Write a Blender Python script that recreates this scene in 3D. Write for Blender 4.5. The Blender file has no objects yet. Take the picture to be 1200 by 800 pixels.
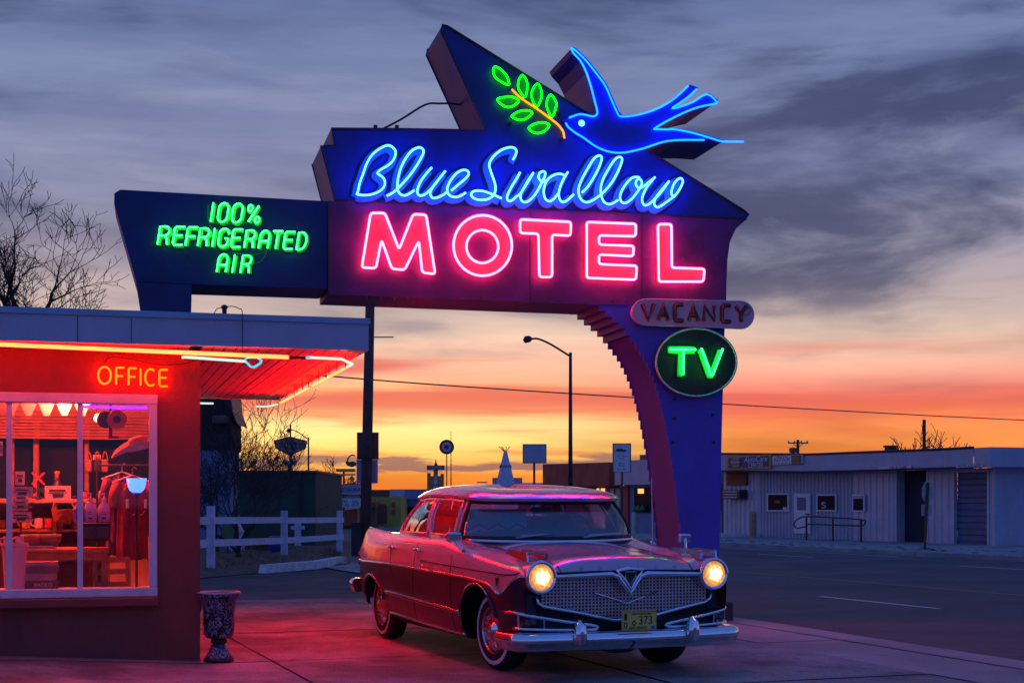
import bpy, math, random
import numpy as np
from mathutils import Vector, Matrix
random.seed(7)
R = math.radians
SC = bpy.context.scene
COL = SC.collection

# ------------------------------------------------------------------ camera
FPX, HOR, CAMH = 1740.0, 585.0, 1.42          # focal length / horizon row in pixels of a 1200x800 frame, eye height
cam_d = bpy.data.cameras.new('camera')
cam = bpy.data.objects.new('camera', cam_d); COL.objects.link(cam)
cam.location = (0, 0, CAMH); cam.rotation_euler = (R(90), 0, 0)
cam_d.sensor_width = 36.0; cam_d.lens = 36.0 * FPX / 1200.0
cam_d.shift_y = (HOR - 400.0) / 1200.0
cam_d.clip_start = 0.1; cam_d.clip_end = 3000
SC.camera = cam

# ------------------------------------------------------------------ world: dusk sky
SUN_AZ = math.atan2(470 - 600, FPX)            # sunset direction, just left of the middle
world = bpy.data.worlds.new('World'); SC.world = world; world.use_nodes = True
wn = world.node_tree.nodes; wl = world.node_tree.links; wn.clear()
def W(t, **kw):
    n = wn.new(t)
    for k, v in kw.items(): setattr(n, k, v)
    return n
def wset(n, i, v):
    if hasattr(v, 'is_linked') or hasattr(v, 'links'): wl.new(v, n.inputs[i])
    else: n.inputs[i].default_value = v
def wm(op, a, b=None, c=None, clamp=False):
    n = W('ShaderNodeMath', operation=op, use_clamp=clamp); wset(n, 0, a)
    if b is not None: wset(n, 1, b)
    if c is not None: wset(n, 2, c)
    return n.outputs[0]
def wramp(fac, stops, interp='LINEAR'):
    n = W('ShaderNodeValToRGB'); n.color_ramp.interpolation = interp; wset(n, 0, fac)
    el = n.color_ramp.elements
    while len(el) > 1: el.remove(el[-1])
    el[0].position = stops[0][0]; el[0].color = tuple(stops[0][1]) + (1,)
    for p, c in stops[1:]:
        e = el.new(p); e.color = tuple(c) + (1,)
    return n.outputs[0]
def wmix(fac, a, b, mode='MIX'):
    n = W('ShaderNodeMix', data_type='RGBA', blend_type=mode, clamp_factor=True)
    wset(n, 0, fac)
    for i, v in ((6, a), (7, b)):
        if isinstance(v, tuple): n.inputs[i].default_value = v + (1,)
        else: wl.new(v, n.inputs[i])
    return n.outputs[2]
def wnoise(scale, sx, sy, sz, detail=5, rough=.55, dist=0., off=(0, 0, 0)):
    mp = W('ShaderNodeMapping'); mp.inputs['Scale'].default_value = (sx, sy, sz); mp.inputs['Location'].default_value = off
    mp.inputs['Rotation'].default_value = (0, R(-3.0), 0)
    wl.new(tc.outputs['Generated'], mp.inputs[0])
    n = W('ShaderNodeTexNoise'); wl.new(mp.outputs[0], n.inputs['Vector'])
    n.inputs['Scale'].default_value = scale; n.inputs['Detail'].default_value = detail
    n.inputs['Roughness'].default_value = rough; n.inputs['Distortion'].default_value = dist
    return n.outputs['Fac']
def wstep(v, a, b):
    n = W('ShaderNodeMapRange', interpolation_type='SMOOTHSTEP'); wset(n, 0, v)
    n.inputs[1].default_value = a; n.inputs[2].default_value = b
    return n.outputs[0]
tc = W('ShaderNodeTexCoord')
sep = W('ShaderNodeSeparateXYZ'); wl.new(tc.outputs['Generated'], sep.inputs[0])
ex, ey, ez = sep.outputs
zz = wm('MULTIPLY', wm('MAXIMUM', ez, 0.0), 2.0)          # ramp position = 2*sin(elevation), 0..1 covers 0..30 deg
sunw = wstep(wm('ADD', wm('MULTIPLY', ex, math.sin(SUN_AZ)), wm('MULTIPLY', ey, math.cos(SUN_AZ))), -0.25, 0.90)
core = wstep(wm('ADD', wm('MULTIPLY', ex, math.sin(SUN_AZ)), wm('MULTIPLY', ey, math.cos(SUN_AZ))), 0.972, 0.999)
warm = wramp(zz, [(0, (.85, .10, .03)), (.022, (1.0, .17, .03)), (.05, (1.0, .26, .05)), (.085, (.98, .30, .08)), (.115, (.92, .22, .10)),
                  (.14, (.85, .20, .15)), (.175, (.82, .42, .32)), (.205, (.76, .52, .41)), (.24, (.58, .45, .41)), (.30, (.40, .34, .40)),
                  (.40, (.25, .27, .43)), (.52, (.19, .235, .42)), (.64, (.135, .185, .37)), (1.0, (.06, .105, .31))])
gold = wramp(zz, [(0, (1, .2, .04)), (.03, (1.0, .30, .04)), (.06, (1.25, .76, .18)), (.10, (1.3, .92, .36)), (.135, (1.02, .48, .18)), (.17, (.88, .42, .29)),
                  (.215, (.80, .56, .43)), (.25, (.60, .47, .42)), (.30, (.41, .35, .40)), (.40, (.25, .27, .43)), (.52, (.19, .235, .42)), (.64, (.135, .185, .37)), (1, (.06, .105, .31))])
cool = wramp(zz, [(0, (.12, .135, .37)), (.12, (.12, .18, .53)), (.4, (.075, .17, .57)), (1.0, (.048, .122, .50))])
front = wmix(core, warm, gold)
# thin streaks of cirrus modulate the whole western sky
s1 = wnoise(1.0, 2.4, 2.4, 20, 6, .54, .35)
front = wmix(1.0, front, wramp(s1, [(.28, (.48, .52, .64)), (.48, (.95, .96, .98)), (.66, (1.32, 1.24, 1.16))]), 'MULTIPLY')
# red lit undersides low down
s2 = wnoise(1.0, 1.7, 1.7, 42, 5, .5, .5, (3, 1, 7))
redm = wm('MULTIPLY', wstep(s2, .40, .58), wm('MULTIPLY', wstep(ez, .045, .068), wm('SUBTRACT', 1.0, wstep(ez, .088, .112))))
front = wmix(wm('MULTIPLY', redm, .85), front, (.80, .13, .11))
s7 = wnoise(1.0, 4.2, 4.2, 75, 6, .55, .4, (6, 3, 2))
brk = wm('MULTIPLY', wstep(s7, .50, .64), wm('MULTIPLY', wstep(ez, .012, .022), wm('SUBTRACT', 1.0, wstep(ez, .055, .075))))
front = wmix(wm('MULTIPLY', brk, .62), front, (.86, .17, .07))
# darker grey-blue cloud bodies higher up
s3 = wnoise(1.0, 3.2, 3.2, 14, 6, .56, .35, (1.3, 4.2, .6))
dkm = wm('MULTIPLY', wstep(s3, .47, .63), wstep(ez, .085, .15))
front = wmix(wm('MULTIPLY', dkm, .86), front, (.042, .058, .145))
s6 = wnoise(1.0, 7, 7, 44, 6, .56, .3, (8.1, 1.2, 2.6))
dk2 = wm('MULTIPLY', wstep(s6, .50, .72), wstep(ez, .07, .11))
front = wmix(wm('MULTIPLY', dk2, .34), front, (.10, .115, .24))
s4 = wnoise(1.0, 5.5, 5.5, 30, 8, .6, .4, (5.3, 2.2, 3.1))
lite = wm('MULTIPLY', wstep(s4, .5, .72), wm('MULTIPLY', wstep(ez, .1, .16), wm('SUBTRACT', 1.0, wstep(ez, .24, .33))))
front = wmix(wm('MULTIPLY', lite, .45), front, (.37, .38, .50))
# the grey bank lying just above the horizon
s5 = wnoise(1.0, 9, 9, 60, 6, .6, .3, (2, 7, 1))
lo = wm('ADD', ez, wm('MULTIPLY', wm('SUBTRACT', s5, .5), .036))
bank = wm('MULTIPLY', wstep(lo, .0185, .0215), wm('SUBTRACT', 1.0, wstep(lo, .0255, .029)))
bankx = wm('SUBTRACT', 1.0, wstep(ex, .04, .18))
front = wmix(wm('MULTIPLY', wm('MULTIPLY', bank, bankx), .85), front, (.22, .115, .14))
skyc = wmix(sunw, cool, front)
nish = W('ShaderNodeTexSky', sky_type='NISHITA', sun_disc=False)
nish.sun_elevation = R(0.5); nish.sun_rotation = SUN_AZ
bg1 = W('ShaderNodeBackground'); wl.new(skyc, bg1.inputs[0]); bg1.inputs[1].default_value = 1.0
bg2 = W('ShaderNodeBackground'); wl.new(nish.outputs[0], bg2.inputs[0]); bg2.inputs[1].default_value = 0.006
addb = W('ShaderNodeAddShader'); wl.new(bg1.outputs[0], addb.inputs[0]); wl.new(bg2.outputs[0], addb.inputs[1])
wo = W('ShaderNodeOutputWorld'); wl.new(addb.outputs[0], wo.inputs[0])

# the last of the sun, at the horizon behind the sign
sd = bpy.data.lights.new('sun', 'SUN'); sd.energy = 0.15; sd.angle = R(6); sd.color = (1, .42, .2)
sun = bpy.data.objects.new('sun', sd); COL.objects.link(sun)
sun.rotation_euler = Vector((math.sin(SUN_AZ), math.cos(SUN_AZ), math.tan(R(2.0)))).to_track_quat('Z', 'Y').to_euler()
SC.view_settings.view_transform = 'Standard'; SC.view_settings.look = 'None'
SC.view_settings.exposure = 0.0; SC.view_settings.gamma = 1.0
SC.view_settings.use_curve_mapping = False
try:
    SC.cycles.use_denoising = True; SC.cycles.max_bounces = 8; SC.cycles.transparent_max_bounces = 16
    SC.cycles.sample_clamp_indirect = 4.0
except Exception: pass

# ------------------------------------------------------------------ materials
M = {}
def mat(name, col, rough=.6, metal=0., var=None, bump=None, coat=0., emit=None, spec=.5, stain=None, col2=None):
    """procedural principled material; var=(scale,amount) mottles the colour, bump=(scale,strength)"""
    m = bpy.data.materials.new(name); m.use_nodes = True; M[name] = m
    nt = m.node_tree; b = nt.nodes['Principled BSDF']
    b.inputs['Base Color'].default_value = tuple(col) + (1,); b.inputs['Roughness'].default_value = rough
    b.inputs['Metallic'].default_value = metal; b.inputs['Coat Weight'].default_value = coat
    b.inputs['Coat Roughness'].default_value = .08; b.inputs['Specular IOR Level'].default_value = spec
    if emit:
        b.inputs['Emission Color'].default_value = tuple(emit) + (1,); b.inputs['Emission Strength'].default_value = 1.0
    if var or bump:
        t = nt.nodes.new('ShaderNodeTexCoord')
    if var:
        n = nt.nodes.new('ShaderNodeTexNoise'); n.inputs['Scale'].default_value = var[0]; n.inputs['Detail'].default_value = 8
        n.inputs['Roughness'].default_value = .62
        nt.links.new(t.outputs['Object'], n.inputs['Vector'])
        r = nt.nodes.new('ShaderNodeValToRGB'); a = var[1]
        c2 = col2 or tuple(min(1, c * (1 + a)) for c in col)
        r.color_ramp.elements[0].position = .3; r.color_ramp.elements[0].color = tuple(c * (1 - a) for c in col) + (1,)
        r.color_ramp.elements[1].position = .7; r.color_ramp.elements[1].color = tuple(c2) + (1,)
        nt.links.new(n.outputs['Fac'], r.inputs[0]); nt.links.new(r.outputs[0], b.inputs['Base Color'])
        if stain:                                    # dirt blotches, oil spots and fine grit over the colour
            src = r.outputs[0]
            g_ = nt.nodes.new('ShaderNodeNewGeometry')
            for sc_, lo_, hi_, amt, dt in ((stain[0], .44, .60, stain[1], 6), (stain[0] * 9, .58, .70, stain[1] * .9, 4), (stain[0] * 90, .40, .62, stain[1] * .55, 2)):
                n3 = nt.nodes.new('ShaderNodeTexNoise'); n3.inputs['Scale'].default_value = sc_; n3.inputs['Detail'].default_value = dt; n3.inputs['Roughness'].default_value = .65
                nt.links.new(g_.outputs['Position'], n3.inputs['Vector'])
                m3 = nt.nodes.new('ShaderNodeMapRange'); nt.links.new(n3.outputs['Fac'], m3.inputs[0]); m3.inputs[1].default_value = lo_; m3.inputs[2].default_value = hi_; m3.inputs[3].default_value = 1; m3.inputs[4].default_value = 1 - amt
                x3 = nt.nodes.new('ShaderNodeMix'); x3.data_type = 'RGBA'; x3.blend_type = 'MULTIPLY'; x3.inputs[0].default_value = 1
                nt.links.new(src, x3.inputs[6]); nt.links.new(m3.outputs[0], x3.inputs[7]); src = x3.outputs[2]
            nt.links.new(src, b.inputs['Base Color'])
        rr = nt.nodes.new('ShaderNodeMapRange'); nt.links.new(n.outputs['Fac'], rr.inputs[0])
        rr.inputs[3].default_value = max(.02, rough - .08); rr.inputs[4].default_value = min(1, rough + .10)
        nt.links.new(rr.outputs[0], b.inputs['Roughness'])
    if bump:
        n2 = nt.nodes.new('ShaderNodeTexNoise'); n2.inputs['Scale'].default_value = bump[0]; n2.inputs['Detail'].default_value = 6
        nt.links.new(t.outputs['Object'], n2.inputs['Vector'])
        bp = nt.nodes.new('ShaderNodeBump'); bp.inputs['Strength'].default_value = bump[1]; bp.inputs['Distance'].default_value = .02
        nt.links.new(n2.outputs['Fac'], bp.inputs['Height']); nt.links.new(bp.outputs[0], b.inputs['Normal'])
    return m
def neon(name, rgb):
    m = bpy.data.materials.new(name); m.use_nodes = True; M[name] = m
    nt = m.node_tree; nt.nodes.remove(nt.nodes['Principled BSDF'])
    e = nt.nodes.new('ShaderNodeEmission'); e.inputs[0].default_value = tuple(rgb) + (1,); e.inputs[1].default_value = 1
    n = nt.nodes.new('ShaderNodeTexNoise'); n.inputs['Scale'].default_value = 1.7
    t = nt.nodes.new('ShaderNodeTexCoord'); nt.links.new(t.outputs['Object'], n.inputs['Vector'])
    mr = nt.nodes.new('ShaderNodeMapRange'); nt.links.new(n.outputs['Fac'], mr.inputs[0]); mr.inputs[3].default_value = .75; mr.inputs[4].default_value = 1.25
    nt.links.new(mr.outputs[0], e.inputs[1])
    nt.links.new(e.outputs[0], nt.nodes['Material Output'].inputs[0])
    return m
def glass(name, tint=(1, 1, 1), refl=.10, rough=.02):
    """thin window glass: mostly clear, fresnel reflection"""
    m = bpy.data.materials.new(name); m.use_nodes = True; M[name] = m
    nt = m.node_tree; nt.nodes.remove(nt.nodes['Principled BSDF'])
    tr = nt.nodes.new('ShaderNodeBsdfTransparent'); tr.inputs[0].default_value = tuple(tint) + (1,)
    gl = nt.nodes.new('ShaderNodeBsdfGlossy'); gl.inputs['Roughness'].default_value = rough
    lw = nt.nodes.new('ShaderNodeFresnel'); lw.inputs['IOR'].default_value = 1.5
    ad = nt.nodes.new('ShaderNodeMath'); ad.operation = 'ADD'; ad.use_clamp = True; nt.links.new(lw.outputs[0], ad.inputs[0]); ad.inputs[1].default_value = refl - .04
    mx = nt.nodes.new('ShaderNodeMixShader'); nt.links.new(ad.outputs[0], mx.inputs[0])
    nt.links.new(tr.outputs[0], mx.inputs[1]); nt.links.new(gl.outputs[0], mx.inputs[2])
    nt.links.new(mx.outputs[0], nt.nodes['Material Output'].inputs[0])
    return m
# ------------------------------------------------------------------ mesh builder
def crom(pts, n=6, closed=False):
    """Catmull-Rom smoothing of a polyline"""
    P = [np.array(p, float) for p in pts]; out = []
    N = len(P); segs = N if closed else N - 1
    for i in range(segs):
        p1, p2 = P[i], P[(i + 1) % N]
        p0 = P[i - 1] if (closed or i > 0) else 2 * p1 - p2
        p3 = P[(i + 2) % N] if (closed or i + 2 < N) else 2 * p2 - p1
        for k in range(n):
            t = k / n
            out.append(.5 * ((2 * p1) + (-p0 + p2) * t + (2 * p0 - 5 * p1 + 4 * p2 - p3) * t * t + (-p0 + 3 * p1 - 3 * p2 + p3) * t ** 3))
    if not closed: out.append(P[-1])
    return out
def roundpoly(pts, r, n=4, closed=True):
    """2D polygon with corners rounded by radius r"""
    P = [np.array(p, float) for p in pts]; out = []; N = len(P)
    for i in range(N):
        if not closed and i in (0, N - 1): out.append(P[i]); continue
        a, b, c = P[i - 1], P[i], P[(i + 1) % N]
        da, dc = a - b, c - b; la, lc = np.linalg.norm(da), np.linalg.norm(dc)
        q = min(r, la * .45, lc * .45); s, e = b + da / la * q, b + dc / lc * q
        for k in range(n + 1):
            t = k / n; out.append((1 - t) ** 2 * s + 2 * t * (1 - t) * b + t * t * e)
    return out
class MB:
    def __init__(s): s.v = []; s.f = []; s.m = []; s.mi = 0
    def add(s, vs, fs):
        o = len(s.v); s.v += [tuple(float(c) for c in v) for v in vs]
        s.f += [tuple(o + i for i in f) for f in fs]; s.m += [s.mi] * len(fs); return s
    def box(s, x0, x1, y0, y1, z0, z1, bev=0.):
        if x0 > x1: x0, x1 = x1, x0
        if y0 > y1: y0, y1 = y1, y0
        if z0 > z1: z0, z1 = z1, z0
        b = min(bev, (x1 - x0) * .4, (y1 - y0) * .4, (z1 - z0) * .4)
        if b <= 0:
            vs = [(x, y, z) for z in (z0, z1) for y in (y0, y1) for x in (x0, x1)]
            return s.add(vs, [(0, 2, 3, 1), (4, 5, 7, 6), (0, 1, 5, 4), (2, 6, 7, 3), (0, 4, 6, 2), (1, 3, 7, 5)])
        vs = []; idx = {}
        for ix, (x, sx) in enumerate(((x0, 1), (x1, -1))):
            for iy, (y, sy) in enumerate(((y0, 1), (y1, -1))):
                for iz, (z, sz) in enumerate(((z0, 1), (z1, -1))):
                    for a, p in enumerate(((x, y + sy * b, z + sz * b), (x + sx * b, y, z + sz * b), (x + sx * b, y + sy * b, z))):
                        idx[(ix, iy, iz, a)] = len(vs); vs.append(p)
        g = lambda i, j, k, a: idx[(i, j, k, a)]
        fs = []
        for i in (0, 1):
            q = [g(i, 0, 0, 0), g(i, 1, 0, 0), g(i, 1, 1, 0), g(i, 0, 1, 0)]; fs.append(q if i else q[::-1])
            q = [g(0, i, 0, 1), g(1, i, 0, 1), g(1, i, 1, 1), g(0, i, 1, 1)]; fs.append(q[::-1] if i else q)
            q = [g(0, 0, i, 2), g(1, 0, i, 2), g(1, 1, i, 2), g(0, 1, i, 2)]; fs.append(q if i else q[::-1])
        for i in (0, 1):
            for j in (0, 1):
                fs.append([g(i, j, 0, 0), g(i, j, 1, 0), g(i, j, 1, 1), g(i, j, 0, 1)])
                fs.append([g(i, 0, j, 0), g(i, 1, j, 0), g(i, 1, j, 2), g(i, 0, j, 2)])
                fs.append([g(0, i, j, 1), g(1, i, j, 1), g(1, i, j, 2), g(0, i, j, 2)])
        for i in (0, 1):
            for j in (0, 1):
                for k in (0, 1): fs.append([g(i, j, k, 0), g(i, j, k, 1), g(i, j, k, 2)])
        return s.add(vs, fs)
    def obox(s, p0, p1, w, h, up=(0, 0, 1)):
        """rectangular bar from p0 to p1, width w, height h"""
        p0, p1 = Vector(p0), Vector(p1); d = (p1 - p0).normalized(); up = Vector(up)
        if abs(d.dot(up)) > .98: up = Vector((0, 1, 0))
        a = d.cross(up).normalized() * (w / 2); b = a.cross(d).normalized() * (h / 2)
        vs = [p + i * a + j * b for p in (p0, p1) for i, j in ((-1, -1), (1, -1), (1, 1), (-1, 1))]
        return s.add(vs, [(0, 1, 2, 3), (7, 6, 5, 4), (0, 4, 5, 1), (1, 5, 6, 2), (2, 6, 7, 3), (3, 7, 4, 0)])
    def prism(s, poly, y0, y1, axis='y'):
        """extrude an (a,b) polygon along an axis; axis y: (x,z), axis x: (y,z), axis z: (x,y)"""
        n = len(poly)
        def P(p, d): return (p[0], d, p[1]) if axis == 'y' else ((d, p[0], p[1]) if axis == 'x' else (p[0], p[1], d))
        vs = [P(p, y0) for p in poly] + [P(p, y1) for p in poly]
        return s.add(vs, [tuple(range(n)), tuple(range(2 * n - 1, n - 1, -1))] + [(i, i + n, (i + 1) % n + n, (i + 1) % n) for i in range(n)])
    def sheet(s, poly, y, axis='y'):
        def P(p): return (p[0], y, p[1]) if axis == 'y' else ((y, p[0], p[1]) if axis == 'x' else (p[0], p[1], y))
        return s.add([P(p) for p in poly], [tuple(range(len(poly)))])
    def tube(s, pts, r, n=6, closed=False, cap=True, prof=None):
        """sweep a circle (or profile [(a,b)]) along a 3D polyline; r may be a list"""
        P = [Vector(p) for p in pts]
        Q = [P[0]]
        for p in P[1:]:
            if (p - Q[-1]).length > 1e-5: Q.append(p)
        P = Q; N = len(P)
        if N < 2: return s
        rs = list(r) if hasattr(r, '__len__') else [r] * N
        T = []
        for i in range(N):
            a = P[i - 1] if (closed or i > 0) else P[i]; b = P[(i + 1) % N] if (closed or i < N - 1) else P[i]
            t = (b - a)
            T.append(t.normalized() if t.length > 1e-9 else Vector((0, 0, 1)))
        ref = Vector((0, 0, 1)) if abs(T[0].z) < .9 else Vector((0, 1, 0))
        nrm = (ref - T[0] * ref.dot(T[0])).normalized(); vs = []
        cs = prof or [(math.cos(2 * math.pi * k / n), math.sin(2 * math.pi * k / n)) for k in range(n)]; n = len(cs)
        for i in range(N):
            nrm = (nrm - T[i] * nrm.dot(T[i]))
            nrm = nrm.normalized() if nrm.length > 1e-6 else T[i].orthogonal().normalized()
            bn = T[i].cross(nrm); q = rs[min(i, len(rs) - 1)]
            for c, d in cs: vs.append(P[i] + nrm * (c * q) + bn * (d * q))
        fs = []
        for i in range(N if closed else N - 1):
            j = (i + 1) % N
            for k in range(n): fs.append((i * n + k, i * n + (k + 1) % n, j * n + (k + 1) % n, j * n + k))
        if cap and not closed: fs += [tuple(range(n))[::-1], tuple((N - 1) * n + k for k in range(n))]
        return s.add(vs, fs)
    def lathe(s, prof, n=24, c=(0, 0, 0), axis='z', squash=1., cap=True):
        """profile [(radius, height)]"""
        vs = []; m = len(prof)
        for k in range(n):
            a = 2 * math.pi * k / n; ca, sa = math.cos(a), math.sin(a) * squash
            for r, z in prof:
                p = (r * ca, r * sa, z) if axis == 'z' else ((z, r * ca, r * sa) if axis == 'x' else (r * ca, z, r * sa))
                vs.append((p[0] + c[0], p[1] + c[1], p[2] + c[2]))
        fs = []
        for k in range(n):
            k2 = (k + 1) % n
            for i in range(m - 1): fs.append((k * m + i, k2 * m + i, k2 * m + i + 1, k * m + i + 1))
        if cap: fs.append(tuple(k * m for k in range(n))[::-1]); fs.append(tuple(k * m + m - 1 for k in range(n)))
        return s.add(vs, fs)
    def ribbon(s, pts, w, y, peak=.01):
        """flat painted stroke along 2D (x,z) points on the plane y: thin ridge so overlaps never share a plane"""
        P = [np.array(p, float) for p in pts]; N = len(P); vs = []
        for i in range(N):
            t = P[min(i + 1, N - 1)] - P[max(i - 1, 0)]; L = np.linalg.norm(t) or 1
            nn = np.array([-t[1], t[0]]) / L * w / 2
            a, b = P[i] + nn, P[i] - nn
            vs += [(a[0], y, a[1]), (P[i][0], y - peak, P[i][1]), (b[0], y, b[1])]
        fs = []
        for i in range(N - 1):
            o = 3 * i; fs += [(o, o + 1, o + 4, o + 3), (o + 1, o + 2, o + 5, o + 4)]
        return s.add(vs, fs)
    def grid(s, rows):
        """rows of equal-length 3D point lists"""
        n = len(rows[0]); vs = [p for r in rows for p in r]
        return s.add(vs, [(i * n + j, i * n + j + 1, (i + 1) * n + j + 1, (i + 1) * n + j) for i in range(len(rows) - 1) for j in range(n - 1)])
    def build(s, name, material, parent=None, smooth=False, auto=None):
        me = bpy.data.meshes.new(name); me.from_pydata(s.v, [], s.f)
        mats = material if isinstance(material, (list, tuple)) else [material]
        for m in mats: me.materials.append(M[m])
        if len(mats) > 1: me.polygons.foreach_set('material_index', s.m)
        if smooth: me.polygons.foreach_set('use_smooth', [True] * len(me.polygons))
        me.update()
        if auto is not None:
            try: me.set_sharp_from_angle(angle=R(auto))
            except Exception: pass
        o = bpy.data.objects.new(name, me); COL.objects.link(o)
        if parent is not None: o.parent = parent
        return o
def tag(o, label=None, cat=None, group=None, kind=None):
    for k, v in (('label', label), ('category', cat), ('group', group), ('kind', kind)):
        if v: o[k] = v
    return o
def thing(name, label, cat, loc=(0, 0, 0), rz=0., group=None):
    o = bpy.data.objects.new(name, None); COL.objects.link(o)
    o.location = loc; o.rotation_euler = (0, 0, rz); o.empty_display_size = .1
    return tag(o, label, cat, group)
def struct(mb, name, material, **k):
    return tag(mb.build(name, material, **k), kind='structure')
def kid(parent, name, material, fn, smooth=False, auto=None):
    mb = MB(); fn(mb); return mb.build(name, material, parent, smooth, auto)
def one(name, material, fn, label, cat, loc=(0, 0, 0), rz=0., group=None, smooth=False, auto=None):
    mb = MB(); fn(mb); o = mb.build(name, material, None, smooth, auto)
    o.location = loc; o.rotation_euler = (0, 0, rz); return tag(o, label, cat, group)
_ftxt = {}
def text(parent, s, material, x, y, z, h, w=None, depth=.004, flip=False, name='lettering', align='CENTER', bold=0., shear=0., spacing=1.):
    """flat lettering in the parent's (x,z) plane, read from the -y side (or the +y side when flipped); h = cap height, w = total width"""
    cu = bpy.data.curves.new('txt', 'FONT'); cu.body = s; cu.extrude = .5; cu.offset = bold; cu.shear = shear; cu.space_character = spacing
    ob = bpy.data.objects.new('txt', cu); COL.objects.link(ob)
    dg = bpy.context.evaluated_depsgraph_get(); me = bpy.data.meshes.new_from_object(ob.evaluated_get(dg))
    bpy.data.objects.remove(ob); bpy.data.curves.remove(cu)
    v = np.array([tuple(q.co) for q in me.vertices])
    if len(v) == 0: return None
    mn, mx = v.min(0), v.max(0); k = h / (mx[1] - mn[1]); kx = (w / (mx[0] - mn[0])) if w else k
    sg = -1 if flip else 1
    ox = -(mn[0] + mx[0]) / 2 if align == 'CENTER' else -mn[0]
    for q in me.vertices:
        c = q.co.copy()
        q.co = (x + sg * (c.x + ox) * kx, y - sg * c.z * 2 * depth / 2, z + (c.y - mn[1]) * k)
    me.materials.clear(); me.materials.append(M[material]); me.name = name
    o = bpy.data.objects.new(name, me); COL.objects.link(o); o.parent = parent
    return o
class Frame:
    """a vertical plane in the place: origin, direction of its local x; px() finds the point of the plane seen at a photo pixel"""
    def __init__(s, x, y, ang, z=0.): s.o = (x, y); s.a = R(ang); s.z = z
    def px(s, u, v, back=0.):
        a = (u - 600) / FPX; c, n = math.cos(s.a), math.sin(s.a)
        ox, oy = s.o[0] - n * back, s.o[1] + c * back
        # ox + t c = d a ; oy + t n = d
        t = (a * oy - ox) / (c - a * n); d = oy + t * n
        return (t, CAMH + (HOR - v) * d / FPX - s.z)
    def loc(s): return (s.o[0], s.o[1], s.z)
    def world(s, t, back, z): return (s.o[0] + t * math.cos(s.a) - back * math.sin(s.a), s.o[1] + t * math.sin(s.a) + back * math.cos(s.a), s.z + z)
def at(u, v, d):
    """world point seen at pixel (u,v) at distance d"""
    return ((u - 600) * d / FPX, d, CAMH + (HOR - v) * d / FPX)
def gz(x, y):
    """ground height of the place: flat lot, the street falling away gently, a ramp up to the office door"""
    z = -.006 * max(0., min(y, 110) - 17)
    z += .06 * max(0., min(-2.65 - x, 2.5)) * max(0., min(1., (16 - y) / 3))
    return z
def gnd(u, v):
    """world point of the ground seen at pixel (u,v)"""
    d = CAMH * FPX / (v - HOR)
    for _ in range(30): d = (CAMH - gz((u - 600) * d / FPX, d)) * FPX / (v - HOR)
    x = (u - 600) * d / FPX
    return (x, d, gz(x, d))
# surfaces
mat('asphalt', (.125, .125, .135), .78, var=(1.4, .32), bump=(160, .8), stain=(.35, .35))
mat('asphalt_lot', (.085, .085, .095), .8, var=(1.1, .35), bump=(120, .7), stain=(.4, .35))
mat('concrete', (.34, .315, .31), .8, var=(1.3, .35), bump=(48, 1.0), stain=(.55, .58))
mat('concrete_pale', (.40, .385, .37), .8, var=(2.4, .22), bump=(70, .5), stain=(.6, .35))
mat('joint_dirt', (.05, .046, .043), .95, var=(9, .4))
mat('far_ground', (.10, .09, .085), .95, var=(.25, .35), bump=(3, .3))
mat('dry_dirt', (.13, .085, .05), .95, var=(3, .45), bump=(26, .9))
mat('line_white', (.72, .72, .70), .7, var=(14, .22)); mat('line_yellow', (.36, .25, .10), .7, var=(14, .35))
mat('white_paint', (.74, .73, .74), .62, var=(5, .16), bump=(45, .15))
mat('white_worn', (.62, .61, .62), .7, var=(7, .3), bump=(40, .4))
mat('stucco', (.25, .05, .042), .85, var=(2.2, .18), bump=(95, .45))
mat('fascia_paint', (.50, .44, .54), .55, var=(1.4, .13)); mat('flashing', (.30, .42, .55), .45, metal=.2, var=(3, .15))
mat('soffit_paint', (.44, .36, .30), .6, var=(4, .14)); mat('frame_paint', (.62, .57, .62), .5, var=(5, .12))
mat('sign_blue', (.008, .018, .21), .42, var=(1.6, .45), bump=(7, .06)); mat('sign_blue2', (.006, .012, .14), .42, var=(1.3, .5), bump=(7, .06))
mat('bird_blue', (.008, .03, .44), .35, var=(2, .3))
mat('sign_purple', (.062, .010, .125), .45, var=(1.8, .55), bump=(9, .06))
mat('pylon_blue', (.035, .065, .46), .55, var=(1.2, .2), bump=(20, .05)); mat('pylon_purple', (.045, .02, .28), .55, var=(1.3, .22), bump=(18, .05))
mat('sign_edge', (.04, .045, .21), .5, metal=.0, var=(2.5, .25)); mat('sign_dark', (.02, .02, .028), .5, var=(4, .3))
mat('red_letter', (.80, .10, .12), .4, var=(5, .12)); mat('script_paint', (.03, .20, .46), .45, var=(6, .2)); mat('black_line', (.008, .008, .016), .5, var=(9, .2))
mat('green_paint', (.02, .42, .05), .45, var=(5, .2)); mat('green_dark', (.012, .12, .02), .5, var=(5, .2))
mat('oval_black', (.012, .013, .012), .6, var=(3, .3)); mat('rim_grey', (.45, .47, .5), .4, metal=.5, var=(6, .15))
mat('pill_paint', (.50, .36, .44), .5, var=(3, .16)); mat('dead_tube', (.22, .03, .04), .25, var=(8, .3)); mat('letter_maroon', (.10, .012, .02), .5, var=(8, .2))
neon('neon_pink', (34, .95, 3.0)); neon('neon_script', (.36, 1.8, 24.0)); neon('neon_bird', (.02, .74, 16)); neon('neon_green', (.18, 8.0, .75))
neon('neon_leaf', (.01, 6, .012)); neon('neon_gold', (3.4, .62, .03)); neon('neon_red', (34, .80, .20)); neon('neon_edge', (330, .80, .22)); neon('neon_office', (36, .40, .012)); neon('neon_white', (.75, .95, .80)); neon('neon_cyan', (.05, .9, 1.3))
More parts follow.
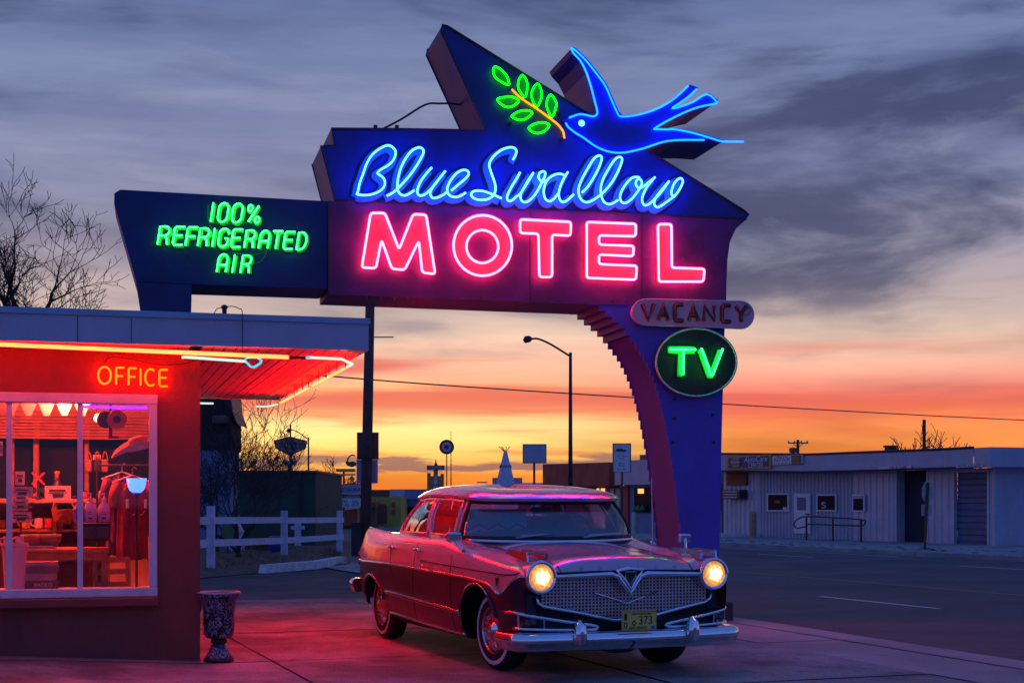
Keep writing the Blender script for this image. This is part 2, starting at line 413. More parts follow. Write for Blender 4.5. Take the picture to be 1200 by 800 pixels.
neon('neon_violet', (1.0, .05, 12)); neon('neon_tv', (.10, 12, .85))
mat('wood', (.24, .12, .05), .6, var=(6, .35), bump=(30, .2)); mat('wood_pale', (.42, .26, .13), .6, var=(6, .3))
mat('black', (.012, .012, .013), .5, var=(8, .3)); mat('grey_metal', (.35, .35, .37), .45, metal=.6, var=(5, .2)); mat('dark_metal', (.05, .045, .05), .5, metal=.4, var=(5, .3))
mat('pole_wood', (.10, .06, .045), .85, var=(4, .4), bump=(24, .4)); mat('bark', (.06, .045, .04), .9, var=(9, .4), bump=(40, .5))
mat('red_paint', (.42, .05, .035), .6, var=(4, .25)); mat('orange_paint', (.62, .22, .05), .6, var=(3, .2)); mat('yellow_paint', (.52, .36, .05), .65, var=(1.5, .25))
mat('brown_paint', (.20, .075, .05), .6, var=(3, .25)); mat('rust_wall', (.44, .075, .035), .75, var=(1, .3)); mat('blue_wall', (.17, .22, .36), .75, var=(1, .2), bump=(20, .15))
mat('green_wall', (.05, .075, .045), .8, var=(.7, .3), bump=(12, .2)); mat('metal_siding', (.50, .51, .58), .45, metal=.15, var=(1.2, .14)); mat('metal_siding_dull', (.40, .42, .50), .5, metal=.15, var=(1.2, .14))
mat('door_blue', (.10, .13, .22), .55, var=(2, .2)); mat('window_dark', (.012, .014, .024), .5, var=(3, .3), spec=.05); mat('white_plain', (.75, .74, .73), .55, var=(6, .1)); mat('cream', (.62, .54, .40), .6, var=(4, .2))
mat('navy', (.03, .02, .16), .5, var=(6, .2)); mat('gold_paint', (.60, .34, .03), .5, var=(6, .2)); mat('tepee_white', (.55, .50, .58), .8, var=(1, .18)); mat('pot_blue', (.04, .10, .38), .2, var=(4, .3)); mat('cactus_green', (.10, .20, .07), .6, var=(5, .3))
mat('dry_plant', (.17, .09, .05), .9, var=(6, .4)); mat('lit_window', (.5, .4, .2), .6, emit=(1.2, .62, .16)); mat('lamp_hot', (.8, .5, .2), .5, emit=(22, 8, 1.2)); mat('fence_white', (.62, .60, .72), .6, var=(6, .16), bump=(40, .2))
glass('pane_glass', (.97, .97, 1), .03)

# ------------------------------------------------------------------ ground
def drape(pts_rows, off):
    return [[(x, y, gz(x, y) + off) for x, y in r] for r in pts_rows]
def lin(a, b, n): return [a + (b - a) * i / n for i in range(n + 1)]
g = MB()
xs = [-900, -300, -120, -60, -30, -18, -12, -9] + lin(-7, 3, 20) + [5, 8, 12, 18, 30, 60, 120, 300, 900]
ys = [-300, -60, -20, -6, 0] + lin(3, 24, 21) + [28, 34, 42, 52, 66, 84, 110, 150, 220, 400, 900, 2500]
g.grid(drape([[(x, y) for x in xs] for y in ys], -.03))
struct(g, 'ground', 'far_ground')
RD = R(20.0); ROAD0 = (3.24, 16.5)            # the street runs off to the left of straight ahead
def rp(t, p): return (ROAD0[0] - math.sin(RD) * t + math.cos(RD) * p, ROAD0[1] + math.cos(RD) * t + math.sin(RD) * p)
def strip(t0, t1, p0, p1, off, nt=40, npp=3):
    return drape([[rp(t, p) for p in lin(p0, p1, npp)] for t in lin(t0, t1, nt)], off)
s = MB(); s.grid(strip(-22, 230, 0, 15.7, 0., 60, 6)); road = struct(s, 'road', 'asphalt')
# painted lines, worn, each stroke its own piece
def line(name, t0, t1, p, w, m, nt=8):
    s = MB(); s.grid(strip(t0, t1, p - w / 2, p + w / 2, .005, nt, 1)); o = s.build(name, m, road); return o
line('yellow_line', -20, 150, 6.25, .11, 'line_yellow', 60)
for i in range(-2, 9):
    line('lane_dash', i * 9.2 + 2.0, i * 9.2 + 4.9, 3.25, .10, 'line_white'); line('lane_dash', i * 9.2 + 2.0, i * 9.2 + 4.9, 12.6, .10, 'line_white')
line('edge_line', 20, 120, 15.1, .09, 'line_white', 20)
# gutter strip along the near side
s = MB(); s.grid(strip(-22, 60, -.42, -.004, .004, 40, 1)); struct(s, 'gutter', 'concrete_pale')
walk = MB(); walk.grid(strip(-22, 60, -14.5, -.425, -.018, 50, 8)); walk = struct(walk, 'forecourt', 'joint_dirt')
random.seed(3)
tcuts = [-21, -18.2, -15.4, -12.6, -9.8, -7.0, -4.2, -1.4, 1.4, 4.2, 6.95]
pcuts = [-14.5, -11.6, -8.9, -6.2, -3.6, -1.36, -.43]
for i in range(len(tcuts) - 1):
    for j in range(len(pcuts) - 1):
        c, j2 = .012, (pcuts[j] + pcuts[j + 1]) / 2
        off = random.uniform(-.003, .004)
        rows = strip(tcuts[i] + c, tcuts[i + 1] - c, pcuts[j] + c, pcuts[j + 1] - c, off, 5, 5)
        m = MB(); m.grid(rows)
        m.build('concrete_slab', 'concrete_pale' if j == 5 else 'concrete', walk)
s = MB(); s.grid(strip(6.97, 75, -60, -1.36, -.004, 40, 14)); struct(s, 'asphalt_yard', 'asphalt_lot')
s = MB(); s.grid(strip(6.97, 75, -1.35, -.43, .02, 30, 1)); struct(s, 'pavement_near', 'concrete_pale')
# far side: kerb and pale forecourt of the garage
s = MB()
for t0, t1 in ((-20, 14), (14, 40), (40, 160)):
    for k in range(24):
        a, b = t0 + (t1 - t0) * k / 24, t0 + (t1 - t0) * (k + 1) / 24
        pts = [rp(a, 15.7), rp(a, 15.9), rp(b, 15.9), rp(b, 15.7)]
        z = [gz(*q) for q in pts]
        s.add([(q[0], q[1], zz_ - .05) for q, zz_ in zip(pts, z)] + [(q[0], q[1], zz_ + .13) for q, zz_ in zip(pts, z)],
              [(4, 5, 6, 7), (0, 4, 7, 3), (1, 2, 6, 5), (0, 1, 5, 4), (3, 7, 6, 2)])
struct(s, 'kerb_far', 'concrete_pale')
s = MB(); s.grid(strip(-20, 160, 15.9, 60, .045, 50, 8)); struct(s, 'pavement_far', 'concrete_pale')
# ------------------------------------------------------------------ the big motel sign
FS = Frame(2.0, 17.4, 13.5)
sign = thing('motel_sign', 'huge blue and purple neon motel sign with arrow, bird and scalloped leg', 'sign', FS.loc(), FS.a)
def sp(pts, back=0.): return [FS.px(u, v, back) for u, v in pts]
TH = .92
def slab(name, pts, material, y0, y1, edge=None, rnd=0.):
    """a sheet-metal cabinet: front and back faces in one paint, edges in another"""
    P = sp(pts) if rnd == 0 else [tuple(p) for p in roundpoly(sp(pts), rnd)]
    m = MB(); n = len(P)
    m.mi = 0; m.add([(x, y0, z) for x, z in P], [tuple(range(n))]); m.add([(x, y1, z) for x, z in P], [tuple(range(n))[::-1]])
    m.mi = 1
    for i in range(n):
        a, b = P[i], P[(i + 1) % n]
        m.add([(a[0], y0, a[1]), (a[0], y1, a[1]), (b[0], y1, b[1]), (b[0], y0, b[1])], [(0, 1, 2, 3)])
    return m.build(name, [material, edge or material], sign)
upper = [(388, 151), (470, 151.6), (569, 152.5), (517, 37), (518.6, 29.5), (524, 31), (872, 247), (877, 251.5), (874, 257), (630, 246.3), (392, 235), (376, 171), (392, 170.4)]
slab('arrow_cabinet', upper, 'sign_blue', 0, TH, 'sign_edge')
slab('name_cabinet', [(385, 235.4), (630, 247), (874, 257.7), (862, 268), (855, 283), (852, 305), (851, 330), (850.5, 357), (690, 357), (385, 345)], 'sign_purple', -.012, TH - .01, 'sign_purple')
slab('side_cabinet', [(133.6, 238), (134, 226), (141, 221.8), (260, 228.5), (384.2, 235.4), (383.6, 338), (226, 332.6), (159.5, 329)], 'sign_blue2', .02, TH - .05, 'sign_edge')
slab('side_leg', [(159.7, 329.6), (225, 333), (224, 372), (166, 370)], 'sign_blue2', .024, TH - .06, 'sign_edge')
# raised edge trim (rounded sheet-metal lip) along the face outlines
for yy in (-.006, TH + .004):
    kid(sign, 'face_lip', 'sign_dark', lambda m: m.tube([(x, yy, z) for x, z in sp(upper)], .014, 5, closed=True))
# sheet seams and rivets of the purple face
for u0, v0, u1, v1 in ((621, 247, 621, 354), (752, 254, 752, 356), (384.6, 236, 384.2, 343)):
    a, b = FS.px(u0, v0), FS.px(u1, v1)
    kid(sign, 'sheet_seam', 'sign_dark', lambda m: m.box(a[0] - .004, a[0] + .004, -.018, -.006, b[1], a[1]))
riv = MB()
for u in range(398, 846, 16):
    x, z = FS.px(u, 349.5 + (u - 398) * .008); riv.lathe([(.009, -.022), (.012, -.012)], 6, (x, 0, z), 'y')
for u in (540, 660, 683, 757, 776, 800, 822, 840):
    x, z = FS.px(u, 303); riv.lathe([(.008, -.022), (.011, -.012)], 6, (x, 0, z), 'y')
riv = riv.build('rivets', 'sign_edge', sign); riv['kind'] = 'stuff'
# the leg: stepped arch, purple inner side
st = [(692, 350), (701.5, 357.5), (709.7, 364), (718, 371), (726, 378), (733, 385), (739, 393), (744.6, 400.5), (750, 408), (754.4, 415.5), (758.6, 423.5), (762.2, 431.5), (765.6, 440),
      (768.6, 449), (771.4, 458), (774, 467.5), (776.4, 477.5), (778.8, 488), (781, 499), (783.2, 510.5), (785.4, 523), (787.4, 536), (789.3, 549), (791.2, 563), (793, 578), (795, 595), (797, 612), (799, 632), (801, 655), (803, 690), (804, 727)]
edge = []
for i, (u, v) in enumerate(st[:-1]):
    edge.append((u, v)); edge.append((u, st[i + 1][1]))
edge.append(st[-1])
legp = edge + [(842, 728), (843, 640), (846, 500), (850, 357.6), (770, 357.6)]
P = sp(legp)
P = [(x, max(z, -.02)) for x, z in P]
m = MB(); n = len(P)
ne = len(edge); NS = 6
for y0_, y1_ in ((0., .022), (TH - .042, TH - .02)):
    for mi_, ya in ((0, y0_), (0, y1_)): m.mi = mi_; m.add([(x, ya, z) for x, z in P], [tuple(range(n))])
    for i in range(n):
        a, b = P[i], P[(i + 1) % n]; m.mi = 1 if i < ne - 1 else 0
        m.add([(a[0], y0_, a[1]), (a[0], y1_, a[1]), (b[0], y1_, b[1]), (b[0], y0_, b[1])], [(0, 1, 2, 3)])
for i in range(ne - 1, n - 1):
    a, b = P[i], P[i + 1]; m.mi = 0; m.add([(a[0], .022, a[1]), (a[0], TH - .042, a[1]), (b[0], TH - .042, b[1]), (b[0], .022, b[1])], [(0, 1, 2, 3)])
m.build('leg', ['pylon_blue', 'pylon_blue'], sign)
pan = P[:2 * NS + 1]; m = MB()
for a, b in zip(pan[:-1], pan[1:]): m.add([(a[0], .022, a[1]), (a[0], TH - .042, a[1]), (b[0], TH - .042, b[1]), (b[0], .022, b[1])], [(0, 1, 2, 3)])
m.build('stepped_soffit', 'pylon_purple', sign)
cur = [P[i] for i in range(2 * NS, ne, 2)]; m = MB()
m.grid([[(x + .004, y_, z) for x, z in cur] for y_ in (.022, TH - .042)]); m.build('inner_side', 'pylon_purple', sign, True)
kid(sign, 'plinth', 'dark_metal', lambda m: m.box(P[ne - 1][0] - .12, P[ne][0] + .14, -.14, TH + .12, -.05, .22, .02))
for u, v in ((790, 468), (835, 486), (788, 518), (836, 518), (790, 490)):
    x, z = FS.px(u, v); kid(sign, 'bolt', 'black', lambda m: m.lathe([(.02, -.014), (.022, .004)], 8, (x, 0, z), 'y'))
# ---- neon letter tools
def tube3(m, pts, y, r, n=6, closed=False): m.tube([(x, y, z) for x, z in pts], r, n, closed)
def neon_letter(pts_list, material, paint, y=-.05, r=.012, w=.09, off=(0, 0), outline=None, closed=False, smooth=6, name='letter', label=None, ow=None):
    """one letter: painted stroke on the face, glass tube standing in front of it"""
    L = []
    for pts in pts_list:
        q = sp(pts); L.append([tuple(p) for p in (crom(q, smooth, closed) if smooth else q)])
    m = MB()
    for q in L: m.ribbon([(x + off[0], z + off[1]) for x, z in q], w, -.022, .010)
    o = m.build(name, paint, sign)
    if outline:
        m = MB()
        for q in L: m.ribbon([(x + off[0], z + off[1]) for x, z in q], ow or w * 1.35, -.016, .003)
        m.build('outline', outline, o)
    m = MB()
    for q in L: tube3(m, q, y, r, 6, closed)
    m.build('neon_tube', material, o, True)
    return o
def zp(pts, ox, oy, k): return [(ox + x / k, oy + y / k) for x, y in pts]
# ---- script name
A_ = lambda p: zp(p, 405, 160, 8.89); B_ = lambda p: zp(p, 485, 165, 8.89); C_ = lambda p: zp(p, 590, 165, 8.89); D_ = lambda p: zp(p, 690, 165, 8.89)
script = [
 A_([(100, 625), (115, 590), (135, 500), (165, 420), (200, 320), (250, 230), (320, 165), (400, 122), (450, 122), (495, 160), (505, 205), (480, 270), (430, 320), (345, 372), (318, 402), (335, 420), (375, 450), (395, 495), (382, 548), (340, 590), (270, 620), (190, 632), (110, 626)]),
 A_([(415, 637), (450, 622), (520, 570), (640, 440), (720, 330), (775, 235), (795, 178), (770, 143), (730, 142), (670, 175), (610, 250), (560, 350), (530, 460), (525, 560), (545, 612), (590, 635), (640, 620), (700, 580)]),
 A_([(880, 345), (830, 400), (770, 480), (735, 560), (732, 612), (762, 637), (812, 620), (870, 570), (940, 480), (1022, 380)]),
 A_([(1022, 380), (950, 470), (880, 565), (862, 612), (882, 655), (925, 660), (990, 632), (1050, 590)]),
 B_([(370, 540), (450, 472), (530, 402), (551, 357), (526, 330), (480, 330), (420, 365), (360, 440), (330, 510), (335, 565), (372, 600), (430, 605), (480, 586), (520, 560)]),
 B_([(1008, 222), (1032, 180), (1045, 132), (1025, 101), (980, 92), (910, 110), (840, 155), (785, 215), (763, 270), (775, 330), (800, 400), (825, 480), (825, 545), (800, 595), (740, 630), (660, 635), (600, 615), (576, 580), (597, 550), (650, 540), (720, 550), (800, 580), (892, 620)]),
 C_([(150, 350), (110, 420), (50, 520), (15, 600), (27, 645), (65, 640), (110, 602), (160, 560), (230, 440), (288, 352)]),
 C_([(288, 352), (230, 450), (162, 560), (155, 620), (180, 655), (222, 655), (280, 610), (330, 540), (372, 460), (402, 400), (410, 357), (385, 340), (352, 360), (340, 400), (360, 435), (395, 447), (440, 425)]),
 C_([(605, 378), (560, 366), (500, 378), (435, 425), (403, 490), (394, 560), (410, 622), (450, 650), (490, 632), (545, 570)]),
 C_([(645, 345), (600, 420), (562, 510), (550, 590), (572, 648), (612, 655), (660, 620), (705, 578)]),
 C_([(790, 560), (850, 500), (920, 390), (970, 290), (995, 212), (985, 182), (955, 180), (910, 215), (850, 310), (790, 420), (755, 520), (762, 592), (792, 640), (840, 660), (900, 640), (960, 600)]),
 D_([(70, 600), (110, 570), (200, 470), (270, 350), (310, 250), (315, 207), (287, 192), (240, 220), (180, 310), (120, 420), (95, 530), (110, 620), (140, 665), (190, 680), (240, 660), (275, 635)]),
 D_([(500, 405), (460, 398), (410, 415), (350, 480), (305, 560), (297, 625), (322, 665), (370, 660), (430, 610), (490, 530), (520, 470), (513, 430), (485, 420), (460, 450), (465, 490), (495, 512), (535, 498), (590, 455), (660, 400)]),
 D_([(640, 420), (575, 500), (532, 590), (525, 650), (550, 690), (592, 680), (640, 640), (720, 555), (805, 440)]),
 D_([(805, 440), (720, 540), (662, 620), (650, 680), (682, 712), (730, 690), (800, 640), (870, 585), (920, 510), (945, 450), (935, 416), (905, 416), (860, 460), (832, 530), (830, 580), (862, 602)]),
]
for pts in script:
    neon_letter([pts], 'neon_script', 'script_paint', y=-.11, r=.0125, w=.085, off=(-.012, -.018), outline='black_line', name='script_letter', ow=.13)
# ---- MOTEL: outlined letters
def block(polys, rr=.045, ry=None):
    P = [[tuple(p) for p in roundpoly(sp(q), rr)] for q in polys]
    m = MB()
    return P
def fill_letter(P, hole=None):
    m = MB()
    if hole is None: m.prism(P, -.03, -.013)
    else:
        n = len(P)
        vs = [(x, -.03, z) for x, z in P] + [(x, -.03, z) for x, z in hole] + [(x, -.013, z) for x, z in P] + [(x, -.013, z) for x, z in hole]
        fs = []
        for i in range(n):
            j = (i + 1) % n; fs += [(i, j, n + j, n + i), (i, 2 * n + i, 2 * n + j, j), (n + i, n + j, 3 * n + j, 3 * n + i)]
        m.add(vs, fs)
    o = m.build('block_letter', 'red_letter', sign)
    m = MB(); tube3(m, P, -.10, .0135, 6, True)
    if hole is not None: tube3(m, hole, -.10, .0135, 6, True)
    m.build('neon_tube', 'neon_pink', o, True)
    return o
Mp = [(433, 251.6), (449.4, 251.6), (466, 294), (482.5, 253), (497.5, 253.6), (508, 322.6), (493, 320.8), (489, 284), (472.5, 317.8), (457.5, 316.4), (445.6, 283), (439, 315.8), (422.5, 315)]
Tp = [(607, 259), (666.3, 262), (665.7, 278), (644.3, 276.8), (644.3, 326), (629.5, 326), (628.3, 275.6), (607, 274.9)]
Ep = [(684.7, 262), (742, 264.2), (741.6, 278.7), (699, 277.6), (699, 288.2), (739.4, 289.8), (738.8, 301.9), (699, 299.8), (699, 311), (743, 313), (742, 329.2), (684.7, 327)]
Lp = [(767.7, 264.6), (783.4, 264.6), (783.9, 315.3), (821.9, 316.5), (820.6, 331.4), (768.7, 331.4)]
for q in (Mp, Tp, Ep, Lp): fill_letter([tuple(p) for p in roundpoly(sp(q), .035)])
ell = lambda cx, cy, rx, ry, n=36: [(cx + rx * math.cos(2 * math.pi * k / n), cy + ry * math.sin(2 * math.pi * k / n)) for k in range(n)]
fill_letter(sp(ell(563.4, 289.4, 34, 35.2)), sp(ell(563, 290.6, 18.6, 19.1)))
# ---- stroke capitals
def arc(cx, cy, rx, ry, a0, a1, n=8): return [(cx + rx * math.cos(R(a0 + (a1 - a0) * k / n)), cy + ry * math.sin(R(a0 + (a1 - a0) * k / n))) for k in range(n + 1)]
CAP = {'1': [[(.5, 0), (.5, 1)]], 'I': [[(.5, 0), (.5, 1)]],
 '0': [arc(.5, .72, .48, .28, 0, 180) + arc(.5, .28, .48, .28, 180, 360) + [(.98, .72)]],
 'R': [[(0, 0), (0, .98), (.55, .98)] + arc(.55, .73, .42, .25, 90, -90) + [(.05, .48)], [(.5, .48), (.8, .36), (.92, 0)]],
 'E': [[(1, 1), (.15, 1), (0, .9), (0, .1), (.15, 0), (1, 0)], [(.02, .52), (.85, .52)]],
 'F': [[(1, 1), (.1, 1), (0, .92), (0, 0)], [(.02, .5), (.85, .5)]],
 'G': [[(.98, .72)] + arc(.5, .74, .46, .26, 0, 180) + arc(.5, .26, .46, .26, 180, 360) + [(.96, .46), (.6, .46)]],
 'A': [[(0, 0), (0, .62)] + arc(.5, .66, .5, .34, 180, 0) + [(1, .62), (1, 0)], [(.02, .4), (.98, .4)]],
 'T': [[(0, 1), (1, 1)], [(.5, .97), (.5, 0)]],
 'D': [[(.05, 0), (.05, 1), (.45, 1)] + arc(.45, .5, .52, .5, 90, -90, 10) + [(.06, 0)]],
 'O': [arc(.5, .5, .5, .5, 90, 450, 18)], 'C': [arc(.55, .5, .52, .5, 50, 310, 14)],
 '%': [arc(.14, .80, .20, .16, 0, 360, 12), arc(.86, .18, .20, .16, 0, 360, 12), [(.86, .92), (.12, .08)]]}
def caps(ch, u0, u1, vt, vb, slant):
    return [[(u0 + x * (u1 - u0) + slant * y, vb + (vt - vb) * y) for x, y in st_] for st_ in CAP[ch]]
row = [('R', 184.5, 196.5), ('E', 202, 213.5), ('F', 217, 228.5), ('R', 231.4, 242.8), ('I', 244.5, 252), ('G', 254, 266), ('E', 270, 281), ('R', 285.6, 296.5), ('A', 302.3, 313), ('T', 316.5, 328), ('E', 331, 342), ('D', 346, 357)]
for ch, a, b in row:
    sl = .0457 * (a - 184.5)
    neon_letter(caps(ch, a, b, 266.2 + sl, 287.5 + sl * .8, 3.2), 'neon_green', 'green_paint', y=-.07, r=.009, w=.046, off=(.012, -.004), smooth=0)
for ch, a, b in (('1', 243, 250), ('0', 253.8, 265.2), ('0', 270.2, 281.8), ('%', 288.6, 302)):
    sl = .04 * (a - 243)
    neon_letter(caps(ch, a, b, 239 + sl, 261 + sl, 3.2), 'neon_green', 'green_paint', y=-.07, r=.009, w=.046, off=(.012, -.004), smooth=0)
for ch, a, b in (('A', 253.5, 264), ('I', 268, 275.5), ('R', 281.2, 292)):
    sl = .04 * (a - 253)
    neon_letter(caps(ch, a, b, 299 + sl, 319.5 + sl, 3.2), 'neon_green', 'green_paint', y=-.07, r=.009, w=.046, off=(.012, -.004), smooth=0)
for pts in ([(243.5, 240), (243.8, 256), (249, 271)], [(272, 296.5), (298, 299), (313, 293), (319, 285)], [(295, 311), (306, 306), (313, 295)], [(176, 287.5), (184, 279)], [(251, 262), (280, 263), (297, 259)]):
    kid(sign, 'lead_wire', 'green_dark', lambda m: tube3(m, crom(sp(pts), 4), -.03, .0035, 4))
# ---- TV oval and VACANCY plate
def plate(name, pts, material, y0, rimm=None):
    P = sp(pts, 0); m = MB(); m.prism(P, y0, .004); o = m.build(name, material, sign)
    if rimm: kid(o, 'rim', rimm, lambda m: tube3(m, P, y0 + .004, .013, 6, True), True)
    return o
plate('oval_plate', ell(812.5, 425.3, 47, 39.4, 48), 'oval_black', -.10, 'rim_grey')
def tv(tubes, paints):
    m = MB()
    for q in paints: m.prism(sp(q), -.122, -.102)
    o = m.build('letter', 'green_paint', sign)
    m = MB()
    for q in tubes: tube3(m, [tuple(p) for p in roundpoly(sp(q), .03, closed=False)] if len(q) > 2 else sp(q), -.155, .012, 6)
    m.build('neon_tube', 'neon_tv', o, True)
tv([[(779.5, 411), (809.8, 411)], [(795.8, 411.6), (795.2, 440)]], [[(778.4, 406.6), (809.8, 407), (809.8, 415.6), (797, 415.6), (795.5, 442.6), (789.2, 442.6), (790.5, 415.6), (778.6, 415)]])
tv([[(816.3, 409.5), (827.4, 440.6), (829.4, 440.6), (841.3, 410)]], [[(812.8, 411), (820.4, 410), (829, 433), (836.6, 411), (840.6, 411), (831, 444), (824.6, 444)]])
pill = [(756, 352)] + [(756 + 109 * k / 6, 352 + 2.6 * k / 6) for k in range(1, 7)] + [(865 + 14.6 * math.sin(R(a)), 370 - 15.4 * math.cos(R(a))) for a in range(15, 180, 15)] + [(865 - 111 * k / 6, 385.4 - 4 * k / 6) for k in range(0, 7)] + [(754.5 - 16 * math.sin(R(a)), 366.6 + 14.6 * math.cos(R(a))) for a in range(15, 180, 15)]
plate('vacancy_plate', pill, 'pill_paint', -.09, 'rim_grey')
CAP.update({'V': [[(0, 1), (.5, 0), (1, 1)]], 'N': [[(0, 0), (0, 1), (1, 0), (1, 1)]], 'Y': [[(0, 1), (.5, .5), (1, 1)], [(.5, .5), (.5, 0)]]})
CAP['A2'] = [[(0, 0), (.5, 1), (1, 0)], [(.22, .36), (.78, .36)]]; CAP['C2'] = [[(1, 1), (.1, 1), (0, .9), (0, .1), (.1, 0), (1, 0)]]
for ch, a, b in (('V', 749.5, 763), ('A2', 768, 780), ('C2', 787.5, 797.5), ('A2', 803.5, 815), ('N', 821.5, 833.5), ('C2', 842.5, 852.5), ('Y', 858.5, 871)):
    sl = .02 * (a - 749); L = [sp(q) for q in caps(ch, a, b, 357.2 + sl, 376 + sl, 0)]
    m = MB()
    for q in L: m.ribbon(q, .055, -.096, .008)
    o = m.build('letter', 'letter_maroon', sign)
    m = MB()
    for q in L: tube3(m, q, -.122, .009, 5)
    m.build('unlit_tube', 'dead_tube', o, True)
kid(sign, 'lead_wire', 'black', lambda m: tube3(m, crom(sp([(870, 360), (876, 364), (871, 371), (866, 368)]), 5), -.105, .003, 4))
# ---- olive branch
Z_ = lambda p: zp(p, 560, 60, 6.667)
leaves = [[(130, 135), (170, 155), (215, 205), (235, 265), (222, 275), (170, 250), (130, 220), (112, 180), (115, 145)], [(345, 203), (370, 240), (377, 300), (360, 370), (330, 345), (305, 295), (310, 240), (330, 205)],
 [(460, 268), (485, 320), (485, 380), (452, 445), (418, 400), (410, 340), (430, 290)], [(565, 355), (595, 400), (602, 440), (570, 525), (535, 470), (527, 420), (540, 370)],
 [(145, 385), (210, 370), (270, 372), (310, 402), (265, 440), (215, 448), (165, 420)], [(258, 515), (310, 482), (380, 475), (415, 495), (365, 540), (310, 548), (265, 530)], [(390, 605), (440, 577), (500, 568), (547, 588), (510, 635), (450, 652), (400, 630)]]
for q in leaves:
    P = [tuple(p) for p in crom(sp(Z_(q)), 4, True)]; m = MB(); m.prism(P, -.018, -.002); o = m.build('leaf', 'green_dark', sign)
    m = MB(); tube3(m, P, -.06, .010, 6, True); m.build('neon_tube', 'neon_leaf', o, True)
stem = [tuple(p) for p in crom(sp(Z_([(255, 310), (330, 380), (450, 460), (560, 540), (620, 590), (655, 640), (665, 690)])), 5)]
m = MB(); m.ribbon(stem, .05, -.006, .008); o = m.build('stem', 'green_dark', sign)
m = MB(); tube3(m, stem, -.06, .011, 6); m.build('neon_tube', 'neon_gold', o, True)
for pts in ([(595, 103), (600, 109)], [(606, 119), (622, 135), (640, 144)], [(623, 137), (632, 143)]):
    kid(sign, 'lead_wire', 'black', lambda m: tube3(m, sp(pts), -.03, .004, 4))
for u, v in ((597, 146), (653.5, 134.3), (658, 142.8), (657.5, 164), (593, 189)):
    x, z = FS.px(u, v); kid(sign, 'tube_socket', 'black', lambda m: m.lathe([(.020, -.05), (.022, -.002)], 8, (x, 0, z), 'y'))
# ---- the bird, as thick as the arrow and a little proud on both sides
bird = [(656.5, 143), (666, 139), (677.6, 135), (685.5, 135.8), (694, 137.5), (698.6, 135), (698.6, 129.6), (696, 120), (692.5, 106), (686.4, 86.8), (679.4, 72.8), (671, 63.5), (668.5, 58),
 (672.4, 59.5), (685.5, 72), (699.5, 89.6), (708.3, 101.8), (715.3, 117.5), (722.3, 133.2), (726.6, 137.6), (739.8, 136.8), (749, 135), (762.5, 131), (777.5, 124.2), (791, 115), (805.3, 102), (815, 105.5),
 (806, 114), (795, 122), (785.8, 128.2), (798, 125.6), (812, 120), (827, 111.6), (838, 119.8), (836, 122.6), (818, 126.4), (800, 133.1), (777.5, 144.4), (764.8, 152.3), (778, 152.8), (791, 152.8), (812, 157), (833, 163.2),
 (846, 166.6), (824, 165), (795.5, 165), (776, 167.2), (753.5, 174.6), (736, 178.8), (724, 180), (710, 178), (696, 171.8), (683.8, 163), (673.3, 156.6), (665, 150)]
Pb = sp(bird); m = MB(); n = len(Pb)
m.mi = 0; m.add([(x, -.10, z) for x, z in Pb], [tuple(range(n))]); m.add([(x, TH + .02, z) for x, z in Pb], [tuple(range(n))[::-1]])
m.mi = 1
for i in range(n):
    a, b = Pb[i], Pb[(i + 1) % n]; m.add([(a[0], -.10, a[1]), (a[0], TH + .02, a[1]), (b[0], TH + .02, b[1]), (b[0], -.10, b[1])], [(0, 1, 2, 3)])
ob = m.build('bird', ['bird_blue', 'sign_blue'], sign)
for seg, cl in ((bird[1:13], 0), (bird[12:26], 0), (bird[26:39], 0), (bird[38:44] + [(870, 167)], 0), (bird[44:] + [(662, 145)], 0)):
    m = MB(); tube3(m, [tuple(p) for p in crom(sp(seg, -.1), 3)], -.135, .0105, 6); m.build('neon_tube', 'neon_bird', ob, True)
x, z = FS.px(681.5, 144.5, -.1)
kid(ob, 'eye', 'neon_script', lambda m: m.lathe([(.012, -.13), (.030, -.122), (.038, -.101)], 14, (x, 0, z), 'y'), True)
# conduit brace on the roof of the cabinet
a = [FS.px(u, v, .5) for u, v in ((447, 152), (470, 140), (498, 123), (515, 121.5), (534, 122), (552, 126))]
kid(sign, 'conduit', 'dark_metal', lambda m: m.tube([(x, .5, z) for x, z in crom(a, 4)], .012, 6))
for u in (440, 465):
    x, z = FS.px(u, 152, .5); kid(sign, 'lifting_lug', 'dark_metal', lambda m: m.box(x - .02, x + .02, .48, .52, z - .1, z + .05))
# stepped back plates at the left of the name cabinet
# (the stepped left edge shows its side through the cabinet's own depth)
# ------------------------------------------------------------------ the motel office
FO = Frame(-2.73, 13.0, 15.5)
off = thing('office_building', 'red stucco motel office with wide window and neon-edged flat roof', 'building', FO.loc(), FO.a)
op = lambda u, v, back=0.: FO.px(u, v, back)
WL = op(-75, 600)[0]; WR = op(177.5, 600)[0]; WB = op(90, 692)[1]; WT = op(90, 468.5)[1]
SO = 2.70; XL = -6.2; DEP = 6.3
def wall(m):
    m.box(XL, 0, 0, .2, -.25, WB); m.box(XL, 0, 0, .2, WT, SO); m.box(XL, WL, 0, .2, WB, WT); m.box(WR, 0, 0, .2, WB, WT)
kid(off, 'front_wall', 'stucco', wall)
kid(off, 'side_wall', 'stucco', lambda m: m.box(-.2, -.002, .2, DEP - .3, -.25, SO))
kid(off, 'back_wall', 'cream', lambda m: (m.box(XL, -.2, 4.0, 4.12, -.1, 1.0), m.box(XL, -.2, 4.0, 4.12, 2.3, SO)))
kid(off, 'left_wall', 'cream', lambda m: m.box(XL - .12, XL, 0, 4.1, -.25, SO))
kid(off, 'floor', 'wood', lambda m: m.box(XL, -.2, .2, 4.0, -.08, .02))
kid(off, 'ceiling', 'cream', lambda m: m.box(XL, -.2, .2, 4.0, 2.58, 2.64))
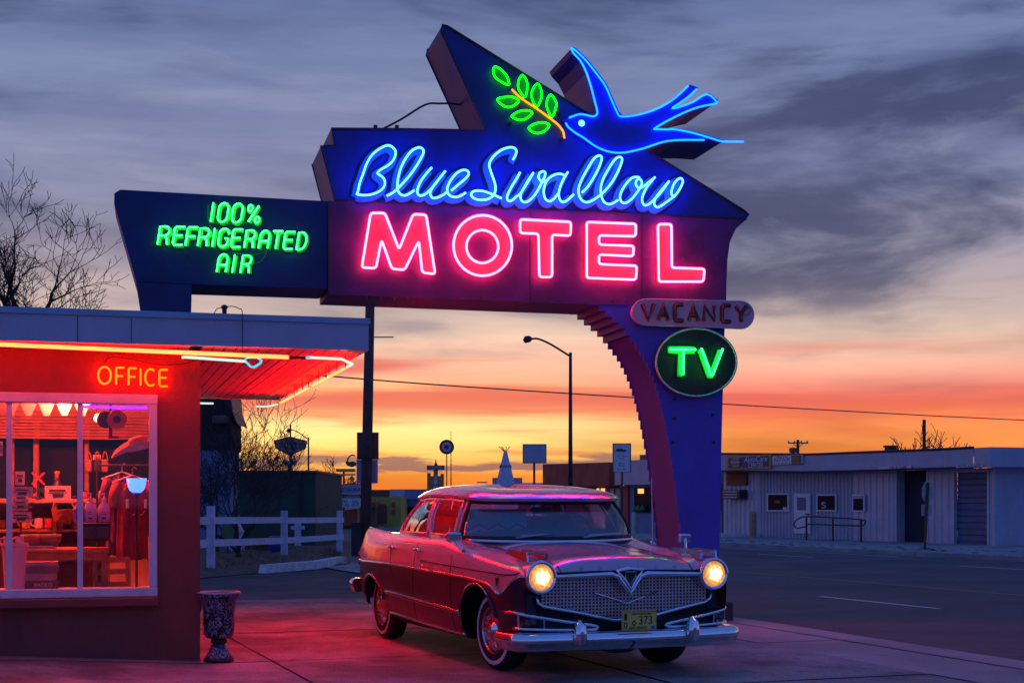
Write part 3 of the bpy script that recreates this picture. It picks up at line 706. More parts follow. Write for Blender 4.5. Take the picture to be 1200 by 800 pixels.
kid(off, 'rear_window', 'window_dark', lambda m: m.box(XL, -.2, 4.05, 4.07, 1.0, 2.3))
kid(off, 'wall_vent', 'black', lambda m: m.box(-.003, .03, .28, .42, .42, .58, .01))
x, z = op(153.5, 549); kid(off, 'wall_eyelet', 'black', lambda m: m.tube([(x + .02 * math.cos(t / 8 * 6.283), -.006, z + .02 * math.sin(t / 8 * 6.283)) for t in range(8)], .004, 5, True))
# window
win = kid(off, 'window', 'frame_paint', lambda m: (
    m.box(WL - .06, WR + .05, -.035, .06, WB - .055, WB + .02, .006), m.box(WL - .06, WR + .05, -.032, .06, WT - .03, WT + .055, .006),
    m.box(WR - .02, WR + .048, -.030, .06, WB + .02, WT - .03, .006), m.box(WL - .058, WL + .02, -.030, .06, WB + .02, WT - .03, .006)))
for u in (11, 94):
    x = op(u, 580, .03)[0]; kid(win, 'mullion', 'frame_paint', lambda m: m.box(x - .023, x + .023, -.012, .05, WB + .02, WT - .03, .005))
cuts = [WL, op(11, 580, .03)[0], op(94, 580, .03)[0], WR]
for a, b in zip(cuts[:-1], cuts[1:]):
    kid(win, 'pane', 'pane_glass', lambda m: m.box(a + .025, b - .025, .018, .023, WB + .02, WT - .03))
zs = op(90, 711)[1]; xr = op(185.5, 704)[0]
kid(off, 'sill', 'stucco', lambda m: m.box(XL + .01, xr, -.085, -.002, zs, WB - .058, .012))
# flat roof, fascia and soffit that carries on past the corner
FY = -.5; XR = FO.px(432, 395, FY)[0]; FT = FO.px(216, 365.8, FY)[1]; FB = FO.px(216, 404.5, FY)[1]
BK = 6.2
kid(off, 'fascia', 'fascia_paint', lambda m: (m.box(XL - .4, XR, FY, FY + .03, FB, FT - .055), m.box(XR - .03, XR, FY + .03, BK, FB, FT - .055), m.box(-.3, XR - .03, BK - .03, BK, FB, FT - .055)))
kid(off, 'flashing', 'flashing', lambda m: (m.box(XL - .4, XR + .012, FY - .014, FY + .05, FT - .055, FT, .004), m.box(XR - .05, XR + .011, FY + .05, BK + .01, FT - .053, FT - .002, .004)))
kid(off, 'roof', 'asphalt_lot', lambda m: m.box(XL - .38, XR - .05, FY + .05, BK - .03, FB + .05, FT - .03))
for u in (91, 154):
    x = FO.px(u, 380, FY)[0]; kid(off, 'fascia_joint', 'sign_dark', lambda m: m.box(x - .003, x + .003, FY - .003, FY, FB, FT - .06))
sof = kid(off, 'soffit', 'dark_metal', lambda m: m.box(XL - .35, XR - .03, FY + .03, BK - .03, FB + .03, FB + .045))
n = int((XR - .03 + .1) / .098)
for i in range(n + 1):
    x1 = XR - .034 - i * .098
    kid(sof, 'soffit_board', 'soffit_paint', lambda m: m.box(x1 - .086, x1, (.21 if x1 - .1 < -.02 else FY + .035), BK - .035, FB + .012 + random.uniform(0, .003), FB + .029) if x1 > -.1 else m.box(x1 - .093, x1, FY + .035, -.003, FB + .012, FB + .029))
kid(sof, 'soffit_board', 'soffit_paint', lambda m: m.box(XL - .3, x1 - .1, FY + .035, -.003, FB + .012, FB + .029))
# neon under the eave
def nt(name, pts, r, m_, closed=False, par=None):
    return kid(par or off, name, m_, lambda m: m.tube([tuple(p) for p in pts], r, 7, closed), True)
ZN = FB - .10
q = lambda u, v, back: (FO.px(u, v, back)[0], back, FO.px(u, v, back)[1])
p0, p1 = q(0, 403.5, -.38), q(338, 418.6, -.38)
ds = (p1[2] - p0[2]) / (p1[0] - p0[0])
nt('neon_tube', [(XL - .3, -.38, p0[2] + (XL - .3 - p0[0]) * ds), p1], .0175, 'neon_red')
nt('tube_socket', [p1, q(357, 419.2, -.38)], .012, 'black')
nt('neon_tube', [q(359, 418.6, -.38), q(364, 418.8, -.38)], .013, 'neon_cyan')
nt('neon_tube', [q(364, 418.8, -.38), q(400.5, 420.6, -.38), (XR - .10, -.25, ZN), (XR - .10, .05, ZN)], .012, 'neon_white')
yk = [.15, 1.15, 1.35, 2.35, 2.6, 3.6, 3.85, 5.2, 5.35]
for i in range(0, 8, 2):
    nt('neon_tube', [(XR - .10, yk[i], ZN), (XR - .10, yk[i + 1], ZN)], .014, 'neon_edge')
    nt('tube_socket', [(XR - .10, yk[i + 1], ZN), (XR - .10, yk[i + 1] + .07, ZN)], .013, 'neon_cyan' if i % 4 == 0 else 'black')
    for k in (0, .5, 1):
        y_ = yk[i] + (yk[i + 1] - yk[i]) * k; nt('tube_support', [(XR - .10, y_, ZN), (XR - .10, y_, FB + .012)], .006, 'dark_metal')
nt('neon_tube', [(XR - .10, 5.5, ZN), (XR - .18, 6.0, ZN), (XR - .32, 6.02, ZN)], .012, 'neon_white')
nt('neon_tube', [(.02, 6.02, ZN + .03), (.55, 6.02, ZN + .03)], .012, 'neon_white')
# the pale arrow-like tube with a cyan diamond
nt('neon_tube', [q(213, 418.8, -.3), q(216, 418.2, -.3), q(288, 423.3, -.3)], .013, 'neon_white')
dm = [q(u, v, -.3) for u, v in ((286, 421.5), (292, 418.6), (301.5, 418.6), (306.5, 422.4), (305, 425.8), (297.5, 430.2), (293.5, 429.2))]
nt('neon_tube', dm, .010, 'neon_cyan', True)
# roof insulator and wire
ins = thing('roof_insulator', 'small black wire insulator on a loop above the office roof edge', 'insulator', FO.world(FO.px(263, 360, -.42)[0], -.42, FT - .001), FO.a)
kid(ins, 'body', 'black', lambda m: m.lathe([(.02, 0), (.02, .05), (.028, .055), (.028, .075), (.012, .085)], 10))
kid(ins, 'wire', 'black', lambda m: m.tube(crom([(-.09, 0, -.0), (-.06, 0, .05), (0, 0, .06), (.06, 0, .075), (.12, -.05, .05), (.14, -.115, 0), (.14, -.115, -.33)], 5), .004, 5))
# OFFICE lettering
osn = thing('office_neon_sign', 'glowing orange neon OFFICE letters on red stucco wall', 'neon sign', FO.loc(), FO.a)
for ch, a, b in (('O', 115, 130), ('F', 136, 145.5), ('F', 150.5, 160), ('I', 160.5, 168.5), ('C', 169.5, 182), ('E', 186.5, 196.3)):
    sl = .05 * (a - 115); L = [[FO.px(u, v) for u, v in s_] for s_ in caps(ch, a, b, 430.2 + sl, 450.2 + sl * .8, 0)]
    m = MB()
    for s_ in L: m.tube([(x, -.055, z) for x, z in s_], .0085, 6)
    o = m.build('letter', 'neon_office', osn, True)
    xx = np.mean([p[0] for s_ in L for p in s_]); zb = min(p[1] for s_ in L for p in s_)
    kid(o, 'stand_off', 'black', lambda m: m.box(xx - .006, xx + .006, -.05, -.001, zb + .02, zb + .03))
kid(osn, 'lead_wire', 'black', lambda m: m.tube([(x, -.012, z) for x, z in crom([FO.px(u, v) for u, v in ((120, 430), (128, 419), (150, 420), (185, 427), (215, 426), (232, 421))], 5)], .003, 5))

# ------------------------------------------------------------------ inside the office, seen through the window
mat('ink_red', (.5, .06, .05), .6, var=(30, .5)); mat('paper_pink', (.78, .62, .58), .6, var=(16, .2)); mat('paper_print', (.72, .55, .5), .6, var=(38, .7), col2=(.85, .7, .62))
mat('ceramic', (.74, .66, .55), .25, var=(4, .12)); mat('maroon_cloth', (.26, .03, .045), .9, var=(5, .35), bump=(18, .4)); mat('plum_cloth', (.12, .035, .10), .9, var=(5, .35), bump=(18, .4)); mat('straw', (.50, .24, .12), .8, var=(26, .3), bump=(60, .3))
mat('bottle_pink', (.66, .42, .62), .3, var=(5, .1)); mat('bottle_blue', (.12, .10, .55), .3, var=(5, .1)); mat('iron', (.02, .02, .03), .45, var=(6, .3)); mat('wicker', (.40, .16, .06), .7, var=(40, .5), bump=(60, .6)); mat('shade_glow', (.3, .4, .9), .4, emit=(.10, .55, 3.2)); mat('white_pinklit', (.66, .5, .62), .4, var=(3, .1)); mat('bulb_glow', (1, .9, .7), .4, emit=(9, 6.5, 3.0))  # white of bin and mugs carries the neon's pink glow in its colour
mat('room_fill_glow', (1, .6, .3), .4, emit=(560, 38.0, 20.)); mat('blind_slat', (.42, .20, .08), .6, var=(9, .3)); mat('book_cover', (.12, .08, .10), .5, var=(7, .4)); mat('book_grey', (.28, .24, .28), .6, var=(7, .3))
def ib(u, v, back): x, z = FO.px(u, v, back); return x, z
def loc(u, v, back):
    x, z = FO.px(u, v, back); return FO.world(x, back, z)
def span(u0, u1, v0, v1, back):
    a, b = FO.px(u0, v1, back), FO.px(u1, v0, back); return a[0], b[0], a[1], b[1]
# unseen globes added under the ceiling to light the room red
for i, (x, y) in enumerate(((-1.15, 1.5), (-2.9, 1.7))):
    t = thing('room_fill_lamp', ('added red-glowing globe out of view above the hanging shirts inside the office', 'added red-glowing globe out of view deeper left inside the office')[i], 'lamp', FO.world(x, y, 2.58), FO.a, 'added lights inside the office')
    kid(t, 'globe', 'room_fill_glow', lambda m: m.lathe([(.02, -.17), (.10, -.16), (.13, -.11), (.10, -.06), (.03, -.045)], 16), True); kid(t, 'stem', 'dark_metal', lambda m: m.lathe([(.05, 0), (.05, -.02), (.012, -.03), (.012, -.05)], 10))
t = thing('bare_bulb', 'small bright bulb hanging beside the round fan', 'light bulb', loc(113.5, 490, 2.4), FO.a)
kid(t, 'glass', 'bulb_glow', lambda m: m.lathe([(.004, -.035), (.025, -.02), (.03, 0), (.018, .03), (.012, .045)], 12), True); kid(t, 'cable', 'black', lambda m: m.tube([(0, 0, .04), (0, 0, .25)], .006, 5))
# blind, pennants, rear posts
bl = thing('bamboo_blind', 'rolled orange bamboo blind across the back of the office', 'blind', FO.loc(), FO.a)
x0, x1, z0, z1 = span(-60, 176, 486, 513, 3.6); z1 += .03
for k in range(9):
    a = z0 + (z1 - z0) * k / 9; kid(bl, 'slat', 'blind_slat', lambda m: m.box(x0 - .5, -.24, 3.6 - (.02 if k % 2 else 0), 3.64, a + .004, a + (z1 - z0) / 9 - .004))
pn = thing('pennant_string', 'string of pale bunting flags strung above the blind', 'bunting', FO.loc(), FO.a)
for u0 in range(-20, 100, 21):
    a, b = FO.px(u0 + 2, 476, 1.6), FO.px(u0 + 21, 487, 1.6)
    kid(pn, 'flag', 'cream', lambda m: m.prism([(a[0], a[1] + .03), (b[0], a[1] + .03), (b[0] - .05, b[1]), (a[0] + .05, b[1])], 1.6, 1.604))
kid(pn, 'cord', 'black', lambda m: m.tube([(FO.px(-30, 476, 1.6)[0], 1.6, a[1] + .03), (FO.px(125, 476, 1.6)[0], 1.6, a[1] + .03)], .004, 4))
for i, (u0, u1, lb) in enumerate(((39, 46, 'pale wooden post of the rear office window behind the crossing sign'), (99, 104.5, 'pale wooden post of the rear office window behind the mullion'), (12, 17, 'pale wooden post at the left of the rear office window'))):
    x0, x1, z0, z1 = span(u0, u1, 512, 600, 3.9); one('window_post', 'wood_pale', lambda m: m.box(x0, x1, -.04, .04, 0, 1.35, .008), lb, 'post', FO.world(0, 3.9, 1.0), FO.a, 'rear window posts')
# shelf cabinet with mugs, bottle, crossing signal, printed cards
x0, x1, z0, z1 = span(-40, 128, 584, 640, 2.2)
cab = thing('shelf_cabinet', 'open wooden shelf cabinet standing in the office behind the table', 'cabinet', FO.world(0, 2.2, 0), FO.a)
zt = z1 + 0.0; zm = FO.px(40, 620, 2.2)[1]
kid(cab, 'top', 'wood_pale', lambda m: m.box(x0, x1, -.03, .42, zt - .045, zt, .006))
for z_ in (zm, .45, .15): kid(cab, 'shelf', 'wood', lambda m: m.box(x0 + .03, x1 - .03, 0, .40, z_ - .03, z_, .004))
for u in (-40, 62, 124):
    x = FO.px(u, 600, 2.2)[0]; kid(cab, 'upright', 'wood', lambda m: m.box(x, x + .04, -.01, .40, .0, zt - .045, .005))
kid(cab, 'back_board', 'wood', lambda m: m.box(x0, x1, .40, .42, 0, zt - .05))
def mug(u, v, back, h, label, m_='ceramic'):
    p = loc(u, v, back); t = thing('mug', label, 'mug', p, FO.a, 'mugs in the office')
    r = h * .42
    kid(t, 'cup', m_, lambda m: m.lathe([(r * .9, 0), (r, .01), (r, h), (r * .9, h), (r * .88, .02), (0.001, .02)], 16), True, 40)
    kid(t, 'handle', m_, lambda m: m.tube(crom([(-r * .95, 0, h * .85), (-r * 1.6, 0, h * .75), (-r * 1.65, 0, h * .35), (-r * .95, 0, h * .2)], 4), .008, 6), True)
for u, lb, mt in ((30, 'yellowish mug on the shelf nearest the postcard rack', 'gold_paint'), (45, 'cream mug with dark emblem on the shelf, middle of three', 'ceramic'), (57, 'reddish mug on the shelf, farthest right of three', 'ink_red')):
    mug(u, 618.6, 2.28, .10, lb, mt)
for u, lb in ((9, 'white mug at the left on top of the pale bin'), (23, 'white mug at the right on top of the pale bin')): mug(u, 640, .72, .09, lb, 'white_pinklit')
b = loc(67, 584, 2.3); t = thing('wine_bottle', 'dark round bottle with orange neck label on the shelf top', 'bottle', b, FO.a)
kid(t, 'body', 'iron', lambda m: m.lathe([(.05, 0), (.068, .03), (.068, .10), (.03, .16), (.022, .19)], 16), True); kid(t, 'neck', 'gold_paint', lambda m: m.lathe([(.0225, .19), (.0225, .25), (.026, .255), (.026, .27), (.01, .275)], 12), True)
b = loc(45, 584, 2.22); t = thing('crossing_signal', 'small black and red railroad crossing sign on the shelf', 'toy signal', b, FO.a)
kid(t, 'post', 'iron', lambda m: m.box(-.012, .012, -.012, .012, 0, .2)); kid(t, 'base', 'iron', lambda m: m.lathe([(.06, 0), (.06, .015), (.02, .02)], 12)); 
for sg in (1, -1): kid(t, 'cross_arm', 'ink_red', lambda m: m.obox((-.06, -.016 - .005 * sg, .2 - .06 * sg), (.06, -.016 - .005 * sg, .2 + .06 * sg), .008, .02))
for sg in (-1, 1): kid(t, 'lamp', 'iron', lambda m: m.lathe([(.03, -.03), (.03, 0)], 12, (sg * .045, 0, .085), 'y'))
for u0, u1, v0, v1, bk, lb, mt in ((18, 29, 552, 568, 1.5, 'small white printed card standing above the postcards', 'paper_pink'), (52.5, 83, 569, 586, 1.9, 'wide pink printed sign leaning on the shelf edge', 'paper_print'), (0, 3, 517, 534, 1.2, 'pink paper notice taped at the window side', 'paper_pink'),
        (15, 33, 584, 598, 1.2, 'framed picture postcard with dark border in the rack', 'paper_print'), (14, 38, 570, 582, 1.25, 'printed postcard with dark figures at the top of the rack', 'paper_print'), (12, 37, 599.5, 612, 1.2, 'printed postcard in the lowest row of the rack', 'paper_print'), (109, 118, 533, 539, 2.6, 'small card hanging above the leather cases', 'paper_pink')):
    x0, x1, z0, z1 = span(u0, u1, v0, v1, bk); xm = (x0 + x1) / 2
    t = thing('printed_card', lb, 'card', FO.world(xm, bk, z0), FO.a, 'cards and notices in the office')
    w, h = x1 - x0, z1 - z0
    kid(t, 'sheet', mt, lambda m: m.box(-w / 2, w / 2, 0, .006, 0, h)); kid(t, 'print', 'iron', lambda m: (m.box(-w * .33, w * .3, -.003, -.001, h * .62, h * .74), m.box(-w * .2, w * .22, -.003, -.001, h * .2, h * .45), m.box(-w * .4, w * .36, -.003, -.001, h * .50, h * .54)))
rk = thing('postcard_rack', 'wire rack holding postcards by the window', 'rack', loc(24, 640, 1.22), FO.a)
kid(rk, 'pole', 'dark_metal', lambda m: m.tube([(0, .03, -.5), (0, .03, .42)], .012, 6)); 
for z_ in (.14, .26, .36): kid(rk, 'pocket', 'dark_metal', lambda m: m.tube([(-.1, -.02, z_), (.1, -.02, z_), (.1, .03, z_), (-.1, .03, z_)], .004, 5, True))
kid(rk, 'foot', 'dark_metal', lambda m: m.lathe([(.16, -.72), (.16, -.70), (.02, -.66), (.02, -.5)], 14))
# baskets, bowls, table
t = thing('wicker_basket', 'woven orange wicker basket with hoop handle on the shelf end', 'basket', loc(74, 613, 2.1), FO.a)
kid(t, 'bowl', 'wicker', lambda m: m.lathe([(.07, 0), (.10, .05), (.11, .13), (.115, .14), (.10, .14), (.09, .05), (.01, .02)], 18), True); kid(t, 'handle', 'wicker', lambda m: m.tube([(.105 * math.cos(R(a)), 0, .13 + .12 * math.sin(R(a))) for a in range(0, 181, 20)], .008, 6), True)
x0, x1, z0, z1 = span(20, 128, 643, 657.5, .95)
tb = thing('display_table', 'heavy dark wooden table just inside the office window', 'table', FO.world(0, .95, 0), FO.a)
kid(tb, 'top', 'wood', lambda m: m.box(x0, x1, -.02, .6, z1 - .035, z1 + .004, .006)); kid(tb, 'apron', 'wood', lambda m: m.box(x0 + .03, x1 - .02, .005, .03, z0, z1 - .035))
for x in (x0 + .03, x1 - .07):
    for y in (.035, .5): kid(tb, 'leg', 'wood', lambda m: m.box(x, x + .06, y, y + .06, .0, z1 - .036, .006))
kid(tb, 'lower_shelf', 'wood_pale', lambda m: m.box(x0 + .1, x1 - .08, .05, .5, .40, .425))
for i, (u, lb) in enumerate(((38.5, 'dark round wooden bowl on the table, nearer the postcard rack'), (57, 'dark round wooden bowl on the table, nearer the basket'))):
    p = loc(u, 641.5, 1.15); one('wooden_bowl', 'wood', lambda m: m.lathe([(.05, 0), (.08, .02), (.11, .07), (.115, .125), (.10, .125), (.07, .03), (.001, .02)], 18), lb, 'bowl', p, FO.a, 'bowls on the table', True)
t = thing('paper_stack', 'flat bundle of papers lying on the table before the bowls', 'papers', loc(46, 642.8, 1.0), FO.a)
for k in range(4): kid(t, 'sheet_pack', ('book_grey', 'paper_print')[k % 2], lambda m: m.box(-.16 + .008 * k, .15 - .01 * k, 0, .12, .007 * k, .007 * k + .0065))
# stove with pump bottles
x0, x1, z0, z1 = span(91, 131, 612, 642, 1.0); z0 = FO.px(100, 643, .95)[1] + .006
sv = thing('iron_stove', 'black toy-size iron stove carrying the pump bottles', 'stove', FO.world((x0 + x1) / 2, 1.0, z0), FO.a)
w, h = (x1 - x0) / 2, z1 - z0
kid(sv, 'body', 'iron', lambda m: m.box(-w * .9, w * .9, 0, .26, h * .3, h * .94, .01)); kid(sv, 'top', 'iron', lambda m: m.box(-w, w, -.02, .28, h * .94, h, .006)); 
for sx in (-1, 1):
    kid(sv, 'door', 'dark_metal', lambda m: m.box(sx * w * .45 - w * .36, sx * w * .45 + w * .36, -.012, -.001, h * .38, h * .86, .004))
    kid(sv, 'leg', 'iron', lambda m: m.tube([(sx * w * .85, .02, h * .3), (sx * w * 1.0, .0, h * .12), (sx * w * .9, 0, 0)], .014, 6))
for i, (u, mt, lb, s_) in enumerate(((92.5, 'bottle_blue', 'violet-blue pump bottle half behind the mullion', .92), (106, 'bottle_pink', 'pink pump lotion bottle with label, middle of the three', 1.), (122, 'bottle_pink', 'pink pump lotion bottle nearest the hanging shirts', 1.))):
    t = thing('pump_bottle', lb, 'bottle', FO.world(FO.px(u, 612, 1.1)[0], 1.1, z0 + h + .001), FO.a, 'pump bottles on the stove'); k = s_
    kid(t, 'body', mt, lambda m: m.lathe([(.045 * k, 0), (.056 * k, .01), (.057 * k, .12 * k), (.045 * k, .165 * k), (.02 * k, .185 * k), (.02 * k, .20 * k)], 18), True)
    kid(t, 'pump', mt, lambda m: (m.lathe([(.022 * k, .20 * k), (.022 * k, .225 * k), (.006, .23 * k), (.006, .265 * k)], 10), m.obox((.01, 0, .268 * k), (-.06, 0, .258 * k), .014, .014)), True)
    kid(t, 'print', 'iron', lambda m: (m.box(-.02 * k, .016 * k, -.060, -.058, .03, .05), m.box(-.02 * k, .02 * k, -.060, -.058, .075, .082), m.box(-.02 * k, .012 * k, -.060, -.058, .095, .10)))
# torchiere lamp with blue glass
p = loc(160, 577, .55); t = thing('floor_lamp', 'brass-armed floor lamp with glowing blue glass shade', 'lamp', p, FO.a)
kid(t, 'shade', 'shade_glow', lambda m: m.lathe([(.035, 0), (.06, .02), (.075, .05), (.09, .13), (.084, .13), (.055, .03), (.01, .01)], 20), True)
kid(t, 'pole', 'dark_metal', lambda m: m.lathe([(.03, 0), (.022, -.03), (.012, -.06), (.012, -.95)], 10), True)
for sx in (-1, 1):
    kid(t, 'arm', 'dark_metal', lambda m: m.tube(crom([(0, 0, -.19), (sx * .04, -.01, -.21), (sx * .075, -.01, -.17), (sx * .08, -.01, -.14)], 4), .008, 6)); kid(t, 'candle', 'ceramic', lambda m: m.lathe([(.013, 0), (.013, .08), (.004, .082)], 10, (sx * .08, -.01, -.14)))
kid(t, 'foot', 'dark_metal', lambda m: m.lathe([(.13, -.97), (.13, -.955), (.05, -.93), (.012, -.9)], 16), True)
# shirts on hangers, hat, fan
for i, (u, w, mt, lb, bk, z_) in enumerate(((143, .24, 'plum_cloth', 'plum coloured shirt on a hanger behind the maroon one', 1.5, 549), (155, .27, 'maroon_cloth', 'long maroon shirt on a white hanger beside the lamp', 1.38, 553))):
    t = thing('hanging_shirt', lb, 'shirt', loc(u, z_, bk), FO.a, 'shirts on hangers')
    m = MB(); rows = []
    for r_ in range(12):
        zq = -.06 - r_ * .07; hw = (.05 + .12 * min(1, r_ / 1.6)) * (1 + .012 * r_) if r_ < 3 else w / 2 * (1 + .01 * r_)
        rows.append([(hw * math.cos(a_ / 24 * 2 * math.pi), .055 * (1 + .5 * math.cos(a_ * 1.9 + r_ * .2)) * math.sin(a_ / 24 * 2 * math.pi) * (1 + r_ * .05), zq + .01 * math.sin(a_)) for a_ in range(25)])
    m.grid(rows); m.build('cloth', mt, t, True)
    for sx in (-1, 1): kid(t, 'sleeve', mt, lambda m: m.tube([(sx * .13, 0, -.09), (sx * (w / 2 + .03), 0, -.2), (sx * (w / 2 + .04), 0, -.34)], [.045, .05, .055], 8), True)
    kid(t, 'hanger', 'white_plain', lambda m: m.tube([(-.19, 0, -.1), (0, 0, -.03), (.19, 0, -.1)], .008, 6)); kid(t, 'hook', 'grey_metal', lambda m: m.tube([(.0, 0, -.03), (0, 0, .03), (.02, 0, .05), (.04, 0, .03)], .005, 5))
rail = thing('garment_rail', 'dark rail stand that carries the hanging shirts', 'rail', FO.world(FO.px(152, 545, 1.44)[0], 1.44, 0), FO.a)
zr = FO.px(150, 545, 1.44)[1]
kid(rail, 'bar', 'dark_metal', lambda m: m.tube([(-.3, 0, zr), (.2, 0, zr)], .01, 6))
for x in (-.3, .2): kid(rail, 'upright', 'dark_metal', lambda m: m.tube([(x, 0, .02), (x, 0, zr + .01)], .012, 6))
p = loc(163, 526, .75); t = thing('cowboy_hat', 'straw cowboy hat hanging at the top of the window', 'hat', p, FO.a)
m = MB(); rows = []
for r_ in range(5):
    rr = .085 + .035 * r_; rows.append([(rr * 1.15 * math.cos(a_ / 28 * 6.2832), rr * .9 * math.sin(a_ / 28 * 6.2832), .012 * r_ * (abs(math.sin(a_ / 28 * 6.2832)) ** 1.5 * 2.2 - .5)) for a_ in range(29)])
m.grid(rows); m.build('brim', 'straw', t, True)
kid(t, 'crown', 'straw', lambda m: m.lathe([(.095, -.005), (.092, .04), (.085, .09), (.06, .115), (.02, .095)], 20, squash=.78), True); kid(t, 'band', 'iron', lambda m: m.lathe([(.0965, .004), (.0955, .022)], 20, squash=.8))
t.rotation_euler = (R(8), R(-14), FO.a)
p = loc(131, 490, .7); t = thing('round_fan', 'black round fan with red disc guard hung under the window head', 'fan', p, FO.a)
kid(t, 'red_disc', 'red_paint', lambda m: m.lathe([(.035, -.05), (.08, -.045), (.088, -.03), (.088, -.01), (.03, -.01)], 28, (.045, 0, -.012), 'y'), True, 40); kid(t, 'hub', 'iron', lambda m: m.lathe([(.01, -.075), (.034, -.06), (.036, -.045)], 18, (.045, 0, -.012), 'y'), True)
kid(t, 'motor', 'iron', lambda m: m.lathe([(.03, -.05), (.075, -.03), (.08, .02), (.05, .06), (.02, .07)], 22, (-.055, .03, -.01), 'y'), True); kid(t, 'bracket', 'iron', lambda m: (m.obox((-.01, .02, -.06), (-.01, .02, -.17), .03, .02), m.obox((-.03, .02, -.17), (.06, .02, -.17), .02, .02))); kid(t, 'mount', 'iron', lambda m: m.tube([(-.01, .03, .04), (-.01, .03, .32)], .012, 6))
# bin, book stack, chair, crate, leather cases
p = loc(17, 690.5, .5); t = thing('plastic_bin', 'tall white plastic bin with pink neon glow painted in, at the foot of the window', 'bin', p, FO.a)
kid(t, 'tub', 'white_pinklit', lambda m: m.lathe([(.07, 0), (.085, .01), (.107, .38), (.118, .385), (.118, .41), (.105, .41), (.08, .03), (.001, .02)], 24), True, 40)
p = loc(48, 690, .5); t = thing('book_stack', 'stack of thick dark books on the window ledge', 'books', p, FO.a)
for k, (h0, h1, w, mt) in enumerate(((0, .075, .145, 'book_cover'), (.077, .135, .14, 'book_grey'), (.137, .20, .15, 'book_cover'), (.202, .24, .16, 'book_grey'))):
    b = kid(t, 'book', mt, lambda m: (m.box(-w, w - .02 * (k % 2), 0, .2, h0, h0 + .008), m.box(-w, w - .02 * (k % 2), 0, .2, h1 - .008, h1), m.box(-w, w - .02 * (k % 2), -.004, .004, h0, h1))); kid(b, 'pages', 'paper_pink', lambda m: m.box(-w + .01, w - .035, .006, .19, h0 + .009, h1 - .009))
text(t, 'BACKO', 'paper_pink', .02, -.006, .022, .032, .15, .002, name='print')
kid(off, 'window_ledge', 'frame_paint', lambda m: m.box(WL, WR, .205, .85, WB - .05, FO.px(48, 690.6, .5)[1] - .001))
t = thing('wooden_chair', 'small orange wooden chair under the hanging shirts', 'chair', FO.world(FO.px(141, 680, 1.0)[0], 1.0, .02), FO.a + .5)
for x in (-.17, .17):
    for y in (-.16, .16): kid(t, 'leg', 'wood_pale', lambda m: m.box(x - .018, x + .018, y - .018, y + .018, 0, .44 if y < 0 else .86))
kid(t, 'seat', 'wood_pale', lambda m: m.box(-.2, .2, -.19, .19, .44, .47, .006))
for z_ in (.58, .70, .81): kid(t, 'slat', 'wood_pale', lambda m: m.box(-.152, .152, .15, .17, z_, z_ + .05))
t = thing('toy_crate', 'low orange crate of small boxes under the table', 'crate', FO.world(FO.px(103, 680, 1.1)[0], 1.1, .425), FO.a)
kid(t, 'tray', 'wood_pale', lambda m: (m.box(-.14, .14, 0, .012, 0, .07), m.box(-.14, .14, .2, .212, 0, .07), m.box(-.14, -.128, .012, .2, 0, .07), m.box(.128, .14, .012, .2, 0, .07)))
for k in range(5): kid(t, 'packet', ('paper_pink', 'ink_red', 'ceramic')[k % 3], lambda m: m.box(-.12 + k * .05, -.08 + k * .05, .03, .15, .005, .085 + .01 * (k % 2)))
for i, (u, lb) in enumerate(((104, 'brown leather case hanging nearest the wooden post'), (114, 'dark leather case hanging between two others'), (123, 'brown leather case hanging nearest the shirts'))):
    p = loc(u, 553, 2.5); t = thing('leather_case', lb, 'case', p, FO.a, 'leather cases hanging in the office')
    kid(t, 'pouch', ('wood', 'iron', 'wood')[i], lambda m: m.box(-.032, .032, -.02, .02, 0, .13, .012)); kid(t, 'strap', 'wood', lambda m: m.tube(crom([(-.03, 0, .12), (-.01, 0, .2), (.01, 0, .2), (.03, 0, .12)], 4), .006, 5))
# souvenir jars, boxes and folded goods crowding every surface
rnd = random.Random(21)
for k in range(12):
    u = 4 + k * 10.5 + rnd.uniform(-2, 2); top = k % 2; bk = 2.32 if top else 2.34
    if top and 60 < u < 74: continue
    z_ = zt if top else zm; h_ = rnd.uniform(.07, .13); r_ = rnd.uniform(.028, .045); x = FO.px(u, 600, bk)[0]
    t = thing('souvenir_jar', '%s lidded souvenir jar, %s along the %s of the office cabinet' % (('gold', 'red', 'cream', 'pink')[k % 4], ('first', 'second', 'third', 'fourth', 'fifth', 'sixth')[k // 2], ('inner shelf', 'top')[top]), 'jar', FO.world(x, bk + (.0 if top else .06), z_ + .001), FO.a, 'souvenir jars on the shelves')
    kid(t, 'glass', ('gold_paint', 'ink_red', 'ceramic', 'bottle_pink')[k % 4], lambda m: m.lathe([(r_ * .9, 0), (r_, .01), (r_, h_ * .75), (r_ * .7, h_ * .85)], 12), True); kid(t, 'lid', 'iron', lambda m: m.lathe([(r_ * .74, h_ * .85), (r_ * .74, h_), (r_ * .3, h_ + .004)], 12))
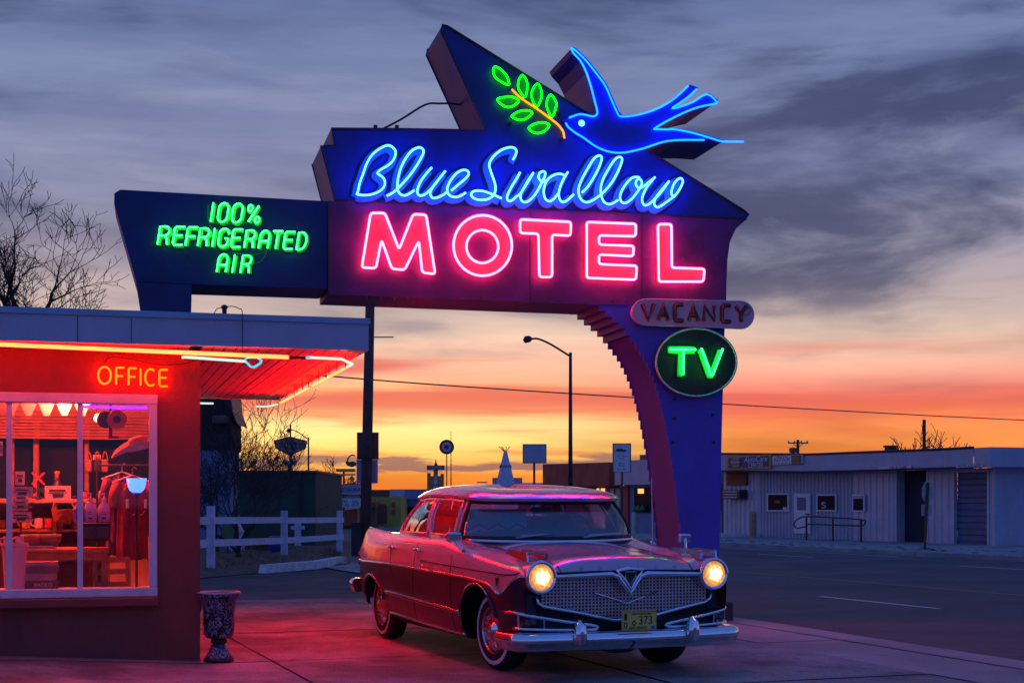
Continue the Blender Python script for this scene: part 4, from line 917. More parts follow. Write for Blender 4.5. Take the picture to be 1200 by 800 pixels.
for k in range(9):
    u = (6, 26, 44, 62, 78, 88, 104, 112, 120)[k]; bk = (1.2, 1.22, 1.3, 1.2, 1.25, 1.3, 1.3, 1.25, 1.3)[k]; x = FO.px(u, 660, bk)[0]; w_, h_ = rnd.uniform(.05, .09), rnd.uniform(.06, .16)
    t = thing('gift_box', 'small %s gift box, %s from the bin under the display table' % (('red', 'printed', 'pink')[k % 3], ('first', 'second', 'third', 'fourth', 'fifth', 'sixth', 'seventh', 'eighth', 'ninth')[k]), 'box', FO.world(x, bk, .426 if k < 7 else .426), FO.a + rnd.uniform(-.2, .2), 'gift boxes under the table')
    kid(t, 'carton', ('ink_red', 'paper_print', 'bottle_pink')[k % 3], lambda m: m.box(-w_, w_, 0, .1, 0, h_, .003)); kid(t, 'label_patch', 'paper_pink', lambda m: m.box(-w_ * .6, w_ * .6, -.003, -.001, h_ * .3, h_ * .7))
# violet tube just behind the window head, red tube sign lights inside the glass
kid(off, 'neon_tube', 'neon_violet', lambda m: m.tube([(op(97, 476, .1)[0], .12, WT - .05), (WR - .03, .12, WT - .05)], .010, 6))

# ------------------------------------------------------------------ urn by the corner
um = mat('urn_glaze', (.02, .018, .03), .3)
nt_ = um.node_tree; bb = nt_.nodes['Principled BSDF']; tcn = nt_.nodes.new('ShaderNodeTexCoord')
v1 = nt_.nodes.new('ShaderNodeTexNoise'); v1.inputs['Scale'].default_value = 9; v1.inputs['Detail'].default_value = 2; v1.inputs['Distortion'].default_value = 2.2; nt_.links.new(tcn.outputs['Object'], v1.inputs['Vector'])
w1 = nt_.nodes.new('ShaderNodeMath'); w1.operation = 'MULTIPLY'; w1.inputs[1].default_value = 34; nt_.links.new(v1.outputs['Fac'], w1.inputs[0])
w2 = nt_.nodes.new('ShaderNodeMath'); w2.operation = 'SINE'; nt_.links.new(w1.outputs[0], w2.inputs[0])
rm = nt_.nodes.new('ShaderNodeValToRGB'); rm.color_ramp.elements[0].position = .50; rm.color_ramp.elements[0].color = (.012, .010, .018, 1); rm.color_ramp.elements[1].position = .62; rm.color_ramp.elements[1].color = (.25, .24, .36, 1)
nt_.links.new(w2.outputs[0], rm.inputs[0]); nt_.links.new(rm.outputs[0], bb.inputs['Base Color'])
gx = gnd(256.5, 774.5); urn = thing('urn_planter', 'black and white scroll-patterned urn planter by the office corner', 'urn', gx)
k = 82 / FPX * gx[1] / .61
kid(urn, 'bowl', 'urn_glaze', lambda m: m.lathe([(.03, .205), (.11, .21), (.128, .24), (.135, .30), (.135, .42), (.145, .50), (.165, .56), (.19, .60)], 32), True)
kid(urn, 'rim', 'rim_grey', lambda m: m.lathe([(.19, .60), (.192, .606), (.19, .612), (.165, .612), (.14, .55), (.001, .50)], 32), True, 50)
kid(urn, 'collar', 'black', lambda m: m.lathe([(.05, .15), (.07, .165), (.07, .19), (.055, .205), (.001, .205)], 24), True)
kid(urn, 'foot', 'urn_glaze', lambda m: m.lathe([(.125, .03), (.12, .05), (.095, .08), (.075, .12), (.065, .15)], 28), True)
kid(urn, 'base', 'black', lambda m: m.lathe([(.13, 0), (.133, .02), (.125, .031), (.001, .031)], 28))
# ------------------------------------------------------------------ the parked car (local +y = forward, +x = the side we see)
mat('car_pink', (.64, .40, .48), .20, metal=.28, var=(2.5, .05), coat=.9); mat('car_plum', (.018, .010, .026), .30, var=(2.5, .1), coat=.30); mat('car_spear_redlit', (.60, .20, .22), .25, var=(3, .06), coat=.7)  # spear panel reddened: red light off the ground put into its colour
mat('chrome', (.82, .84, .88), .07, metal=1., var=(9, .06)); mat('chrome_dull', (.55, .53, .56), .22, metal=1., var=(9, .12)); mat('rubber', (.012, .012, .013), .75, var=(20, .3), bump=(60, .2)); mat('whitewall', (.66, .62, .62), .6, var=(12, .1))
mat('under', (.008, .008, .009), .9, var=(5, .3)); mat('car_gap', (.01, .006, .008), .8, var=(5, .2)); mat('dash', (.10, .10, .13), .5, var=(6, .2)); mat('seat_red', (.30, .05, .05), .7, var=(8, .2)); mat('seat_dark', (.045, .05, .07), .7, var=(8, .2)); mat('blanket_teal', (.28, .60, .68), .85, var=(16, .16), bump=(120, .3)); mat('blanket_grey', (.5, .54, .56), .85, var=(14, .15)); mat('blanket_dark', (.07, .09, .11), .85, var=(14, .15))
mat('plate_yellow', (.85, .58, .12), .45, var=(12, .08)); mat('plate_ink', (.05, .012, .02), .5, var=(12, .1)); mat('sticker_blue', (.02, .12, .6), .5, var=(12, .1)); mat('lens_red', (.4, .01, .01), .15, var=(6, .1)); mat('grille_gold', (.66, .50, .50), .30, metal=.5, var=(9, .15))
mat('lens_core', (1, .9, .6), .3, emit=(30, 18, 5.5)); mat('lens_ring', (.9, .6, .2), .2, emit=(3.2, 1.1, .10), var=(40, .35))
glass('car_glass', (.84, .92, .95), .20, .01)
lm_ = mat('lens_lit', (.9, .7, .3), .2); nt_ = lm_.node_tree; bb = nt_.nodes['Principled BSDF']; tcn = nt_.nodes.new('ShaderNodeTexCoord')
sx_ = nt_.nodes.new('ShaderNodeSeparateXYZ'); nt_.links.new(tcn.outputs['Object'], sx_.inputs[0]); cv_ = nt_.nodes.new('ShaderNodeCombineXYZ'); nt_.links.new(sx_.outputs[0], cv_.inputs[0]); nt_.links.new(sx_.outputs[2], cv_.inputs[2])
le_ = nt_.nodes.new('ShaderNodeVectorMath'); le_.operation = 'LENGTH'; nt_.links.new(cv_.outputs[0], le_.inputs[0]); no_ = nt_.nodes.new('ShaderNodeTexNoise'); no_.inputs['Scale'].default_value = 38; nt_.links.new(tcn.outputs['Object'], no_.inputs['Vector'])
ad_ = nt_.nodes.new('ShaderNodeMath'); ad_.operation = 'MULTIPLY_ADD'; nt_.links.new(no_.outputs['Fac'], ad_.inputs[0]); ad_.inputs[1].default_value = .10; nt_.links.new(le_.outputs['Value'], ad_.inputs[2])
rp_ = nt_.nodes.new('ShaderNodeMapRange'); nt_.links.new(ad_.outputs[0], rp_.inputs[0]); rp_.inputs[1].default_value = .05; rp_.inputs[2].default_value = .155
cr_ = nt_.nodes.new('ShaderNodeValToRGB'); nt_.links.new(rp_.outputs[0], cr_.inputs[0]); e_ = cr_.color_ramp.elements; e_[0].position = .28; e_[0].color = (1, .78, .36, 1); e_[1].position = 1; e_[1].color = (.05, .014, .001, 1); q_ = e_.new(.5); q_.color = (.16, .085, .012, 1); q_ = e_.new(.72); q_.color = (.085, .032, .003, 1)
nt_.links.new(cr_.outputs[0], bb.inputs['Emission Color']); bb.inputs['Emission Strength'].default_value = 11.0
TH_ = R(22.5); CAR = (.575, 12.81, 0)
car = thing('classic_car', 'pink and plum two-tone 1950s sedan with lit headlights and toothy chrome grille', 'car', CAR, math.pi + TH_)
YF, YR = .10, -2.95
# key cross-sections: y, then (x,z) for: centre, hood, hood edge, fender crown, shoulder, spear line, colour line, belly, rub strip, sill, bottom
SEC = [
 (-3.86, (0, .90), (.34, .89), (.56, .90), (.73, 1.03), (.775, .95), (.785, .88), (.79, .765), (.79, .64), (.775, .50), (.74, .38), (.69, .36)),
 (-3.72, (0, .985), (.34, .98), (.57, .975), (.745, 1.10), (.815, .97), (.835, .88), (.845, .768), (.845, .64), (.83, .50), (.79, .36), (.73, .33)),
 (-3.42, (0, 1.05), (.34, 1.045), (.60, 1.03), (.775, 1.105), (.875, .98), (.90, .88), (.91, .775), (.91, .65), (.895, .50), (.85, .33), (.78, .28)),
 (-2.95, (0, 1.08), (.34, 1.075), (.62, 1.06), (.80, 1.085), (.92, .985), (.95, .875), (.96, .785), (.96, .655), (.945, .51), (.90, .32), (.82, .25)),
 (-2.25, (0, 1.085), (.34, 1.085), (.66, 1.085), (.83, 1.085), (.94, 1.0), (.972, .870), (.982, .79), (.985, .66), (.97, .515), (.93, .32), (.84, .24)),
 (-1.45, (0, 1.08), (.34, 1.08), (.66, 1.08), (.84, 1.08), (.95, 1.0), (.982, .862), (.990, .782), (.995, .66), (.98, .495), (.94, .30), (.85, .23)),
 (-.75, (0, 1.075), (.34, 1.075), (.66, 1.075), (.84, 1.075), (.955, .99), (.985, .850), (.993, .774), (.995, .65), (.98, .475), (.94, .285), (.85, .22)),
 (-.35, (0, 1.055), (.36, 1.045), (.64, 1.015), (.81, 1.03), (.952, .965), (.983, .842), (.992, .768), (.995, .64), (.98, .465), (.935, .28), (.85, .22)),
 (.10, (0, 1.015), (.36, 1.0), (.63, .965), (.79, 1.0), (.942, .93), (.976, .832), (.988, .752), (.99, .63), (.975, .46), (.93, .28), (.85, .22)),
 (.40, (0, .985), (.36, .965), (.62, .935), (.78, .975), (.93, .905), (.965, .826), (.982, .725), (.985, .60), (.97, .46), (.92, .29), (.84, .23)),
 (.60, (0, .975), (.36, .96), (.61, .93), (.775, .955), (.915, .89), (.950, .822), (.972, .665), (.975, .58), (.96, .46), (.91, .31), (.83, .25)),
 (.80, (0, .955), (.36, .94), (.60, .905), (.772, .94), (.895, .875), (.925, .83), (.945, .78), (.945, .60), (.93, .47), (.88, .36), (.80, .31)),
 (.90, (0, .908), (.36, .898), (.59, .876), (.77, .925), (.880, .865), (.900, .845), (.915, .815), (.915, .62), (.90, .50), (.85, .42), (.78, .38)),
 (.945, (0, .850), (.36, .846), (.59, .840), (.77, .90), (.870, .85), (.890, .835), (.905, .81), (.905, .63), (.89, .52), (.84, .44), (.77, .40)),
]
ky = np.array([s_[0] for s_ in SEC]); KP = np.array([s_[1:] for s_ in SEC], float)
def herm(x, X, Y):
    i = int(np.clip(np.searchsorted(X, x) - 1, 0, len(X) - 2)); h_ = X[i + 1] - X[i]; t = (x - X[i]) / h_
    def tg(j):
        if j == 0: return (Y[1] - Y[0]) / (X[1] - X[0])
        if j == len(X) - 1: return (Y[-1] - Y[-2]) / (X[-1] - X[-2])
        d0, d1 = (Y[j] - Y[j - 1]) / (X[j] - X[j - 1]), (Y[j + 1] - Y[j]) / (X[j + 1] - X[j]); w = (X[j] - X[j - 1]) / (X[j + 1] - X[j - 1])
        return d0 * (1 - w) + d1 * w
    a, b = tg(i) * h_, tg(i + 1) * h_
    return Y[i] * (2 * t ** 3 - 3 * t * t + 1) + a * (t ** 3 - 2 * t * t + t) + Y[i + 1] * (-2 * t ** 3 + 3 * t * t) + b * (t ** 3 - t * t)
def arch(y):
    """height of the wheel opening's edge at station y"""
    best = -1
    for yc, a, zc, b in ((YF + .02, .425, .32, .395), (YR, .45, .30, .35)):
        u = (y - yc) / a
        if abs(u) < 1: best = max(best, zc + b * math.sqrt(1 - u * u) if True else 0)
    return best
SUB = 4
def section(y):
    """dense half section (list of (x,z)) with fixed row count; lower rows slide up to the wheel arch"""
    P = [np.array([herm(y, ky, KP[:, k, 0]), herm(y, ky, KP[:, k, 1])]) for k in range(11)]
    D = crom(P, SUB)
    za = arch(y)
    k6 = 6 * SUB                                     # row of the colour line
    if za > 0:
        up, low = D[:k6 + 1], D[k6:]
        zl = [p[1] for p in low]; xl = [p[0] for p in low]
        zb = max(za, zl[-1])
        top = low[0][1]
        new = []
        for i in range(len(low)):
            f = (zl[i] - top) / (zl[-1] - top); z = top + f * (zb - top)
            new.append(np.array([np.interp(-z, [-q for q in zl], xl), z]))
        D = up + new[1:]
    return D
ystn = set(np.linspace(-3.86, .945, 64))
for yc, a in ((YF + .02, .425), (YR, .45)):
    for k in range(0, 25): ystn.add(yc + a * math.cos(math.pi * k / 24) * .9999)
    ystn.add(yc + a + .004); ystn.add(yc - a - .004)
ystn = sorted(ystn); ystn = [y for i, y in enumerate(ystn) if i == 0 or y - ystn[i - 1] > .0015]
half = [section(y) for y in ystn]; nr = len(half[0])
body = MB()
rows = []
for y, D in zip(ystn, half): rows.append([(p[0], y, p[1]) for p in D[::-1]] + [(-p[0], y, p[1]) for p in D[1:]])
nn = len(rows[0]); body.v = [p for r_ in rows for p in r_]
k6, k5 = 6 * SUB, 5 * SUB
for i in range(len(rows) - 1):
    ym = (ystn[i] + ystn[i + 1]) / 2
    for j in range(nn - 1):
        c = abs(j + .5 - (nr - 1))                   # row from the centre line
        mi = 0
        if c > k6: mi = 1
        elif c > k5 and -1.33 < ym < .9: mi = 2
        body.f.append((i * nn + j, i * nn + j + 1, (i + 1) * nn + j + 1, (i + 1) * nn + j)); body.m.append(mi)
# tail panel
body.f.append(tuple(range(nn))); body.m.append(0)
bo = body.build('body', ['car_pink', 'car_plum', 'car_spear_redlit'], car, True, 38)
def side(y, k):
    """point on the side at control row k (may be fractional)"""
    D = section(y); i = min(k * SUB, nr - 1); a = int(i); b = min(a + 1, nr - 1); f = i - a
    p = D[a] * (1 - f) + D[b] * f; return p[0], p[1]
def trim(name, ks, y0, y1, r, material, out=.004, n=40, parent=None, sgn=(1, -1), kf=None):
    for sg in sgn:
        pts = []
        for y in lin(y0, y1, n):
            k = kf(y) if kf else ks; x, z = side(y, k); pts.append((sg * (x + out), y, z))
        kid(parent or car, name, material, lambda m: m.tube(pts, r, 6), True)
trim('side_moulding', 6, -3.80, .58, .014, 'chrome', n=90); trim('spear_moulding', 5, -1.33, .86, .006, 'black')
trim('spear_nose', 6, .58, .885, .009, 'chrome')
trim('rub_moulding', 8, YR + .50, YF - .42, .014, 'chrome', n=60); trim('rub_moulding', 8.12, YR + .50, YF - .42, .006, 'chrome_dull')
trim('sill_moulding', 9.15, YR + .50, YF - .42, .016, 'chrome', .0)
for sg in (1, -1):
    pts = [(sg * (side(-1.33, 5 + t / 6)[0] + .004), -1.33 - .03 * t / 6, side(-1.33, 5 + t / 6)[1]) for t in range(7)]
    kid(car, 'spear_end', 'chrome', lambda m: m.tube(pts, .007, 6), True)
    # chrome lips of the wheel openings
    for yc, a, zc, b in ((YF + .02, .425, .32, .395), (YR, .45, .30, .35)):
        pts = []
        for k in range(3, 22):
            y = yc + a * math.cos(math.pi * k / 24) * .999; D = section(y); pts.append((sg * (D[-1][0] + .003), y, D[-1][1]))
        kid(car, 'arch_lip', 'car_plum' if yc > 0 else 'car_plum', lambda m: m.tube(pts, .016, 6), True)
        kid(car, 'arch_trim', 'chrome', lambda m: m.tube([(p[0] + sg * .012, p[1], p[2] + .012) for p in pts[4:-4]], .008, 6), True)
    # door gaps, handles
    for y0, k0, k1, dy in ((-.52, 4.2, 9.6, .02), (-1.50, 4.0, 9.6, -.05), (-2.30, 4.0, 6.6, .10)):
        pts = [(sg * (side(y0 + dy * t / 24, k0 + (k1 - k0) * t / 24)[0] + .0005), y0 + dy * t / 24, side(y0 + dy * t / 24, k0 + (k1 - k0) * t / 24)[1]) for t in range(25)]
        kid(car, 'door_gap', 'car_gap', lambda m: m.tube(pts, .0035, 5))
    for y0 in (-1.40, -2.20):
        x, z = side(y0, 4.35)
        h_ = kid(car, 'door_handle', 'chrome', lambda m: m.tube([(sg * (x + .01), y0 - .07, z), (sg * (x + .03), y0 - .05, z + .004), (sg * (x + .033), y0 + .03, z + .004), (sg * (x + .012), y0 + .05, z)], [.012, .016, .016, .012], 8), True)
        kid(h_, 'lock_button', 'chrome_dull', lambda m: m.lathe([(.014, 0), (.014, .012), (.008, .016)], 10, (sg * (x + .018) - .008, y0 + .065, z), 'x'))
    # front fender badges
    x, z = side(.52, 5.45)
    kid(car, 'fender_badge', 'black', lambda m: m.add([(sg * (x + .004), .48, z + .035), (sg * (x + .004), .56, z + .035), (sg * (x + .010), .52, z - .04), (sg * (x + .012), .52, z + .02)], [(0, 1, 3), (1, 2, 3), (2, 0, 3)]))
    x, z = side(-1.2, 5.5); kid(car, 'script_badge', 'chrome', lambda m: m.tube(crom([(sg * (x + .004), -1.27 + .015 * t, z + .012 * math.sin(t * 1.9)) for t in range(10)], 3), .003, 4))
# underside and wheel-well liners
kid(car, 'underbody', 'under', lambda m: (m.box(-.56, .56, -3.7, .8, .24, .62), m.box(-.84, .84, YR + .47, YF - .45, .22, .60), m.box(-.70, .70, -3.7, YR - .47, .30, .72), m.box(-.80, .80, YF + .46, .83, .34, .66)))
# ---- wheels
def wheel(x, y, steer, sg):
    w = bpy.data.objects.new('wheel', None); COL.objects.link(w); w.parent = car; w.location = (x, y, .335); w.rotation_euler = (0, 0, steer)
    c = lambda prof: [(r_, sg * d) for r_, d in prof]
    kid(w, 'tyre', 'rubber', lambda m: m.lathe(c([(.20, -.095), (.29, -.10), (.325, -.085), (.336, -.05), (.338, 0), (.336, .05), (.325, .082), (.300, .094), (.262, .097), (.20, .085)]), 48, axis='x'), True)
    kid(w, 'whitewall', 'whitewall', lambda m: m.lathe(c([(.291, .0965), (.287, .0985), (.262, .1005), (.258, .0985)]), 48, axis='x', cap=False), True)
    kid(w, 'rim', 'chrome_dull', lambda m: m.lathe(c([(.20, .085), (.203, .095), (.195, .098), (.186, .07), (.15, .045), (.02, .045)]), 40, axis='x'), True)
    h_ = kid(w, 'hubcap', 'chrome', lambda m: m.lathe(c([(.178, .072), (.176, .090), (.150, .086), (.128, .098), (.110, .088), (.075, .105), (.05, .128), (.02, .136), (.002, .137)]), 40, axis='x'), True)
    for k in range(16):
        a = 2 * math.pi * k / 16; kid(h_, 'vane', 'chrome', lambda m: m.obox((sg * .094, .113 * math.cos(a), .113 * math.sin(a)), (sg * .094, .148 * math.cos(a), .148 * math.sin(a)), .010, .012, up=(1, 0, 0)))
    return w
for sg in (1, -1):
    wheel(sg * .745, YF, R(6), sg); wheel(sg * .75, YR, 0, sg)
# ---- greenhouse
belt = [(0, -3.02, 1.075), (.40, -3.0, 1.078), (.66, -2.88, 1.08), (.765, -2.62, 1.085), (.80, -2.42, 1.088), (.825, -2.1, 1.09), (.84, -1.78, 1.088), (.845, -1.50, 1.086), (.845, -1.43, 1.086), (.845, -1.1, 1.084), (.84, -.80, 1.082), (.83, -.68, 1.08), (.77, -.56, 1.075), (.58, -.44, 1.068), (.32, -.375, 1.064), (0, -.355, 1.062)]
rtop = [(0, -2.62, 1.42), (.34, -2.60, 1.415), (.52, -2.50, 1.41), (.60, -2.30, 1.41), (.635, -2.12, 1.42), (.66, -1.92, 1.435), (.672, -1.72, 1.44), (.678, -1.58, 1.442), (.678, -1.53, 1.442), (.676, -1.22, 1.435), (.668, -.95, 1.42), (.66, -.86, 1.412), (.61, -.79, 1.405), (.46, -.735, 1.40), (.25, -.705, 1.40), (0, -.695, 1.40)]
rtop = [(x * 1.055, y + (.07 if y > -1.0 else .03 if y > -1.3 else -.02 if y < -2.2 else 0), z) for x, y, z in rtop]
def gpt(i, v, sg=1, out=0.):
    a, b = np.array(belt[i]), np.array(rtop[i]); p = a * (1 - v) + b * v
    bulge = .035 * math.sin(math.pi * v); c = np.array([0, -1.7, 0]); d = p - c; d[2] = 0; d /= np.linalg.norm(d) + 1e-9
    p = p + d * (bulge + out); return (sg * p[0], p[1], p[2])
VS = lin(0, 1, 8)
def gpatch(i0, i1, sg, v0=0., v1=1., out=0.):
    return [[gpt(i, v, sg, out) for v in lin(v0, v1, 8)] for i in range(i0, i1 + 1)]
def gpatch_full(i0, out=0.):
    return [[gpt(i, v, -1, out) for v in VS] for i in range(i0, 16)] + [[gpt(i, v, 1, out) for v in VS] for i in range(14, i0 - 1, -1)]
ws = MB(); ws.grid(gpatch_full(11)); ws = ws.build('windscreen', 'car_glass', car, True)
rg = MB(); rg.grid([[gpt(i, v, -1) for v in VS] for i in range(3, -1, -1)] + [[gpt(i, v, 1) for v in VS] for i in range(1, 4)]); rg.build('rear_window', 'car_glass', car, True)
for sg in (1, -1):
    m = MB(); m.grid(gpatch(3, 4, sg)); m.build('rear_pillar', 'car_pink', car, True)
    m = MB(); m.grid(gpatch(7, 8, sg, out=.004)); m.build('centre_pillar', 'car_pink', car, True)
    m = MB(); m.grid(gpatch(10, 11, sg)); m.build('front_pillar', 'car_pink', car, True)
    for i0, i1 in ((4, 7), (8, 10)):
        m = MB(); m.grid(gpatch(i0, i1, sg)); w = m.build('side_window', 'car_glass', car, True)
        lo = [gpt(i, .03, sg, .006) for i in range(i0, i1 + 1)]; hi = [gpt(i, .95, sg, .006) for i in range(i1, i0 - 1, -1)]
        rr = [gpt(i1, v, sg, .006) for v in lin(.03, .95, 6)][1:-1]; ll = [gpt(i0, v, sg, .006) for v in lin(.95, .03, 6)][1:-1]
        kid(w, 'frame', 'car_pink', lambda m: m.tube(lo + rr + hi + ll, .017, 6, True), True)
        kid(w, 'chrome_edge', 'chrome', lambda m: m.tube([(p[0], p[1], p[2] - .012) for p in lo], .012, 6), True)
    # vent bars
    a, b = np.array(gpt(9, .03, sg, .004)), np.array(gpt(9, .95, sg, .004)); a[1] += .16; b[1] += .04
    kid(car, 'vent_bar', 'car_pink', lambda m: m.tube([tuple(a), tuple(b)], .012, 6), True)
    a, b = np.array(gpt(5, .03, sg, .004)), np.array(gpt(5, .95, sg, .004)); a[1] -= .1
    kid(car, 'vent_bar', 'car_pink', lambda m: m.tube([tuple(a), tuple(b)], .012, 6), True)
ring = lambda v, out, i0=11: [gpt(i, v, -1, out) for i in range(i0, 16)] + [gpt(i, v, 1, out) for i in range(14, i0 - 1, -1)]
loop = ring(.985, .004) + [gpt(11, v, 1, .004) for v in lin(.9, .1, 5)] + ring(.03, .006)[::-1] + [gpt(11, v, -1, .004) for v in lin(.1, .9, 5)]
kid(ws, 'rubber_seal', 'black', lambda m: m.tube(loop, .020, 6, True), True)
kid(ws, 'chrome_edge', 'chrome', lambda m: m.tube([(p[0] * 1.0, p[1] + .035, p[2] - .012) for p in ring(.0, .01)], .014, 6), True)
# roof: drip rail edge, soft dome, small visor lip at the front
def roof_ring(s_, z_, vis=0.):
    out = []
    for sgi, idx in ((1, range(0, 16)), (-1, range(14, 0, -1))):
        for i in idx:
            p = rtop[i]; f = max(0, (p[1] + 1.2) / .5); 
            x, y = p[0] * s_, -1.66 + (p[1] + 1.66) * s_
            y += vis * max(0, min(1, f)) ; out.append((sgi * x, y, p[2] + z_))
    return out
rr = [roof_ring(1.00, -.006, .02), roof_ring(1.045, .004, .05), roof_ring(1.05, .028, .06), roof_ring(1.015, .052, .05), roof_ring(.95, .082, .02), roof_ring(.82, .104), roof_ring(.62, .117), roof_ring(.38, .123), roof_ring(.12, .125)]
m = MB(); n = len(rr[0])
for r_ in rr: m.v += r_
for a in range(len(rr) - 1):
    for k in range(n): m.f.append((a * n + k, a * n + (k + 1) % n, (a + 1) * n + (k + 1) % n, (a + 1) * n + k)); m.m.append(0)
m.f.append(tuple(range((len(rr) - 1) * n, len(rr) * n))); m.m.append(0)
# underside lining
m.f.append(tuple(range(n))[::-1]); m.m.append(0)
m.build('roof', 'car_pink', car, True, 50)
# wipers
for x0, x1 in ((.45, .05), (-.2, -.62)):
    kid(car, 'wiper', 'chrome_dull', lambda m: (m.tube([(x0, -.33, 1.085), ((x0 + x1) / 2, -.36, 1.105), (x1, -.40, 1.11)], .006, 5), m.tube([(x0 - .05, -.345, 1.10), (x1, -.405, 1.115)], .008, 5)))
# cabin: dash, wheel, seats with a woven blanket
kid(car, 'dashboard', 'dash', lambda m: m.tube([(-.76, -.66, 1.06), (-.5, -.58, 1.085), (0, -.54, 1.09), (.5, -.58, 1.085), (.76, -.66, 1.06)], .07, 10), True)
stw = kid(car, 'steering_wheel', 'black', lambda m: m.tube([(-.38 + .20 * math.cos(a / 20 * 6.2832), -.92 - .07 * math.sin(a / 20 * 6.2832), 1.10 + .19 * math.sin(a / 20 * 6.2832)) for a in range(20)], .013, 6, True), True)
kid(stw, 'spoke', 'black', lambda m: m.tube([(-.57, -.92, 1.11), (-.38, -.90, 1.10), (-.19, -.92, 1.11)], .012, 6))
kid(car, 'front_seat', 'seat_red', lambda m: m.box(-.68, .68, -1.62, -1.46, .9, 1.26, .05)); kid(car, 'rear_seat', 'seat_dark', lambda m: m.box(-.64, .64, -2.62, -2.42, .9, 1.24, .05))
bk = kid(car, 'blanket', 'blanket_teal', lambda m: m.box(-.12, .66, -1.445, -1.43, 1.0, 1.33, .004))
for dz, mt in ((.0, 'blanket_dark'), (.035, 'blanket_grey'), (.065, 'blanket_dark')):
    pts = [(.66 - .78 * t / 8, 1.075 + dz + (.05 if t % 2 else 0)) for t in range(9)]
    m = MB(); m.ribbon(pts, .018, 0, .002); m.v = [(x, -1.428 - y, z) for x, y, z in m.v]; m.build('zigzag', mt, bk)
kid(car, 'rear_mirror', 'black', lambda m: (m.box(-.11, .11, -.80, -.77, 1.29, 1.35, .012), m.tube([(0, -.77, 1.34), (0, -.72, 1.40)], .008, 6)))
# ---- front end
kid(car, 'nose_panel', 'car_plum', lambda m: m.box(-.86, .86, .84, .862, .38, .86))
kid(car, 'front_valance', 'car_plum', lambda m: m.box(-.80, .80, .80, .90, .36, .44, .02))
hl = []
for sg in (1, -1):
    h_ = bpy.data.objects.new('headlight', None); COL.objects.link(h_); h_.parent = car; h_.location = (sg * .775, .955, .81)
    kid(h_, 'housing', 'car_pink', lambda m: m.lathe([(.085, -.34), (.122, -.16), (.128, 0), (.128, .01)], 30, axis='y'), True)
    kid(h_, 'bezel', 'chrome', lambda m: m.lathe([(.131, -.01), (.135, .01), (.128, .026), (.112, .028), (.104, .012)], 36, axis='y'), True)
    kid(h_, 'lens', 'lens_lit', lambda m: m.lathe([(.106, .012), (.095, .022), (.062, .032), (.03, .037), (.002, .039)], 30, axis='y'), True)
    # winged fin ornament on the fender top
    o = kid(car, 'fender_ornament', 'chrome', lambda m: m.prism([(.36, .985), (.44, 1.015), (.86, 1.005), (.90, .995), (.885, .925), (.80, .93), (.72, .96)], sg * .70 - .012, sg * .70 + .012, axis='x'))
    kid(o, 'fin', 'chrome', lambda m: m.prism([(.42, .985), (.50, 1.012), (.86, 1.004), (.88, .93), (.78, .935)], sg * .85 - .008, sg * .85 + .008, axis='x')); kid(o, 'blade', 'chrome', lambda m: m.prism([(sg * .70, .999), (sg * .85, .992), (sg * .85, .998), (sg * .70, 1.006)], .58, .885))
    # side marker below
# grille: woven bars inside a chrome surround
gz0 = lambda x: .455 + .125 * min(1, max(0, (abs(x) - .06) / .70)) ** .9     # lower edge rises outwards
gz1 = lambda x: .802 - .02 * (abs(x) / .7)
gr = kid(car, 'grille', 'car_gap', lambda m: m.box(-.77, .77, .864, .872, .47, .81))
x = -.735
while x <= .736:
    kid(gr, 'grille_bar', 'grille_gold', lambda m: m.box(x - .0055, x + .0055, .884, .892, gz0(x) + .005, gz1(x))); x += .0305
z = .475
while z < .80:
    xm = .74 if z > .58 else .06 + .70 * ((z - .455) / .125) ** 1.1
    kid(gr, 'grille_bar', 'grille_gold', lambda m: m.box(-xm, xm, .8795, .8875, z - .0055, z + .0055)); z += .0265
topb = [(-.80, .93, .80), (-.60, .945, .812), (-.30, .955, .820), (-.16, .96, .824), (-.10, .965, .805), (-.05, .97, .735), (0, .975, .665), (.05, .97, .735), (.10, .965, .805), (.16, .96, .824), (.30, .955, .820), (.60, .945, .812), (.80, .93, .80)]
kid(gr, 'top_moulding', 'chrome', lambda m: m.tube(topb, .021, 8), True)
kid(gr, 'lower_moulding', 'chrome', lambda m: m.tube([(-.785, .90, .655), (-.775, .90, .605), (-.73, .905, .578), (-.40, .915, .515), (-.12, .92, .452), (.12, .92, .452), (.40, .915, .515), (.73, .905, .578), (.775, .90, .605), (.785, .90, .655)], .015, 8), True)
kid(gr, 'chevron', 'chrome', lambda m: m.tube([(-.28, .905, .675), (0, .92, .585), (.28, .905, .675)], .008, 6), True)
em = kid(car, 'nose_emblem', 'chrome', lambda m: (m.tube([(-.115, .965, .85), (-.06, .98, .79), (0, .985, .70), (.06, .98, .79), (.115, .965, .85), (0, .965, .868)], .016, 8, True)), True)
kid(em, 'crest', 'black', lambda m: m.prism([(-.05, .84), (.05, .84), (.045, .80), (0, .755), (-.045, .80)], .96, .982)); kid(em, 'crest_edge', 'chrome_dull', lambda m: m.tube([(-.05, .983, .84), (.05, .983, .84), (.045, .983, .80), (0, .983, .755), (-.045, .983, .80)], .006, 5, True))
for ch, x in zip('HUDSON', (.42, .255, .09, -.085, -.25, -.415)):
    text(car, ch, 'chrome', x, .948 - .01 * abs(x), .862 - .008 * abs(x), .028, None, .004, True, 'hood_letter')
kid(car, 'hood_seam', 'car_gap', lambda m: m.tube([(-.62, .945, .838), (-.3, .948, .846), (0, .949, .848), (.3, .948, .846), (.62, .945, .838)], .008, 5))
